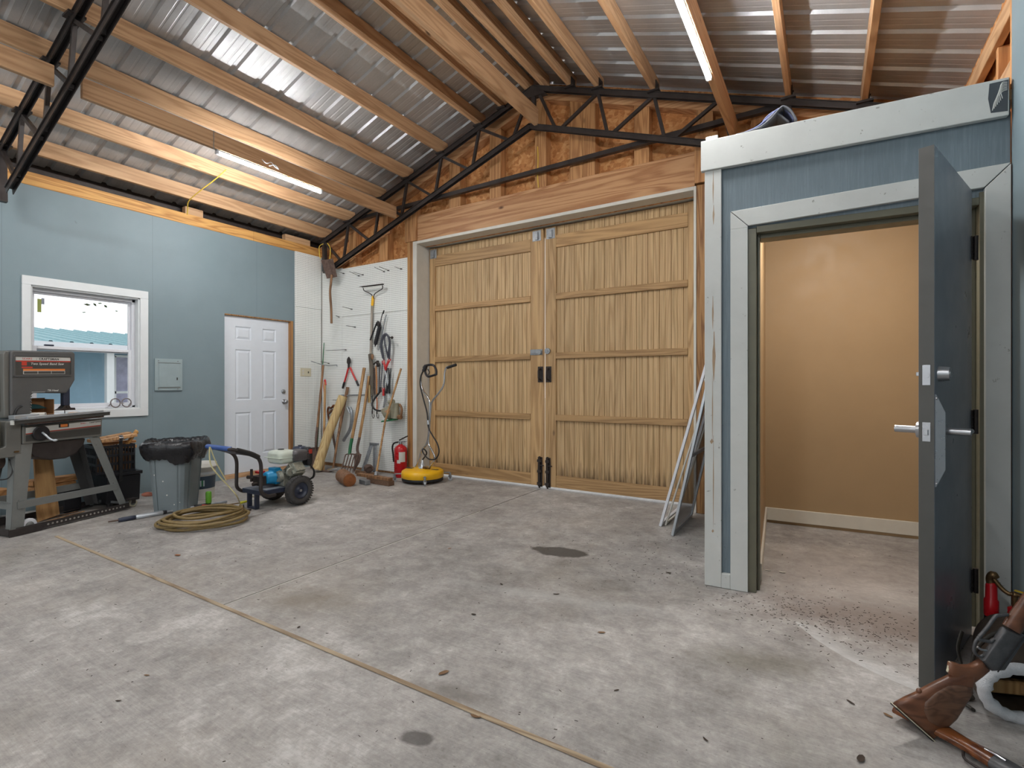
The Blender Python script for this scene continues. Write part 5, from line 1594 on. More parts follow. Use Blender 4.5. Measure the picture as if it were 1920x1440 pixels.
b = W(); b.box(po + V((-0.165, -0.36, 0.185)), po + V((0.165, 0.13, 0.190))); b.box(po + V((0.160, -0.36, 0.150)), po + V((0.165, 0.13, 0.185))); b.box(po + V((-0.165, -0.36, 0.150)), po + V((-0.160, 0.13, 0.185))); b.box(po + V((-0.16, -0.36, 0.150)), po + V((0.16, -0.355, 0.185)))
b.build('base_plate', M['navy'], pw, 0.002)
b = W(); b.box(po + V((0.06, -0.30, 0.1905)), po + V((0.14, -0.12, 0.192))); b.build('plate_decal', M['alu'], pw)
b = W()
for x in (-0.09, 0.03):
    b.bar(po + V((x, -0.33, 0.15)), po + V((x, -0.33, 0.004)), 0.045, 0.02, (1, 0, 0))
b.bar(po + V((-0.09, -0.33, 0.012)), po + V((0.03, -0.33, 0.012)), 0.03, 0.02)
b.build('front_foot', M['navy'], pw, 0.003)
hl = [(-0.20, -0.25, 0.145), (-0.20, -0.33, 0.150), (-0.20, -0.39, 0.20), (-0.20, -0.395, 0.30), (-0.20, -0.395, 0.45), (-0.20, -0.43, 0.525), (-0.20, -0.50, 0.565), (-0.195, -0.63, 0.612), (-0.16, -0.685, 0.626), (0.0, -0.705, 0.630)]
pts = spline([po + V(p) for p in hl] + [po + V((-p[0], p[1], p[2])) for p in reversed(hl[:-1])], 6)
b = W(); b.tube(pts, 0.0165, 10); b.build('handle_frame', M['black_steel'], pw)
b = W(); g = spline([po + V(p) for p in ((0.205, -0.42, 0.522), (0.203, -0.50, 0.566), (0.197, -0.62, 0.610))], 5); b.tube(g, 0.023, 10); b.build('grip_sleeve', M['black_rubber'], pw)
b = W(); g = spline([po + V(p) for p in ((0.18, -0.66, 0.623), (0.12, -0.70, 0.631), (-0.12, -0.70, 0.631), (-0.18, -0.66, 0.623))], 5); b.tube(g, 0.022, 10); b.build('blue_grip', plain('blue_grip', rgb(54, 86, 150), 0.45), pw)
b = W(); b.add([po + V(p) for p in ((0.19, -0.47, 0.555), (0.185, -0.66, 0.628), (-0.185, -0.66, 0.628), (-0.19, -0.47, 0.555), (0.19, -0.47, 0.535), (0.185, -0.66, 0.613), (-0.185, -0.66, 0.613), (-0.19, -0.47, 0.535))], [(0, 1, 2, 3), (7, 6, 5, 4), (0, 4, 5, 1), (1, 5, 6, 2), (2, 6, 7, 3), (3, 7, 4, 0)]); b.build('control_panel', M['navy'], pw, 0.006, 2)
# pump
b = W(); c = po + V((0.02, -0.165, 0.285)); b.lathe(c, (0, -1, 0), [(0.0, -0.07), (0.075, -0.07), (0.078, -0.05), (0.078, -0.02), (0.066, -0.012), (0.062, 0.05), (0.054, 0.075), (0.0, 0.08)], 24)
for k in range(6):
    t = 2 * PI * k / 6
    b.cyl(c + V((math.cos(t) * 0.07, 0.075, math.sin(t) * 0.07)), c + V((math.cos(t) * 0.07, 0.01, math.sin(t) * 0.07)), 0.010, None, 8)
b.box(c + V((-0.05, -0.01, 0.05)), c + V((0.05, 0.06, 0.09)))
b.build('pump', M['blue_pump'], pw, 0.003)
b = W(); c = po + V((0.0, -0.265, 0.26)); b.box(c + V((-0.07, -0.045, -0.04)), c + V((0.05, 0.02, 0.05))); b.cyl(c + V((-0.06, -0.02, 0.03)), c + V((-0.15, -0.05, 0.03)), 0.018); b.cyl(c + V((-0.10, -0.04, -0.01)), c + V((-0.10, -0.04, 0.11)), 0.013); b.cyl(c + V((0.0, -0.02, -0.02)), c + V((0.0, -0.09, -0.02)), 0.016)
b.build('pump_manifold', M['dark_iron'], pw, 0.003)
b = W(); c = po + V((-0.06, -0.235, 0.335)); b.box(c + V((-0.05, -0.03, -0.012)), c + V((0.03, 0.03, 0.012))); b.build('unloader', M['red'], pw, 0.003)
# engine
b = W(); c = po + V((0.02, -0.02, 0.30)); b.box(c + V((-0.10, -0.09, -0.105)), c + V((0.10, 0.10, 0.02))); b.cyl(c + V((0.06, -0.10, -0.01)), c + V((0.06, -0.135, -0.01)), 0.06, 0.05, 20); b.bar(c + V((0.02, 0.03, -0.03)), c + V((0.15, 0.05, 0.08)), 0.12, 0.10)
for k in range(6):
    b.bar(c + V((0.05 + k * 0.016, 0.035, -0.01 + k * 0.014)), c + V((0.056 + k * 0.016, 0.035, -0.005 + k * 0.014)), 0.135, 0.13)
b.cyl(c + V((0.13, -0.04, 0.03)), c + V((0.15, -0.04, 0.03)), 0.045, 0.04, 18)
b.box(c + V((-0.09, -0.08, -0.112)), c + V((0.11, -0.05, -0.105)))
b.build('engine_block', M['engine'], pw, 0.004, 2)
b = W(); c = po + V((0.10, 0.06, 0.33)); b.lathe(c, (1, 0.1, 0), [(0.0, 0.0), (0.045, 0.0), (0.055, 0.02), (0.05, 0.045), (0.02, 0.055), (0.0, 0.056)], 20); b.build('carburettor_bowl', plain('tan_cast', rgb(170, 158, 136), 0.45, 0.3), pw)
def rbox(b, c, sx, sy, sz, p=4.0):
    n_, m_ = 28, 12
    vs = []
    for j in range(m_ + 1):
        f = -PI / 2 + PI * j / m_
        cz, sz_ = math.cos(f), math.sin(f)
        k_ = (abs(cz) ** p + abs(sz_) ** p) ** (-1 / p)
        for i in range(n_):
            t = 2 * PI * i / n_
            cc, ss = math.cos(t), math.sin(t)
            kk = (abs(cc) ** p + abs(ss) ** p) ** (-1 / p)
            vs.append(V(c) + V((cc * kk * cz * k_ * sx, ss * kk * cz * k_ * sy, sz_ * k_ * sz)))
    b.add(vs, [(j * n_ + i, j * n_ + (i + 1) % n_, (j + 1) * n_ + (i + 1) % n_, (j + 1) * n_ + i) for j in range(m_) for i in range(n_)], True)
b = W(); rbox(b, po + V((0.0, -0.045, 0.470)), 0.120, 0.105, 0.068, 5); b.box(po + V((-0.127, -0.157, 0.464)), po + V((0.127, 0.065, 0.470))); b.build('fuel_tank', M['cream'], pw)
b = W(); b.cyl(po + V((-0.02, -0.045, 0.533)), po + V((-0.02, -0.045, 0.545)), 0.03); b.build('fuel_cap', M['black_plastic'], pw)
b = W(); c = po + V((0.065, 0.075, 0.475)); rbox(b, c, 0.085, 0.085, 0.058, 6)
for k in range(5):
    b.box(c + V((-0.088, -0.088, -0.04 + k * 0.014)), c + V((0.088, 0.088, -0.035 + k * 0.014)))
b.build('air_cleaner', M['grey_steel'], pw)
b = W(); c = po + V((-0.03, 0.18, 0.485)); rbox(b, c, 0.075, 0.055, 0.065, 5); b.cyl(c + V((0, 0, 0.06)), c + V((0, 0, 0.075)), 0.02); b.build('muffler', M['navy'], pw)
b = W(); c = po + V((0.07, 0.195, 0.45)); rbox(b, c, 0.05, 0.035, 0.095, 6); mg = b.build('muffler_guard', M['black_plastic'], pw)
b = W(); b.box(po + V((0.1195, 0.175, 0.48)), po + V((0.1220, 0.215, 0.525))); b.build('warning_label', M['label_red'], pw)
b = W(); b.tube(spline([po + V(p) for p in ((0.11, 0.20, 0.36), (0.13, 0.23, 0.30), (0.10, 0.24, 0.23), (0.05, 0.20, 0.195))], 5), 0.009, 8); b.tube(spline([po + V(p) for p in ((0.09, 0.22, 0.36), (0.11, 0.25, 0.28), (0.08, 0.26, 0.22), (0.03, 0.22, 0.195))], 5), 0.008, 8); b.build('fuel_hose', M['black_rubber'], pw)
# thin clear siphon hose hanging from the handle
b = MB((-4.6, 2.5, 0))
q = [onX(393, 838, -4.55), onX(393, 858, -4.55), onX(397, 875, -4.55), onX(411, 893, -4.54), onX(429, 912, -4.53), onX(444, 930, -4.52), fl(450, 945, 0.008)]
b.tube(spline(q, 7), 0.006, 7)
q = [onX(394, 838, -4.55), onX(402, 860, -4.55), onX(412, 880, -4.56), onX(424, 901, -4.57)]
b.tube(spline(q, 7), 0.005, 7)
tag(b.build('siphon_hose', M['clear_hose']), 'thin yellowed clear hose hanging from the washer handle', 'hose')
b = MB((-5.1, 3.2, 0)); b.tube(spline([po + V((-0.19, -0.30, 0.15)), po + V((-0.33, -0.16, 0.05)), po + V((-0.55, 0.1, 0.008)), po + V((-0.75, 0.3, 0.008)), po + V((-0.5, 0.25, 0.008)), po + V((-0.25, 0.0, 0.008))], 8), 0.007, 7)
tag(b.build('inlet_hose', M['clear_hose']), 'pale hose curled on the floor in front of the white door', 'hose')

# coil of tan hose on the slab
b = MB((-4.60, 2.34, 0))
pts = []
cc = V((-4.60, 2.34, 0))
for k in range(0, 360 * 6 + 1, 10):
    t = math.radians(k)
    turn = k / 360
    e = 0.30 + 0.045 * math.sin(turn * 2.1) + 0.018 * math.sin(turn * 5.3)
    f = 0.27 + 0.035 * math.cos(turn * 1.7)
    th = t + 0.5
    z = 0.013 + 0.0105 * turn * 1.15 + 0.006 * math.sin(3 * t + turn)
    off = V((0.05 * math.sin(turn * 1.9), 0.045 * math.cos(turn * 2.3), 0))
    # long axis along the picture width
    u, v = math.cos(th) * e, math.sin(th) * f
    pts.append(cc + off + V((u * 0.62 - v * 0.78, u * 0.78 + v * 0.62, max(0.013, z))))
b.tube(pts, 0.0125, 8)
tag(b.build('hose_coil', M['hose']), 'coil of tan pressure hose on the concrete floor', 'hose')

# spray lance lying in front of the bin
ln = thing('spray_lance', 'silver spray lance with a navy collar lying before the trash can', 'lance', (-5.05, 2.15, 0))
lo = ln.location
A, B_ = fl(203, 983), fl(425, 944)
A = V((A.x, A.y, 0.02)); B_ = V((B_.x, B_.y, 0.02))
dv = (B_ - A).normalized()
L = (B_ - A).length
nrm = V((dv.y, -dv.x, 0))
def LP(s): return A + dv * s
b = MB(lo); b.cyl(LP(0), LP(0.07), 0.006, 0.008); b.build('nozzle', M['rust'], ln)
b = MB(lo); b.lathe(LP(0.07), dv, [(0.012, 0), (0.017, 0.002), (0.017, 0.02), (0.019, 0.022), (0.019, 0.12), (0.014, 0.125)], 16); b.build('collar', M['navy'], ln)
b = MB(lo); b.lathe(LP(0.195), dv, [(0.012, 0), (0.020, 0.006), (0.020, 0.20), (0.013, 0.215)], 16); b.build('barrel_sleeve', M['alu'], ln)
b = MB(lo); b.cyl(LP(0.405), LP(L), 0.0125); b.build('tube', M['galv'], ln)
b = MB(lo); b.lathe(LP(0.40), dv, [(0.014, 0), (0.017, 0.003), (0.017, 0.03), (0.014, 0.033)], 14); b.build('clamp', M['black_plastic'], ln)
s_ = 0.66
b = MB(lo); b.lathe(LP(s_), dv, [(0.014, 0), (0.0185, 0.004), (0.0185, 0.14), (0.014, 0.145)], 14); b.build('trigger_body', M['black_plastic'], ln)
b = MB(lo); c = LP(0.79); b.lathe(c + V((0, 0, 0.0)), (0, 0, 1), [(0.0, 0.012), (0.024, 0.014), (0.026, 0.03), (0.026, 0.115), (0.022, 0.128), (0.0, 0.13)], 18); b.build('green_grip', M['green'], ln)

# red-handled gun and wand by the washer foot
gn = thing('spray_gun', 'red-gripped spray wand lying beside the pressure washer foot', 'spray wand', (-4.75, 2.75, 0))
go = gn.location
p0, p1, p2, p3 = fl(376, 948, 0.02), fl(398, 951, 0.02), fl(450, 943, 0.02), fl(463, 940, 0.02)
b = MB(go); b.tube([p0, p0.lerp(p1, 0.5), p1], [0.012, 0.017, 0.014], 10); b.build('red_grip', M['red_grip'], gn)
b = MB(go); b.cyl(p1, p2, 0.006); b.build('wand_tube', M['brass'], gn)
c = p1.lerp(p2, 0.42); d = (p2 - p1).normalized(); b = MB(go); b.cyl(c - d * 0.02, c + d * 0.02, 0.016); b.build('coupler', M['black_plastic'], gn)
b = MB(go); b.cyl(p2, p3, 0.014, 0.010); b.build('yellow_tip', plain('tip_yellow', rgb(206, 200, 60), 0.4), gn)
q0, q1 = fl(437, 957, 0.022), fl(459, 957, 0.022)
rg = thing('trigger_gun', 'red spray gun lying on the edge of the hose coil', 'spray gun', ((q0.x + q1.x) / 2, (q0.y + q1.y) / 2, 0))
b = MB(rg.location); b.tube([q0, q0.lerp(q1, 0.5), q1], [0.012, 0.018, 0.014], 10); b.build('body', M['red_grip'], rg)
b = MB(rg.location); b.cyl(q1 + V((0, 0, 0.0)), q1 + V((0.02, 0.05, 0.0)), 0.009); b.cyl(q1 - V((0.02, 0.0, 0)), q1 + V((-0.02, 0, 0.05)), 0.005); b.build('fitting', M['dark_iron'], rg)

# breaker panel, safety glasses on the sill, outlet plate
bp = thing('mounted_breaker_box', 'grey electrical breaker panel on the blue wall', 'electrical panel', (XL, 2.857, 1.125))
bo = bp.location
b = MB(bo); b.box((XL + 0.0005, 2.714, 1.125), (XL + 0.018, 3.000, 1.487)); b.build('cover', M['panel_grey'], bp, 0.004, 2)
b = MB(bo); b.box((XL + 0.018, 2.752, 1.165), (XL + 0.023, 2.970, 1.435)); b.build('access_door', M['panel_grey'], bp, 0.002)
b = MB(bo); b.box((XL + 0.023, 2.935, 1.245), (XL + 0.027, 2.945, 1.275)); b.build('door_latch', M['ink'], bp)
for z in (1.437, 1.156):
    b = MB(bo); b.box((XL + 0.0182, 2.745, z), (XL + 0.0235, 2.977, z + 0.006)); b.build('hinge_edge', M['saw_leg'], bp)
b = MB(bo)
for y, z in ((2.75, 1.462), (2.95, 1.462), (2.75, 1.143), (2.95, 1.143)):
    b.cyl((XL + 0.018, y, z), (XL + 0.021, y, z), 0.006, None, 8)
b.build('screws', M['saw_leg'], bp)
sg = thing('safety_glasses', 'clear safety glasses on the window sill', 'glasses', (XL - 0.02, 2.43, WZ0 + 0.0155))
so = sg.location
b = MB(so)
for yc in (2.355, 2.455):
    b.torus((XL - 0.012, yc, WZ0 + 0.068), (1, 0.15, 0.1), 0.046, 0.006, 24, 6)
b.tube([(XL - 0.012, 2.41, WZ0 + 0.06), (XL - 0.008, 2.42, WZ0 + 0.066), (XL - 0.012, 2.43, WZ0 + 0.06)], 0.004, 6)
for y in (2.315, 2.495):
    b.tube(spline([(XL - 0.012, y, WZ0 + 0.07), (XL - 0.06, y + 0.005, WZ0 + 0.045), (XL - 0.10, y, WZ0 + 0.022)], 4), 0.004, 6)
b.build('frame', M['smoke_lens'], sg)
for yc in (2.355, 2.455):
    b = MB(so); b.cyl((XL - 0.0125, yc, WZ0 + 0.068), (XL - 0.0115, yc, WZ0 + 0.068), 0.043, None, 20); b.build('lens', M['glass'], sg)
op = thing('outlet_plate', 'ivory outlet and switch plate on the side pegboard', 'outlet', (-6.374, 4.636, 1.309))
b = MB(op.location); b.box((-6.3735, 4.548, 1.309), (-6.367, 4.725, 1.428)); b.build('cover_plate', M['ivory'], op, 0.003, 2)
b = MB(op.location); b.box((-6.367, 4.672, 1.355), (-6.364, 4.684, 1.382)); b.box((-6.364, 4.676, 1.366), (-6.356, 4.681, 1.376)); b.build('toggle_switch', M['ink'], op)
b = MB(op.location)
for z in (1.348, 1.388):
    b.cyl((-6.367, 4.594, z), (-6.3655, 4.594, z), 0.016, None, 16)
b.build('socket', M['bucket_white'], op)
b = MB(op.location)
for z in (1.348, 1.388):
    for q in (-0.006, 0.006):
        b.box((-6.3655, 4.594 + q - 0.001, z - 0.005), (-6.365, 4.594 + q + 0.001, z + 0.005))
b.build('socket_slots', M['ink'], op)

# ================================================================== tools on and below the pegboards (plane y = 4.907)
YP = 4.905
def pg(x, y, off=0.03):
    return onY(x, y, YP - off)
def shaft(b, pts, r, n=10):
    b.tube(pts, r, n)
def t_at(nm, lab, cat, p, grp=None):
    return thing(nm, lab, cat, (p.x, p.y, max(0, p.z)), 0, grp)

# square spade hung upside down in the corner
sp_ = t_at('hanging_spade', 'rusty square spade hung upside down in the corner below the truss', 'spade', onY(620, 606, 4.73))
o = sp_.location
YS = 4.73
def ps(x, y, Y=YS): return onY(x, y, Y)
b = MB(o)
bl = [ps(602, 489), ps(623, 485), ps(632, 520), ps(613, 522.5)]
bl = [ps(601.5, 487.5, 4.70), ps(624, 484.5, 4.70), ps(632, 519), ps(613, 522.5)]
nr = (bl[1] - bl[0]).cross(bl[3] - bl[0]).normalized() * 0.004
mid = [(bl[0] + bl[1]) / 2 + nr * 5, (bl[2] + bl[3]) / 2 + nr * 4]
b.add([bl[0], mid[0], bl[1], bl[2], mid[1], bl[3]] + [p + nr for p in (bl[0], mid[0], bl[1], bl[2], mid[1], bl[3])],
      [(0, 1, 4, 5), (1, 2, 3, 4), (6, 11, 10, 7), (7, 10, 9, 8), (0, 6, 7, 1), (1, 7, 8, 2), (2, 8, 9, 3), (3, 9, 10, 4), (4, 10, 11, 5), (5, 11, 6, 0)])
b.build('blade', M['rust'], sp_)
b = MB(o); b.tube(spline([ps(622, 515), ps(620.5, 530), ps(619, 545), ps(619.5, 560), ps(621, 580), ps(621.5, 606.5)], 5), [0.016] * 12 + [0.0165] * 14, 10); b.build('handle', M['handle_old'], sp_)

# bow rake hung by its head
rk = t_at('bow_rake', 'bow rake with a yellow ferrule hung head-up on the wide pegboard', 'rake', pg(692, 690))
o = rk.location
b = MB(o)
h0, h1 = pg(679, 538, 0.09), pg(719, 533, 0.09)
b.bar(h0, h1, 0.012, 0.016)
for k in range(14):
    c = h0.lerp(h1, k / 13)
    b.tube([c, c + V((0, -0.03, 0.002)), c + V((0, -0.055, -0.012))], [0.005, 0.004, 0.002], 6)
b.build('rake_head', M['dark_iron'], rk)
b = MB(o)
b.tube(spline([pg(681, 540, 0.08), pg(683, 545, 0.07), pg(691, 549, 0.05), pg(697, 553, 0.04), pg(699, 560, 0.03)], 5), 0.006, 8)
b.tube(spline([pg(717, 535, 0.08), pg(717, 541, 0.07), pg(708, 547, 0.05), pg(702, 552, 0.04), pg(700, 560, 0.03)], 5), 0.006, 8)
b.build('bow', M['dark_iron'], rk)
b = MB(o); b.tube([pg(699, 555), pg(699, 559), pg(698, 571), pg(697.5, 573)], [0.012, 0.017, 0.018, 0.017], 12); b.build('ferrule', M['yellow'], rk)
b = MB(o); b.tube([pg(697.5, 573), pg(696.5, 620), pg(695, 665), pg(693, 730)], 0.0165, 10); b.build('handle', wood('grey_handle', rgb(168, 160, 148), rgb(120, 108, 96), 2, knots=False), rk)

# grease gun
gg = t_at('grease_gun', 'black lever grease gun hung beside the rake handle', 'grease gun', pg(705, 645))
o = gg.location
b = MB(o); b.cyl(pg(712, 612, 0.05), pg(704, 645, 0.05), 0.026, None, 18); b.cyl(pg(704, 645, 0.05), pg(703.5, 648, 0.05), 0.018, 0.01, 14); b.cyl(pg(703.5, 648, 0.05), pg(703, 651, 0.05), 0.006); b.build('barrel', M['black_plastic'], gg)
b = MB(o); b.prism([(0, 0), (0.03, -0.02), (0.05, 0.0), (0.03, 0.06), (0.005, 0.07)], pg(706, 611, 0.065), (1, 0, 0), (0, 0, 1), (0, 0.03, 0)); b.build('pump_head', M['black_steel'], gg, 0.003)
b = MB(o); b.bar(pg(707, 604, 0.055), pg(694, 638, 0.055), 0.012, 0.022, (0, 1, 0)); b.build('lever', M['black_plastic'], gg, 0.003)
b = MB(o); b.tube(spline([pg(713, 612, 0.05), pg(714, 602, 0.05), pg(716, 592, 0.05), pg(719, 585, 0.05)], 5), 0.006, 7); b.cyl(pg(718, 588, 0.05), pg(720, 582, 0.05), 0.011, 0.008); b.build('whip_hose', M['black_rubber'], gg)
b = MB(pg(722, 612, 0.01)); b.tube(spline([pg(724, 590, 0.03), pg(720, 610, 0.03), pg(714, 640, 0.03), pg(710, 657, 0.03)], 5), 0.007, 6, flat=(0, 1, 0))
tag(b.build('steel_strip', M['galv']), 'thin grey strip hanging right of the grease gun', 'strip')

# jumper cables
jc = t_at('jumper_cables', 'coiled jumper cables with red and black clamps on the pegboard', 'jumper cables', pg(722, 740))
o = jc.location
def loop(pts, r=0.010, mat='navy', nm='cable'):
    b = MB(o); b.tube(spline(pts, 6), r, 8); return b.build(nm, M[mat] if isinstance(mat, str) else mat, jc)
cable = plain('cable_sheath', rgb(70, 72, 82), 0.45)
loop([pg(718, 672), pg(714, 650, 0.05), pg(717, 632, 0.06), pg(723, 626, 0.07), pg(728, 632, 0.07), pg(731, 650, 0.06), pg(729, 672, 0.05)], 0.011, cable)
loop([pg(720, 676, 0.04), pg(716, 648, 0.07), pg(719, 631, 0.08), pg(725, 627, 0.09), pg(731, 640, 0.08), pg(730, 674, 0.06)], 0.011, cable)
loop([pg(728, 672, 0.06), pg(723, 650, 0.08), pg(721, 634, 0.09), pg(726, 628, 0.10), pg(730, 640, 0.09), pg(727, 668, 0.07)], 0.010, cable)
loop([pg(717, 676, 0.03), pg(716, 700, 0.03), pg(714, 720, 0.03), pg(715, 735, 0.03)], 0.007, cable)
loop([pg(727, 690, 0.03), pg(722, 705, 0.04), pg(720, 722, 0.03), pg(722, 735, 0.03), pg(721, 752, 0.03), pg(719, 764, 0.03)], 0.009, cable)
loop([pg(722, 690, 0.04), pg(725, 712, 0.05), pg(728, 730, 0.04), pg(730, 745, 0.04)], 0.007, 'alu')
def clamp(p, q, mat, nm):
    b = MB(o)
    d = (q - p).normalized()
    sd = d.cross(V((0, 1, 0))).normalized()
    b.tube([p + sd * 0.018, p.lerp(q, 0.5) + sd * 0.006, q + sd * 0.010], [0.006, 0.010, 0.008], 8)
    b.tube([p - sd * 0.018, p.lerp(q, 0.5) - sd * 0.006, q - sd * 0.010], [0.006, 0.010, 0.008], 8)
    return b.build(nm, M[mat], jc)
clamp(pg(718, 676, 0.05), pg(724, 694, 0.06), 'red_grip', 'red_clamp'); clamp(pg(731, 672, 0.06), pg(722, 693, 0.07), 'red_grip', 'red_clamp')
clamp(pg(719, 727, 0.05), pg(719, 742, 0.05), 'red_grip', 'red_clamp'); clamp(pg(727, 718, 0.05), pg(725, 738, 0.05), 'black_plastic', 'black_clamp')
clamp(pg(731, 690, 0.05), pg(730, 738, 0.05), 'black_plastic', 'black_clamp')
b = MB(o); b.cyl(pg(728, 632, 0.02), pg(735, 633, 0.10), 0.007); b.sph(pg(735, 633, 0.10), 0.018, 10, 8); b.build('tie_hook', M['dark_iron'], jc)

# bolt cutter
bc = t_at('bolt_cutter', 'red-handled bolt cutter hung open on the pegboard', 'bolt cutter', pg(657, 728))
o = bc.location
b = MB(o); b.prism([(-0.035, 0.0), (-0.03, 0.05), (0.0, 0.085), (0.03, 0.05), (0.035, 0.0), (0.015, -0.02), (0.015, -0.07), (0.004, -0.075), (0.004, -0.02), (-0.004, -0.02), (-0.004, -0.075), (-0.015, -0.07), (-0.015, -0.02)], pg(655, 680), (1, 0, 0), (0, 0, 1), (0, -0.02, 0)); b.build('jaws', M['dark_iron'], bc, 0.003)
for pts, gp in ((((653.5, 689), (649.5, 704), (646, 716)), ((646, 716), (642.5, 728))), (((656.5, 689), (663, 704), (668, 714)), ((668, 714), (672, 723)))):
    b = MB(o); b.tube([pg(*p) for p in pts], 0.013, 8); b.build('handle', M['red_grip'], bc)
    b = MB(o); b.tube([pg(*p) for p in gp], [0.016, 0.015], 8); b.build('grip', M['black_rubber'], bc)

# brown leather tool roll / folded tarp strap hanging under the rake
b = MB(pg(697, 716, 0.05)); b.add([pg(690, 664, 0.07), pg(697, 662, 0.03), pg(700, 690, 0.04), pg(700, 740, 0.05), pg(699, 744, 0.05), pg(696, 740, 0.07), pg(694, 700, 0.08)] + [pg(690, 664, 0.02), pg(697, 662, 0.01), pg(700, 690, 0.01), pg(700, 740, 0.01), pg(699, 744, 0.01), pg(696, 740, 0.015), pg(694, 700, 0.015)],
      [(0, 1, 2, 6), (6, 2, 3, 5), (5, 3, 4), (7, 13, 9, 8), (13, 12, 10, 9), (12, 11, 10), (0, 7, 8, 1), (1, 8, 9, 2), (2, 9, 10, 3), (3, 10, 11, 4), (4, 11, 12, 5), (5, 12, 13, 6), (6, 13, 7, 0)])
tag(b.build('canvas_sleeve', plain('grey_brown_canvas', rgb(100, 92, 82), 0.9, 0, 0.2), bev=0.004), 'long grey-brown sleeve hanging under the rake handle', 'sleeve')
b = MB(pg(698, 668, 0.04)); b.sph(pg(698, 669, 0.05), 0.03, 12, 8, (0.8, 0.7, 1.3)); tag(b.build('wooden_knob', M['handle_old']), 'brown wooden knob behind the rake handle', 'knob')

# hammer with orange strap and hanging bungees
hm = t_at('claw_hammer', 'hammer with a pale orange handle hung beside the jumper cables', 'hammer', pg(706, 740))
o = hm.location
b = MB(o); b.tube(spline([pg(701, 683, 0.03), pg(704, 680, 0.05), pg(709, 681, 0.05), pg(712, 686, 0.04)], 4), [0.010] * 5 + [0.016] * 8, 8); b.cyl(pg(708, 676, 0.04), pg(708, 688, 0.04), 0.018, None, 10); b.build('head', M['dark_iron'], hm)
b = MB(o); b.tube([pg(705, 686, 0.04), pg(706, 710, 0.04), pg(706.5, 740, 0.04)], [0.010, 0.012, 0.011], 8); b.build('handle', wood('orange_handle', rgb(204, 150, 100), rgb(180, 118, 70), 2, knots=False), hm)
b = MB(pg(712, 710, 0.04)); b.bar(pg(712, 684, 0.035), pg(710.5, 738, 0.035), 0.02, 0.012, (1, 0, 0)); tag(b.build('pry_bar', M['grey_steel'], bev=0.003), 'grey flat bar hung right beside the orange-handled hammer', 'pry bar')
b = MB(pg(703, 700, 0.05)); b.box(pg(701, 690, 0.03) , pg(703.5, 740, 0.012)); tag(b.build('file', M['rust'], bev=0.002), 'rusty bar between the sleeve and the orange-handled hammer', 'bar')
bg = []
for k, (x, lab) in enumerate(((698.5, 'left bungee cord with its hook below the sleeve'), (707.0, 'right bungee cord with its hook below the hammer'))):
    t = t_at('bungee_cord', lab, 'bungee cord', pg(x, 783), 'bungee cords')
    o = t.location
    b = MB(o); b.tube(spline([pg(x - 1, 742, 0.03), pg(x, 755, 0.03), pg(x - 0.5, 772, 0.03)], 4), 0.007, 7); b.build('cord', M['orange'] if k else M['black_rubber'], t)
    b = MB(o); b.tube(spline([pg(x - 0.5, 772, 0.03), pg(x - 0.5, 780, 0.03), pg(x + 1.5, 784, 0.03), pg(x + 3.2, 781, 0.03), pg(x + 3, 777, 0.03)], 4), 0.004, 6); b.cyl(pg(x - 0.5, 770, 0.03), pg(x - 0.5, 776, 0.03), 0.008); b.build('hook', M['dark_iron'], t)

# string trimmer engine: beige body with a black hose
en = t_at('hanging_blower', 'beige garden blower body with a black hose hung on the pegboard', 'blower', pg(735, 790))
o = en.location
b = MB(o)
c0 = pg(738, 770, 0.12)
b.lathe(pg(716, 770, 0.12), pg(745, 778, 0.12) - pg(716, 770, 0.12), [(0.0, 0), (0.02, 0.0), (0.055, 0.06), (0.085, 0.11), (0.09, 0.17), (0.075, 0.20), (0.0, 0.205)], 20)
b.cyl(pg(741, 756, 0.12), pg(741, 784, 0.12), 0.052, 0.058, 18); b.cyl(pg(738, 753, 0.12), pg(730, 754, 0.12), 0.03, 0.03, 14)
b.build('housing', M['beige_metal'], en)
b = MB(o); b.tube(spline([pg(749, 758, 0.10), pg(753, 766, 0.10), pg(752, 778, 0.10), pg(748, 784, 0.10)], 5), 0.016, 8); b.cyl(pg(747, 782, 0.12), pg(752, 782, 0.12), 0.03, None, 12); b.build('recoil', M['handle_old'], en)
b = MB(o); c = pg(737, 788, 0.11); b.prism([(-0.12, -0.01), (0.09, -0.005), (0.10, 0.012), (-0.11, 0.010)], c, (1, 0, 0.12), (0, 0, 1), (0, -0.10, 0)); b.build('base_plate', M['green_paint'], en, 0.003)
b = MB(o); b.prism([(-0.05, 0.0), (0.02, 0.04), (0.055, 0.01), (0.03, -0.03)], pg(726, 772, 0.215), (1, 0, 0), (0, 0, 1), (0, -0.003, 0)); b.build('orange_patch', plain('faded_orange', rgb(180, 140, 110), 0.5), en)
b = MB(o); b.tube(spline([pg(714, 726, 0.04), pg(712, 735, 0.05), pg(702, 748, 0.08), pg(698, 758, 0.10), pg(701, 766, 0.11), pg(709, 770, 0.12), pg(717, 770, 0.12)], 6), 0.0125, 9); b.build('hose', M['black_rubber'], en)
b = MB(o); b.tube(spline([pg(721, 742, 0.04), pg(722, 752, 0.05), pg(719, 764, 0.08)], 5), 0.012, 8); b.build('grey_hose', plain('grey_hose', rgb(118, 120, 122), 0.5), en)
b = MB(o); b.bar(pg(738, 786, 0.0), pg(738, 786, 0.16), 0.02, 0.02); b.build('hanger', M['galv'], en)

# tools leaning against the pegboard, feet on the slab
def lean(p, q):
    return [p, p.lerp(q, 0.35), p.lerp(q, 0.7), q]
def floorY(x, y, Y, z=0.0):
    v = onY(x, y, Y); return V((v.x, v.y, max(z, v.z)))
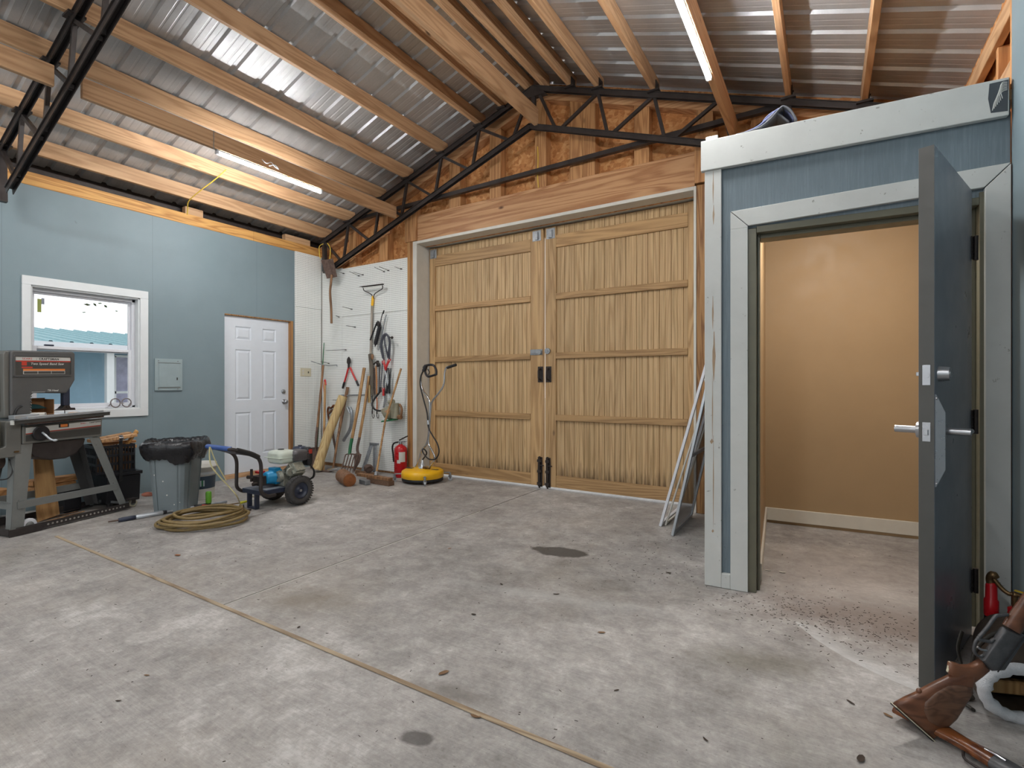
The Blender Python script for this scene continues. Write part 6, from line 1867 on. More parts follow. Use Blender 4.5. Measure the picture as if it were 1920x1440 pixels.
# straight shovel in the corner
sv = thing('square_shovel', 'square-bladed shovel leaning in the corner by the side pegboard', 'shovel', floorY(588, 878, 4.62))
o = sv.location
b = MB(o); a = [onY(582, 839, 4.62), onY(602, 838, 4.62), onY(602, 884, 4.60), onY(582, 884, 4.60)]
for p in a[2:]: p.z = 0.004
nr = V((0, -0.004, 0))
b.add(a + [p + nr for p in a], [(0, 3, 2, 1), (4, 5, 6, 7), (0, 1, 5, 4), (1, 2, 6, 5), (2, 3, 7, 6), (3, 0, 4, 7)])
b.add([a[0], a[1], a[1] + V((0, -0.03, 0)), a[0] + V((0, -0.03, 0)), a[0] + V((0, -0.03, -0.004)), a[1] + V((0, -0.03, -0.004)), a[1] + V((0, 0, -0.004)), a[0] + V((0, 0, -0.004))], [(0, 1, 2, 3), (4, 5, 6, 7), (2, 5, 4, 3)])
b.build('blade', M['rust'], sv)
b = MB(o); b.tube([onY(592, 846, 4.605), onY(593, 820, 4.64), onY(595, 801, 4.66)], [0.012, 0.019, 0.018], 10); b.build('socket', M['rust'], sv)
b = MB(o); b.tube([onY(595, 801, 4.66), onY(600, 750, 4.72), onY(606, 685, 4.80)], 0.0165, 10); b.build('handle', M['handle_old'], sv)
# long green rod
b = MB(floorY(592, 862, 4.66)); b.tube([floorY(592.5, 868, 4.62, 0.004), onY(597, 800, 4.70), onY(603, 720, 4.80), onY(607.5, 643, 4.88)], [0.008, 0.009, 0.009, 0.006], 8)
tag(b.build('green_stake', M['green_paint']), 'tall thin green stake leaning in the corner', 'stake')
# red-topped cant tool handle
ct = thing('red_top_pole', 'wooden pole with a red sleeved top leaning near the corner', 'pole', floorY(606, 880, 4.60))
o = ct.location
b = MB(o); b.tube([floorY(606, 885, 4.60, 0.003), onY(608, 800, 4.69), onY(609.5, 716, 4.80)], [0.018, 0.017, 0.015], 10); b.build('pole', M['handle_wood'], ct)
b = MB(o); b.tube(spline([onY(608.5, 742, 4.765), onY(607.5, 725, 4.79), onY(608.5, 714, 4.805), onY(610, 713, 4.805), onY(611, 722, 4.79)], 4), 0.010, 8); b.build('red_sleeve', M['red_grip'], ct)
# hand saw
hs_ = t_at('hand_saw', 'hand saw with a brown wooden grip hung behind the pale pole', 'hand saw', pg(625, 850))
o = hs_.location
b = MB(o); bl = [pg(616, 788), pg(622, 782), pg(632, 852), pg(629, 850)]; nr = V((0, -0.002, 0))
b.add(bl + [p + nr for p in bl], [(0, 3, 2, 1), (4, 5, 6, 7), (0, 1, 5, 4), (1, 2, 6, 5), (2, 3, 7, 6), (3, 0, 4, 7)]); b.build('blade', M['rust'], hs_)
b = MB(o)
hp_ = spline([pg(617, 790, 0.03), pg(614.5, 772, 0.03), pg(616, 764, 0.03), pg(621, 765, 0.03), pg(626, 760, 0.03), pg(626, 772, 0.03), pg(622, 782, 0.03), pg(617, 790, 0.03)], 5)
b.tube(hp_, 0.014, 8); b.bar(pg(616, 776, 0.03), pg(624, 768, 0.03), 0.02, 0.03, (0, 1, 0)); b.build('grip', M['gunstock2'], hs_)
# big pale turned pole
pp = [floorY(594, 884, 4.46, 0.05), onY(615, 815, 4.62), onY(643, 743, 4.80)]
pp[0].z = 0.035
pz = MB((pp[0].x, pp[0].y, 0)); pz.tube(pp, [0.064, 0.062, 0.060], 18)
tag(pz.build('round_post', M['pale_pole']), 'thick pale round post leaning against the pegboard', 'post')
b = MB((pp[0].x + 0.12, pp[0].y, 0)); b.tube([floorY(624, 884, 4.60, 0.01), onY(632, 830, 4.68), onY(641, 780, 4.78), onY(652, 726, 4.875)], [0.014, 0.016, 0.022, 0.022], 10)
tag(b.build('grey_pole', M['handle_old']), 'grey-brown weathered pole right behind the thick pale post', 'pole')
b = MB(floorY(615, 888, 4.5)); b.prism([(-0.10, 0), (0.06, 0), (0.07, 0.012), (0.0, 0.03), (-0.08, 0.014)], floorY(610, 886, 4.52, 0.002), (1, 0.2, 0), (0, 0, 1), (0, 0.05, 0)); tag(b.build('rusty_iron', M['rust'], bev=0.003), 'rusty iron blade on the floor at the foot of the pale post', 'blade')
# galvanised bent pipe
gp_ = t_at('bent_pipe', 'galvanised bent pipe with a wrapped coil on the pegboard', 'pipe', pg(650, 826))
o = gp_.location
b = MB(o); b.tube(spline([pg(656, 764, 0.05), pg(660, 776, 0.06), pg(658, 798, 0.06), pg(654, 810, 0.06), pg(644, 826, 0.06)], 6), 0.022, 10); b.build('pipe', M['galv'], gp_)
b = MB(o)
for k in range(4):
    b.torus(pg(655 + k * 0.8, 766 + k * 2.5, 0.06), V((0.6, 0.2, 0.75)), 0.045 - 0.003 * k, 0.007, 18, 6)
b.build('coil', M['alu'], gp_)
b = MB(pg(660, 742, 0.05)); b.tube([pg(641, 742.5, 0.06), pg(665, 741, 0.05), pg(690, 740, 0.05)], 0.012, 8); b.cyl(pg(640, 742.5, 0.06), pg(644, 742.3, 0.06), 0.018); tag(b.build('pipe_rod', M['galv']), 'horizontal steel rod across the pegboard behind the shovel handles', 'rod')
b = MB(pg(692, 745, 0.05)); b.tube([pg(692.5, 722, 0.05), pg(692, 755, 0.05)], 0.020, 10); tag(b.build('wood_grip', M['pale_pole']), 'short pale wooden grip hanging right of the garden fork handles', 'handle')

# garden fork and round shovel
gf = thing('garden_fork', 'garden fork with a green socket leaning on the pegboard', 'fork', floorY(648, 882, 4.52))
o = gf.location
b = MB(o); b.tube([onY(660, 822, 4.62), onY(670, 770, 4.70), onY(683, 690, 4.84)], [0.020, 0.021, 0.022], 10); b.build('handle', M['handle_wood'], gf)
b = MB(o); b.tube(spline([onY(660, 822, 4.62), onY(657, 838, 4.60), onY(655.5, 852, 4.58)], 4), 0.021, 10); b.build('socket', M['green_paint'], gf)
b = MB(o)
for k in range(5):
    x = 645 + k * 5.5
    p0 = onY(655.5 + (k - 2) * 1.0, 851, 4.58)
    tip = floorY(x - 6, 886, 4.44, 0.004)
    b.tube(spline([p0, onY(x + 3, 853, 4.56), onY(x + 0.5, 862, 4.52), onY(x - 3, 875, 4.48), tip], 5), [0.008] * 18 + [0.006, 0.005, 0.004], 7)
b.build('tines', M['rust'], gf)
rs2 = thing('round_shovel', 'round-point shovel with a rusty socket leaning right of the fork', 'shovel', floorY(676, 880, 4.58))
o = rs2.location
b = MB(o); b.tube([onY(674, 820, 4.68), onY(682, 775, 4.75), onY(692, 705, 4.86)], [0.019, 0.019, 0.017], 10); b.build('handle', M['handle_wood'], rs2)
b = MB(o); b.tube(spline([onY(674, 820, 4.68), onY(670, 840, 4.66), onY(672, 853, 4.64)], 4), 0.018, 10); b.build('socket', M['rust'], rs2)
b = MB(o)
top = [onY(665, 851, 4.66), onY(671, 848, 4.62), onY(678, 852, 4.66)]
midp = [onY(664, 866, 4.60), onY(669, 866, 4.55), onY(675, 866, 4.60)]
tipp = floorY(663, 886, 4.52, 0.003)
b.add(top + midp + [tipp], [(0, 1, 4, 3), (1, 2, 5, 4), (3, 4, 6), (4, 5, 6)])
ob = b.build('blade', M['rust'], rs2); so_ = ob.modifiers.new('thickness', 'SOLIDIFY'); so_.thickness = 0.005
# galvanised bracket frame leaning
gv = thing('steel_bracket', 'galvanised A-shaped bracket leaning beside the push broom', 'bracket', floorY(690, 885, 4.70))
o = gv.location
b = MB(o); b.bar(floorY(680, 884, 4.66, 0.02), onY(697, 832, 4.80), 0.05, 0.02, (0, 1, 0)); b.build('leg', M['galv'], gv, 0.002)
b = MB(o); b.bar(floorY(703, 884, 4.68, 0.02), onY(703, 832, 4.80), 0.06, 0.02, (0, 1, 0)); b.build('leg', M['galv'], gv, 0.002)
b = MB(o); b.bar(onY(694, 832, 4.79), onY(709, 833, 4.79), 0.03, 0.03, (0, 1, 0)); b.build('cross_bar', M['galv'], gv, 0.002)
b = MB((-5.32, 4.66, 0)); b.sph(floorY(691, 878, 4.60, 0.06), 0.06, 12, 8, (1.3, 0.8, 0.9)); b.tube(spline([floorY(686, 882, 4.58, 0.02), floorY(690, 876, 4.55, 0.08), floorY(696, 874, 4.58, 0.09), floorY(700, 880, 4.6, 0.03)], 5), 0.012, 7)
tag(b.build('rusty_chain_heap', M['rust']), 'heap of rusty chain at the foot of the galvanised bracket', 'chain')
# push broom
br = thing('push_broom', 'push broom with a long wooden handle standing before the pegboard', 'broom', floorY(715, 895, 4.52))
o = br.location
b = MB(o); hb0, hb1 = fl(672, 889, 0.075), fl(733, 899, 0.075); b.bar(hb0, hb1, 0.065, 0.036); b.build('block', M['handle_old'], br, 0.004, 2)
b = MB(o); d = (hb1 - hb0).normalized(); sd = d.cross(V((0, 0, 1)))
b.bar(hb0.lerp(hb1, 0.35) - V((0, 0, 0.045)), hb1 - V((0, 0, 0.045)) + d * 0.01, 0.085, 0.054)
for k in range(150):
    c = hb0.lerp(hb1, rnd.uniform(0.36, 1.0)) + sd * rnd.uniform(-0.035, 0.035)
    b.bar(c - V((0, 0, 0.02)), V((c.x + rnd.gauss(0, 0.012), c.y + rnd.gauss(0, 0.012), 0.002)), 0.006, 0.006)
b.build('bristles', M['bristle'], br)
b = MB(o); b.tube([hb0.lerp(hb1, 0.55) + V((0, 0, 0.0)), onY(722, 790, 4.62), onY(752, 691, 4.80)], [0.0125, 0.0125, 0.013], 10); b.build('handle', M['handle_wood'], br)
b = MB(o); c = hb0.lerp(hb1, 0.55); b.lathe(c + V((0, 0, 0.018)), (onY(722, 790, 4.62) - c), [(0.024, 0), (0.022, 0.03), (0.016, 0.05), (0.0125, 0.051)], 14); b.build('ferrule', M['galv'], br)
# log, beam offcut and small block
lg = thing('log', 'short round log lying on the floor by the garden fork', 'log', fl(652, 903))
o = lg.location
l0, l1 = fl(637, 889, 0.075), fl(662, 899, 0.085)
l0 = V((-5.30, 4.33, 0.092)); l1 = V((-4.83, 4.27, 0.085)); l0 = fl(641, 891, 0.078); l1 = l0 + V((0.33, -0.16, -0.005))
b = MB(o)
d = (l1 - l0); n_ = 14
pts = [l0 + d * (k / n_) for k in range(n_ + 1)]
b.tube(pts, [0.077 + 0.006 * math.sin(k * 1.7) + 0.003 * math.sin(k * 3.1) for k in range(n_ + 1)], 20, cap=False); b.build('bark', M['bark'], lg)
b = MB(o); dn = d.normalized()
b.lathe(l1 - dn * 0.002, dn, [(0.0, 0.004), (0.05, 0.003), (0.075, 0.0)], 20); b.lathe(l0, dn, [(0.0, 0.0), (0.076, 0.0)], 20); b.build('cut_end', M['log_end'], lg)
b = MB(fl(690, 893)); b.bar(fl(671, 884, 0.025), fl(700, 891, 0.025), 0.09, 0.05); tag(b.build('wood_block', M['handle_old'], bev=0.005), 'brown beam offcut on the floor behind the log', 'wood block')
b = MB(fl(687, 903)); b.bar(fl(678, 902, 0.03), fl(690, 905, 0.03), 0.07, 0.055); tag(b.build('metal_box', M['galv'], bev=0.004), 'small grey metal box between the log and the push broom', 'box')
b = MB(fl(628, 884)); b.cyl(floorY(616, 882, 4.55, 0.03), floorY(634, 879, 4.55, 0.03), 0.022, None, 14); tag(b.build('chrome_pipe', M['chrome']), 'short shiny pipe on the floor at the foot of the fork', 'pipe')

# fire extinguisher
fe_ = thing('fire_extinguisher', 'red fire extinguisher on the floor below the pegboard', 'fire extinguisher', (-4.68, 4.812, 0))
fe_.scale = (1.08, 1.08, 1.06)
o = fe_.location
b = MB(o); b.lathe(o, (0, 0, 1), [(0.0, 0.0), (0.072, 0.0), (0.075, 0.006), (0.075, 0.335), (0.070, 0.355), (0.050, 0.378), (0.026, 0.39), (0.022, 0.40), (0.0, 0.40)], 28); b.build('cylinder', M['red'], fe_)
b = MB(o); vs = []; n_ = 14
a0 = math.atan2(-4.6, 4.72)
for k in range(n_ + 1):
    t = a0 - 0.30 + 1.05 * k / n_
    for z in (0.19, 0.31):
        vs.append(o + V((0.0757 * math.cos(t), 0.0757 * math.sin(t), z)))
b.add(vs, [(2 * k, 2 * k + 2, 2 * k + 3, 2 * k + 1) for k in range(n_)]); b.build('label', M['label_white'], fe_)
b = MB(o); vs = []
for k in range(n_ + 1):
    t = a0 - 0.62 + 0.55 * k / n_
    for z in (0.175, 0.215):
        vs.append(o + V((0.0758 * math.cos(t), 0.0758 * math.sin(t), z)))
b.add(vs, [(2 * k, 2 * k + 2, 2 * k + 3, 2 * k + 1) for k in range(n_)]); b.build('label', M['label_white'], fe_)
b = MB(o); b.cyl(o + V((0, 0, 0.395)), o + V((0, 0, 0.43)), 0.020); b.bar(o + V((-0.03, 0, 0.425)), o + V((0.07, 0.02, 0.43)), 0.022, 0.012); b.build('valve', M['satin'], fe_)
b = MB(o); b.bar(o + V((-0.02, 0, 0.445)), o + V((0.085, 0.03, 0.50)), 0.024, 0.014); b.build('lever', M['dark_iron'], fe_, 0.002)
b = MB(o); b.tube(spline([o + V(p) for p in ((-0.02, -0.02, 0.425), (-0.06, -0.05, 0.41), (-0.085, -0.05, 0.36), (-0.085, -0.04, 0.28), (-0.082, -0.03, 0.18))], 5), 0.010, 8); b.build('hose', M['black_rubber'], fe_)

# surface cleaner
sc_ = thing('surface_cleaner', 'yellow round surface cleaner with a chrome two-armed handle', 'surface cleaner', (-4.235, 4.735, 0))
o = sc_.location
for dx in (0,):
    b = MB(o); b.lathe(o, (0, 0, 1), [(0.0, 0.168), (0.10, 0.166), (0.225, 0.150), (0.252, 0.135), (0.258, 0.118), (0.258, 0.060), (0.250, 0.055)], 44); b.build('deck', M['yellow'], sc_)
b = MB(o); b.lathe(o, (0, 0, 1), [(0.250, 0.058), (0.254, 0.055), (0.252, 0.022), (0.244, 0.022), (0.244, 0.055)], 44); b.build('brush_skirt', M['black_rubber'], sc_)
for t in (-2.45, -0.75, 0.75):
    c = o + V((math.cos(t) * 0.262, math.sin(t) * 0.262, 0))
    u = V((math.cos(t), math.sin(t), 0)); c2 = c + u * (0.03 if t == -0.75 else 0.075)
    b = MB(o); b.bar(c - u * 0.03 + V((0, 0, 0.10)), c2 + V((0, 0, 0.10)), 0.03, 0.012); b.cyl(c2 + V((0, 0, 0.095)), c2 + V((0, 0, 0.06)), 0.013); b.bar(c2 + V((0, 0, 0.062)), c2 + V((0.0, 0, 0.026)), 0.03, 0.034); cst = b.build('caster', M['galv'], sc_, 0.002)
    b = MB(o); s2 = V((-u.y, u.x, 0)); b.cyl(c2 + V((0, 0, 0.026)) - s2 * 0.010, c2 + V((0, 0, 0.026)) + s2 * 0.010, 0.026, None, 18); b.build('caster_wheel', M['alu'], cst)
YC = 4.735
def q_(x, y, dy=0.0): return onY(x, y, YC + dy)
b = MB(o); b.lathe(o + V((0, 0, 0.166)), (0, 0, 1), [(0.055, 0.0), (0.05, 0.012), (0.03, 0.016), (0.026, 0.05), (0.018, 0.056), (0.016, 0.09), (0.008, 0.10), (0.0, 0.10)], 18); b.build('swivel', M['alu'], sc_)
b = MB(o); b.lathe(o + V((0, 0, 0.168)), (0, 0, 1), [(0.075, 0.0), (0.072, 0.003), (0.0, 0.003)], 3); b.build('blue_decal', M['blue_pump'], sc_)
b = MB(o); c = o + V((-0.14, -0.08, 0.163)); b.prism([(-0.05, -0.01), (0.04, -0.02), (0.05, 0.01), (-0.04, 0.015)], c, (1, 0.3, 0), (-0.3, 1, 0.1), (0, 0, 0.004)); c = o + V((0.17, 0.02, 0.157)); b.prism([(-0.05, -0.012), (0.05, -0.012), (0.05, 0.012), (-0.05, 0.012)], c, (1, 0.3, 0), (-0.3, 1, 0), (0, 0, 0.004)); b.build('blue_decal', M['label_dark'], sc_)
b = MB(o); c = o + V((0.05, -0.06, 0.165)); b.box(c, c + V((0.05, 0.03, 0.03))); b.cyl(c + V((0.05, 0.015, 0.02)), c + V((0.10, 0.02, 0.015)), 0.012); b.build('fitting', M['brass'], sc_, 0.003)
T = o
b = MB(o)
left = spline([o + V((-0.115, 0.0, 0.16)), q_(786, 862), q_(790, 846), q_(800, 832), q_(804, 810), q_(806, 765), q_(804, 748), q_(795, 735), q_(790, 722), q_(790, 706), q_(793, 697)], 6)
right = spline([o + V((0.10, 0.0, 0.16)), q_(815, 860), q_(811, 846), q_(804, 832), q_(805, 810), q_(808, 765), q_(811, 752), q_(822, 738), q_(832, 722), q_(834, 700), q_(837, 690), q_(842, 687)], 6)
b.tube(left, 0.0125, 9); b.tube(right, 0.0125, 9); b.build('handle_tubes', M['chrome'], sc_)
b = MB(o); b.tube([q_(839, 689.5), q_(847, 686.5), q_(855, 684)], 0.0175, 10); b.build('black_grip', M['black_rubber'], sc_)
b = MB(o)
b.tube(spline([q_(794, 690, -0.03), q_(797, 686, -0.03), q_(807, 684, -0.03), q_(814, 686, -0.03), q_(818, 695, -0.03), q_(818, 703, -0.03)], 5), 0.014, 8)
b.tube(spline([q_(796, 692, -0.03), q_(799, 702, -0.03), q_(804, 706, -0.03), q_(818, 702, -0.03)], 5), 0.014, 8)
b.cyl(q_(795, 696, -0.03), q_(799, 685, -0.03), 0.028, 0.024, 12)
b.tube(spline([q_(802, 692, -0.03), q_(805, 698, -0.03), q_(803, 703, -0.03)], 4), 0.006, 6)
b.build('trigger_handle', M['black_plastic'], sc_)
b = MB(o); b.tube(spline([q_(793, 696, -0.03), q_(789, 706, -0.04), q_(788, 722, -0.05), q_(794, 748, -0.04), q_(801, 775, -0.03), q_(803, 800, -0.04), q_(810, 815, -0.07), q_(820, 832, -0.09), q_(823, 848, -0.09), q_(817, 860, -0.09), q_(805, 861, -0.08), q_(796, 853, -0.06), q_(792, 845, -0.05), q_(795, 842, -0.03), q_(800, 850, -0.01), o + V((0.0, 0.0, 0.265))], 7), 0.0085, 8); b.build('hose', M['black_rubber'], sc_)
b = MB(o); b.cyl(q_(802.5, 788, -0.035), q_(803.5, 796, -0.035), 0.015, None, 10); b.build('hose_clip', M['alu'], sc_)

# pegboard hooks
def hook(x0, y0, x1, y1, lab, grp='pegboard hooks'):
    root = onY(x1, y1, YP - 0.002)
    t = thing('hanging_hook', lab, 'hook', root, 0, grp)
    tip = onY(x0, y0, YP - 0.16)
    b = MB(root)
    tip = root + V((-0.02, -0.16, 0.02)) if False else tip
    b.tube(spline([root, root.lerp(tip, 0.5), root.lerp(tip, 0.9), tip], 4), 0.0035, 6); b.build('rod', M['dark_iron'], t)
    b = MB(root); b.bar(root + V((-0.012, -0.003, 0.0)), root + V((0.018, -0.003, -0.004)), 0.008, 0.012); b.build('clip', M['dark_iron'], t)
hook(637, 511, 644, 512.5, 'pegboard hook at the top left, right of the hung spade')
hook(655, 509, 673, 517, 'left hook of the top middle pair of long hooks')
hook(662, 510, 680, 515, 'right hook of the top middle pair of long hooks')
hook(702, 501, 720, 509, 'left hook of the top right pair of long hooks')
hook(711, 500, 728, 507, 'right hook of the top right pair of long hooks')
hook(740, 500.5, 752, 504, 'single hook at the top right of the pegboard')
hook(642, 575, 659, 579.5, 'short hook left of the rake ferrule')
hook(649, 610.5, 665, 613, 'short hook level with the top of the grease gun')
hook(630, 592, 635, 594, 'small bent hook right of the spade handle')
hook(611, 657.5, 648, 655.5, 'long hook level with the middle of the rake handle')
hook(624, 750, 634, 750.5, 'short hook above the hand saw')
hook(602, 678, 616, 681, 'twin-bend hook crossing the green stake')
b = MB(onY(583, 678, 4.75)); b.tube(spline([onY(583, 677, 4.70), onY(600, 682.5, 4.80), onY(616, 685.5, 4.87), onY(630, 684.5, 4.875), onY(632, 687, 4.90)], 5), 0.006, 7)
tag(b.build('steel_hanger', M['galv']), 'long thin steel hanger arm reaching out of the corner', 'hanger')

# ================================================================== right-hand side
# window screens leaning against the closet's side wall
def screen(nm, lab, xb, y0, y1, xt, zt, mat, bars, w=0.028, th=0.018, mesh=True):
    t = thing(nm, lab, 'screen frame', (xb, (y0 + y1) / 2, 0), 0, 'frames leaning on the closet')
    o = t.location
    def P(s, y): return V((xb + (xt - xb) * s, y, 0.004 + zt * s))
    up = (P(1, 0) - P(0, 0)).normalized()
    nr = V((up.z, 0, -up.x))
    b = MB(o); b.bar(P(0, y0), P(1, y0), th, w, (0, 1, 0)); b.build('stile', M[mat], t, 0.002)
    b = MB(o); b.bar(P(0, y1), P(1, y1), th, w, (0, 1, 0)); b.build('stile', M[mat], t, 0.002)
    for s in bars:
        b = MB(o); b.bar(P(s, y0 + w / 2), P(s, y1 - w / 2), w, th, nr); b.build('rail', M[mat], t, 0.002)
    if mesh:
        b = MB(o); b.add([P(0.01, y0), P(0.01, y1), P(0.99, y1), P(0.99, y0)], [(0, 1, 2, 3)]); b.build('mesh', M['screen'], t)
    return t
s1 = screen('door_frame_screen', 'tall white frame leaning between the plank doors and the closet post', -1.19, 4.29, 4.86, -0.64, 2.02, 'white_pvc', (0.01, 0.99), 0.030, 0.022, False)
b = MB(s1.location)
c = V((-0.805, 4.29, 1.40)); b.box(c + V((-0.02, -0.012, -0.05)), c + V((0.06, 0.02, 0.03)))
b.tube(spline([c + V((-0.03, 0.0, -0.16)), c + V((-0.02, 0.03, -0.20)), c + V((0.02, 0.03, -0.21)), c + V((0.06, 0.0, -0.19))], 5), 0.008, 7)
b.build('latch', M['white_pvc'], s1, 0.003)
screen('window_screen', 'grey aluminium screen frame nearest the viewer by the closet post', -1.035, 4.075, 4.70, -0.645, 1.78, 'alu', (0.012, 0.36, 0.985), 0.032, 0.020)
screen('thin_frame', 'narrow pale frame leaning between the white frame and the grey screen', -1.16, 4.34, 4.72, -0.70, 1.55, 'jamb_white', (0.012, 0.985), 0.018, 0.014, False)

# folded jeans on the closet's cap board
jn = thing('folded_clothes', 'heap of folded denim with a coral cloth on the closet top', 'clothes', CT @ V((0.32, 0.10, 2.645)), ca)
def fold(nm, mat, prof, y0, y1, th, par=jn):
    """cloth layer: profile across x, doubled, with soft thickness"""
    pr = spline([(x, 0, z) for x, z in prof], 6)
    b = MB()
    vs = []
    ny = 8
    for j in range(ny + 1):
        yy = y0 + (y1 - y0) * j / ny
        for p in pr:
            vs.append((p.x, yy, p.z + 0.006 * math.sin(9 * yy + 12 * p.x)))
    m_ = len(pr)
    b.add(vs, [(j * m_ + i, j * m_ + i + 1, (j + 1) * m_ + i + 1, (j + 1) * m_ + i) for j in range(ny) for i in range(m_ - 1)], True)
    ob = b.build(nm, M[mat], par)
    s = ob.modifiers.new('thickness', 'SOLIDIFY'); s.thickness = th; s.offset = 1
    return ob
fold('grey_layer', 'denim_grey', [(-0.15, 0.002), (-0.09, 0.008), (-0.02, 0.022), (0.035, 0.055), (0.08, 0.098), (0.10, 0.100), (0.13, 0.065), (0.155, 0.012)], -0.12, 0.08, 0.008)
fold('denim_layer', 'denim', [(-0.145, 0.012), (-0.09, 0.022), (-0.03, 0.040), (0.03, 0.080), (0.065, 0.105), (0.10, 0.10), (0.145, 0.03)], -0.09, 0.12, 0.010)
fold('denim_layer', 'denim', [(-0.13, 0.026), (-0.07, 0.040), (-0.015, 0.060), (0.01, 0.090), (0.05, 0.112), (0.09, 0.10)], -0.06, 0.14, 0.010)
fold('coral_cloth', 'pink', [(0.0, 0.094), (0.02, 0.108), (0.045, 0.118), (0.075, 0.116)], -0.02, 0.12, 0.012)
fold('inner_lining', 'denim_grey', [(-0.10, 0.0), (-0.02, 0.018), (0.05, 0.085), (0.12, 0.02)], -0.10, 0.10, 0.006)

# rifle leaning upside down against the right wall
RP, RD = V((0.299, 2.205, 0)), V((0.88, 0.475, 0)).normalized()
RN = V((RD.y, -RD.x, 0))
def rf(x, y, off=0.0): return onP(x, y, RP, RN) + RN * off
def c1(x, y): return (1660 + x / 6.0, 1200 + y / 6.0)
rifle = thing('lever_rifle', 'lever-action rifle with a brown stock leaning butt-down by the open door', 'rifle', (0.27, 2.22, 0))
o = rifle.location
def slab(poly, th, ins=0.0):
    """outline in the rifle plane, lens-shaped cross section"""
    pts = [rf(*p) for p in poly]
    c = sum(pts, V()) / len(pts)
    n_ = len(pts)
    b = MB(o)
    vs = []
    for k, off in ((0.80, -th), (0.94, -th * 0.72), (1.0, -th * 0.25), (1.0, th * 0.25), (0.94, th * 0.72), (0.80, th)):
        for p in pts:
            vs.append(c + (p - c) * k + RN * off)
    fs = [(j * n_ + i, j * n_ + (i + 1) % n_, (j + 1) * n_ + (i + 1) % n_, (j + 1) * n_ + i) for j in range(5) for i in range(n_)]
    fs += [tuple(range(n_ - 1, -1, -1)), tuple(range(5 * n_, 6 * n_))]
    b.add(vs, fs, True)
    return b
st_ = [c1(*p) for p in ((92, 722), (215, 655), (340, 600), (450, 535), (560, 478), (650, 435), (735, 395), (800, 375), (880, 340), (1000, 340), (990, 470), (968, 560), (920, 640), (870, 720), (805, 810), (740, 900), (640, 1000), (515, 1108), (300, 915))]
ob = slab(st_, 0.016).build('buttstock', M['gunstock'], rifle)
gr_ = [c1(*p) for p in ((710, 245), (760, 250), (860, 284), (960, 282), (1020, 255), (1075, 225), (1120, 280), (1168, 332), (1090, 400), (990, 475), (880, 480), (760, 440), (725, 395), (695, 360))]
slab(gr_, 0.012).build('pistol_grip', M['gunstock'], rifle)
b = MB(o); p0, p1 = rf(*c1(695, 358)), rf(*c1(722, 242)); 
d = (p1 - p0); b.bar(p0, p1, 0.009, 0.004, (rf(*c1(660, 300)) - rf(*c1(700, 300)))); b.build('grip_cap', M['ivory'], rifle, 0.002)
b = MB(o); p0, p1 = rf(*c1(86, 733)), rf(*c1(516, 1116)); b.bar(p0, p1, 0.030, 0.006, rf(*c1(0, 1000)) - rf(*c1(300, 700))); b.build('butt_plate', M['ink'], rifle, 0.002)
b = MB(o); q0, q1 = rf(*c1(94, 727)), rf(*c1(521, 1107)); b.bar(q0, q1, 0.0305, 0.003, rf(*c1(0, 1000)) - rf(*c1(300, 700))); b.build('plate_spacer', M['ivory'], rifle)
b = MB(o); b.sph(rf(*c1(378, 572)), 0.0085, 10, 8); b.build('sling_stud', M['gunstock'], rifle)
# cheek swell
cs = [c1(*p) for p in ((400, 670), (520, 560), (660, 480), (800, 470), (930, 500), (950, 560), (860, 700), (760, 860), (660, 950), (560, 950), (440, 880), (390, 770))]
pts = [rf(*p) for p in cs]; c = sum(pts, V()) / len(pts); n_ = len(pts); vs = []
for k, off in ((1.0, 0.012), (0.97, 0.0185), (0.85, 0.021), (0.5, 0.022)):
    for p in pts:
        vs.append(c + (p - c) * k + RN * off)
b = MB(o); b.add(vs, [(j * n_ + i, j * n_ + (i + 1) % n_, (j + 1) * n_ + (i + 1) % n_, (j + 1) * n_ + i) for j in range(3) for i in range(n_)] + [tuple(range(3 * n_, 4 * n_))], True); b.build('cheek_panel', wood('checkered_walnut', rgb(104, 74, 56), rgb(76, 52, 40), 0, knots=False, rough=0.4, fig=12), rifle)
rc = [(1838.5, 1237.5), (1881, 1175), (1912, 1187), (1922, 1191), (1879, 1256), (1857, 1257)]
slab(rc, 0.014).build('receiver', M['bluing'], rifle, 0.002)
b = MB(o); b.bar(rf(1862, 1255, 0.017), rf(1911, 1189, 0.017), 0.003, 0.002); b.build('receiver_line', M['ink'], rifle)
dirb = (rf(1955, 1050) - rf(1895, 1150)).normalized()
f0 = rf(1896, 1180)
ax_ = (rf(1925, 1135) - rf(1894, 1182)).normalized()
b = MB(o); b.tube([f0, f0 + ax_ * 0.05, f0 + ax_ * 0.20], [(0.030, 0.019), (0.031, 0.020), (0.024, 0.017)], 16, flat=(rf(1900, 1200) - rf(1880, 1190))); b.build('forend', M['gunstock'], rifle)
b = MB(o); b.cyl(f0 + ax_ * 0.205, f0 + ax_ * 0.30, 0.009); b.build('barrel', M['twin_barrel'], rifle)
b = MB(o)
b.tube(spline([rf(1889, 1152.5), rf(1877, 1154), rf(1869, 1154.5), rf(1863, 1160), rf(1850, 1178), rf(1836, 1194)], 5), [(0.006, 0.007)] * 26, 8)
b.tube(spline([rf(1836, 1194), rf(1834, 1198), rf(1846, 1201), rf(1857, 1203), rf(1863, 1198)], 5), 0.0055, 8)
b.tube(spline([rf(1834, 1197), rf(1829, 1203), rf(1826, 1216), rf(1828, 1224), rf(1836, 1231), rf(1843, 1229)], 5), 0.0048, 8)
b.build('lever', M['bluing'], rifle)
b = MB(o); b.tube(spline([rf(1851, 1220), rf(1840, 1218), rf(1833, 1213)], 5), 0.0035, 7); b.build('trigger', M['satin'], rifle)

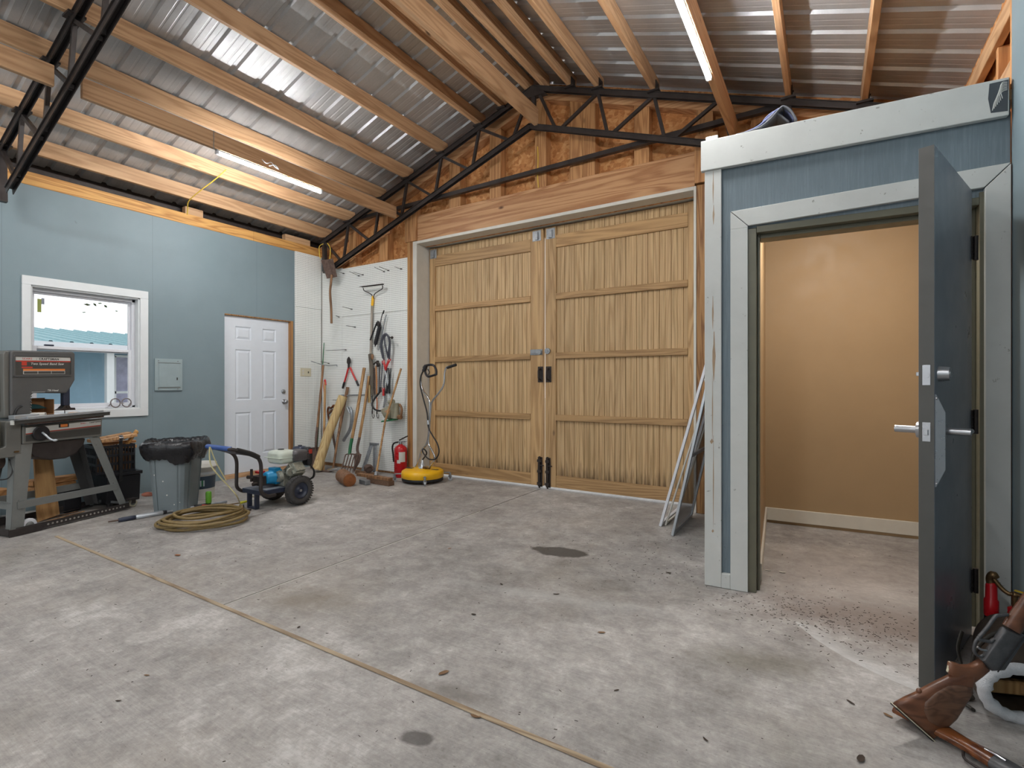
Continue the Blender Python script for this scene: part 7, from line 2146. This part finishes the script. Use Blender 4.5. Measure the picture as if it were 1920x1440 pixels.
# double-barrel shotgun flat on the slab, running out of the frame
sh = thing('double_shotgun', 'double-barrelled shotgun lying on the floor under the rifle butt', 'shotgun', fl(1800, 1385))
o = sh.location
S0, S1 = fl(1752, 1362, 0.03), fl(1872, 1432, 0.03)
ds = (S1 - S0).normalized(); sd = V((ds.y, -ds.x, 0))
def sg_(t, u=0.0, z=0.0): return S0 + ds * t + sd * u + V((0, 0, z))
b = MB(o); b.tube([sg_(-0.10, 0, 0.005), sg_(-0.03, 0, 0.004), sg_(0.04), sg_(0.10), sg_(0.15), sg_(0.17)], [(0.060, 0.022), (0.048, 0.022), (0.032, 0.020), (0.027, 0.019), (0.033, 0.021), (0.034, 0.021)], 16, flat=sd); b.build('stock', M['gunstock2'], sh)
b = MB(o); b.tube([sg_(0.165), sg_(0.19), sg_(0.24), sg_(0.26)], [(0.033, 0.020), (0.036, 0.0225), (0.034, 0.0225), (0.030, 0.020)], 14, flat=sd); b.build('action', M['bluing'], sh)
for u in (-0.012, 0.012):
    b = MB(o); b.cyl(sg_(0.245, u, 0.008), sg_(0.75, u, 0.004), 0.0125, 0.0115, 16); b.build('barrel', M['twin_barrel'], sh)
b = MB(o); b.tube([sg_(0.26, 0.004, -0.012), sg_(0.46, 0.004, -0.012)], [(0.024, 0.014), (0.018, 0.010)], 12, flat=sd); b.build('forend', M['gunstock2'], sh)
b = MB(o); b.tube(spline([sg_(0.10, 0.025, -0.012), sg_(0.12, 0.050, -0.016), sg_(0.17, 0.052, -0.016), sg_(0.20, 0.032, -0.01)], 5), 0.004, 7); b.build('trigger_guard', M['dark_iron'], sh)
b = MB(o); b.tube([sg_(0.145, 0, 0.022), sg_(0.17, 0.004, 0.026), sg_(0.20, 0.004, 0.024)], 0.004, 7); b.build('top_lever', M['chrome'], sh)

# saddle lying on its side, fleece lining towards the viewer
sd_ = thing('saddle', 'dark leather saddle with white fleece lining lying by the right wall', 'saddle', (0.60, 2.62, 0))
o = sd_.location
b = MB(o)
rings = []
def ell(c, ax, az, n_=30, tilt=0.0, R=V((0.85, 0.527, 0)), p=2.0):
    out_ = []
    for k in range(n_):
        t = 2 * PI * k / n_
        u, v_ = math.cos(t) * ax, math.sin(t) * az
        uu = u * math.cos(tilt) - v_ * math.sin(tilt)
        vv = u * math.sin(tilt) + v_ * math.cos(tilt)
        q = V(c) + R * uu + V((0, 0, vv))
        q.z = max(q.z, 0.004)
        q.x = min(q.x, XR - 0.006)
        out_.append(q)
    return out_
RF0 = V((0.585, 2.50, 0.098))
secs = [ell(RF0, 0.148, 0.094, 30, -0.22), ell(RF0 + V((0.0, 0.03, 0.01)), 0.160, 0.112, 30, -0.2), ell((0.592, 2.58, 0.115), 0.150, 0.118, 30, -0.1), ell((0.60, 2.68, 0.125), 0.135, 0.128, 30), ell((0.61, 2.80, 0.125), 0.130, 0.135, 30), ell((0.62, 2.92, 0.115), 0.11, 0.11, 30), ell((0.62, 2.98, 0.11), 0.06, 0.06, 30)]
vs = [p for s in secs for p in s]
fs = [(j * 30 + k, j * 30 + (k + 1) % 30, (j + 1) * 30 + (k + 1) % 30, (j + 1) * 30 + k) for j in range(len(secs) - 1) for k in range(30)]
fs.append(tuple(range(6 * 30, 7 * 30)))
b.add(vs, fs, True); ob = b.build('leather_body', M['leather_brown'], sd_); m_ = ob.modifiers.new('thickness', 'SOLIDIFY'); m_.thickness = 0.008
b = MB(o)
ctr = ell(RF0 + V((0.005, -0.012, 0.0)), 0.138, 0.086, 40, -0.22)
b.tube(ctr, [0.021 + 0.003 * math.sin(k * 2.3) + 0.002 * math.sin(k * 5.1) for k in range(40)], 10, closed=True); b.build('fleece_lining', M['fleece'], sd_)
b = MB(o); b.box((0.50, 2.60, 0.045), (0.735, 2.63, 0.085)); b.bar((0.49, 2.55, 0.075), (0.73, 2.68, 0.055), 0.03, 0.05); b.build('saddle_tree', M['ply'], sd_, 0.004)
b = MB(o); b.tube(ell((0.598, 2.655, 0.125), 0.146, 0.134, 30), (0.008, 0.004), 6, closed=True); b.build('strap', M['leather'], sd_)
b = MB(o); b.tube(spline([(0.47, 2.73, 0.19), (0.452, 2.70, 0.13), (0.455, 2.64, 0.08), (0.46, 2.60, 0.03)], 6), (0.012, 0.004), 6); b.build('billet', M['leather'], sd_)
b = MB(o); b.tube(spline([(0.47, 2.55, 0.02), (0.44, 2.53, 0.012), (0.435, 2.49, 0.012), (0.455, 2.46, 0.012)], 6), (0.012, 0.006), 6); b.build('cinch', M['leather'], sd_)

# red cylinders with brass fittings behind the saddle
rcx = thing('valve_cylinder', 'taller red cylinder with a tarnished elbow behind the saddle', 'cylinder', (0.625, 3.055, 0), 0, 'red valve cylinders')
o = rcx.location
b = MB(o); b.lathe(o, (0, 0, 1), [(0.0, 0.0), (0.024, 0.0), (0.025, 0.10), (0.0245, 0.165)], 18); b.build('lower_tube', M['black_plastic'], rcx)
b = MB(o); b.lathe(o, (0, 0, 1), [(0.0245, 0.165), (0.026, 0.17), (0.026, 0.235), (0.021, 0.243), (0.020, 0.30), (0.015, 0.315), (0.0, 0.316)], 18); b.build('red_body', M['red'], rcx)
b = MB(o); b.tube(spline([o + V(p) for p in ((0, 0, 0.30), (-0.004, 0, 0.33), (0.004, -0.008, 0.352), (0.012, -0.006, 0.34))], 5), 0.016, 10); b.build('elbow', M['brass'], rcx)
rcy = thing('valve_cylinder', 'shorter red cylinder with a brass nipple behind the rifle lever', 'cylinder', (0.694, 3.02, 0), 0, 'red valve cylinders')
o2 = rcy.location
b = MB(o2); b.lathe(o2, (0, 0, 1), [(0.0, 0.0), (0.022, 0.0), (0.022, 0.17)], 18); b.build('lower_tube', M['black_plastic'], rcy)
b = MB(o2); b.lathe(o2, (0, 0, 1), [(0.022, 0.17), (0.024, 0.175), (0.024, 0.225), (0.016, 0.232), (0.0, 0.233)], 18); b.build('red_body', M['red'], rcy)
b = MB(o2); b.cyl(o2 + V((0, 0, 0.228)), o2 + V((0, 0, 0.285)), 0.010); b.sph(o2 + V((0, 0, 0.285)), 0.013, 10, 8); b.build('brass_nipple', M['brass'], rcy)
bb = MB((0.66, 3.04, 0.3)); bb.tube(spline([o + V((0.006, -0.010, 0.335)), o + V((0.030, -0.02, 0.30)), o + V((0.05, -0.03, 0.285)), o2 + V((-0.006, 0.0, 0.288))], 5), 0.009, 8); bb.cyl(o2 + V((0.0, 0, 0.288)), o2 + V((0.045, -0.03, 0.287)), 0.009)
tag(bb.build('pipe_manifold', M['brass']), 'tarnished pipe joining the two red cylinders', 'pipe')
bb = MB(o2 + V((0.02, -0.03, 0.30))); bb.bar(o2 + V((0.0, 0.0, 0.305)), o2 + V((0.046, -0.035, 0.305)), 0.012, 0.005)
tag(bb.build('yellow_valve', plain('valve_yellow', rgb(206, 176, 50), 0.4)), 'small yellow valve lever above the red cylinders', 'valve')

# ================================================================== litter on the slab
def chip(x, y, s, rot, mat, lab, nm='leaf', cat='leaf', curl=0.3, asp=0.4):
    c = fl(x, y)
    t = MX.Translation((c.x, c.y, 0.001)) @ MX.Rotation(rot, 4, 'Z')
    b = MB((c.x, c.y, 0), t)
    n_ = 6
    vs = []
    for k in range(n_ + 1):
        u = -1 + 2 * k / n_
        w_ = asp * s * (1 - u * u) ** 0.5 + 0.0004
        h = curl * s * u * u * 0.5
        vs += [(u * s, -w_, h + w_ * 0.4), (u * s, 0, h), (u * s, w_, h + w_ * 0.4)]
    fs = []
    for k in range(n_):
        for j in (0, 1):
            fs.append((k * 3 + j, k * 3 + j + 1, (k + 1) * 3 + j + 1, (k + 1) * 3 + j))
    b.add(vs, fs, True)
    return tag(b.build(nm, M[mat]), lab, cat, 'scraps on the slab')
leaves = ((832, 1263, 0.035, 1.2, 'leaf', 'tan dry leaf on the slab beyond the expansion strip'),
          (892, 1345, 0.03, 0.2, 'leaf', 'curled brown leaf against the expansion strip'),
          (1128, 1187, 0.028, 0.5, 'leaf', 'brown leaf on the open slab in front of the closet post'),
          (333, 1042, 0.035, 0.3, 'log_end', 'reddish-brown chip on the slab left, below the hose coil'),
          (275, 1267, 0.018, 0.4, 'leaf', 'small tan chip on the slab at the lower left'),
          (560, 1177, 0.016, 2.0, 'dark_leaf', 'small dark curled leaf right of the strip junction'),
          (1043, 1115, 0.028, 0.5, 'dark_leaf', 'flat dark leaf on the slab below the oil spot'),
          (1595, 1318, 0.025, 2.4, 'dark_leaf', 'dark crumpled leaf left of the rifle butt'),
          (1665, 1343, 0.022, 2.6, 'leaf', 'flat olive leaf just left of the rifle butt'),
          (1156, 1295, 0.016, 0.9, 'dark_leaf', 'black flake on the slab in the middle foreground'),
          (1323, 1388, 0.018, 2.5, 'dark_leaf', 'small dark flake near the bottom edge right of centre'),
          (1614, 1425, 0.03, 1.3, 'dark_leaf', 'dark curled twig at the bottom edge left of the shotgun'),
          (222, 1315, 0.016, 0.6, 'dark_leaf', 'dark twig fragment on the slab at the lower left'),
          (1254, 1075, 0.022, 0.2, 'dark_leaf', 'dark twig on the slab in front of the leaning screens'),
          (940, 1096, 0.018, 2.7, 'dark_leaf', 'dark sliver on the slab left of the leaf below the oil spot'),
          (888, 1153, 0.02, 0.3, 'dark_leaf', 'long dark sliver on the slab behind the tan leaf'),
          (1467, 1074, 0.03, 0.1, 'base_cream', 'white paint flake inside the closet threshold'),
          (1440, 1070, 0.028, 0.0, 'bucket_white', 'white scrap beside the steel frame foot'),
          (843, 1029, 0.018, 0.6, 'log_end', 'reddish chip on the slab near the saw-cut joint'),
          (1246, 1061, 0.016, 0.6, 'bucket_white', 'white fleck on the slab in front of the screens'),
          (720, 921, 0.02, 0.3, 'bucket_white', 'white fleck on the slab in front of the push broom'))
for k, (x, y, s, r, m_, lab) in enumerate(leaves):
    chip(x, y, s * 0.72, r, m_, lab, 'leaf' if 'leaf' in lab else 'floor_scrap', 'leaf' if 'leaf' in lab else 'scrap', rnd.uniform(0.2, 0.6), rnd.uniform(0.25, 0.5))
# uncountable grit and straw
b = MB()
for k in range(1100):
    q = rnd.random()
    if q < 0.45:
        x, y = rnd.gauss(0.05, 0.28), rnd.gauss(3.05, 0.18)
    elif q < 0.6:
        x, y = rnd.gauss(-0.95, 0.3), rnd.gauss(3.4, 0.4)
    else:
        x, y = rnd.uniform(-5.0, 0.6), rnd.uniform(0.7, 4.6)
    if x > 0.55 or (x > -0.35 and 3.2 < y and x < -0.30):
        continue
    L, a = rnd.uniform(0.002, 0.008), rnd.uniform(0, PI)
    if q >= 0.6:
        L = rnd.uniform(0.002, 0.007)
    d = V((math.cos(a) * L, math.sin(a) * L, 0))
    w_ = rnd.uniform(0.0008, 0.0022)
    b.bar(V((x, y, 0.0012)) - d, V((x, y, 0.0012)) + d, w_, 0.0015)
tag(b.build('floor_grit', M['dark_leaf']), 'dark grit and straw scattered over the concrete floor', 'grit', None, 'stuff')

# ================================================================== daylight, camera, colour management
w = bpy.data.worlds.new('overcast_sky')
SC.world = w
w.use_nodes = True
nt = w.node_tree
nt.nodes.clear()
out = nt.nodes.new('ShaderNodeOutputWorld')
bg = nt.nodes.new('ShaderNodeBackground')
bg.inputs['Color'].default_value = (0.93, 0.97, 1.0, 1)
bg.inputs['Strength'].default_value = 1.7
nt.links.new(bg.outputs[0], out.inputs[0])

cam = bpy.data.cameras.new('camera')
cam.sensor_width = 36.0
cam.lens = 36.0 * FOC
cam.clip_start = 0.02
co_ = bpy.data.objects.new('camera', cam)
COL.objects.link(co_)
co_.location = (0, 0, EYE)
co_.rotation_euler = (PI / 2, 0, YAW)
SC.camera = co_
vs_ = SC.view_settings
vs_.view_transform = 'Standard'
vs_.look = 'None'
vs_.gamma = 1.0
vs_.use_curve_mapping = False
vs_.exposure = 0.0
SC.cycles.use_denoising = True
SC.cycles.max_bounces = 10
SC.cycles.diffuse_bounces = 5
SC.cycles.sample_clamp_indirect = 6.0
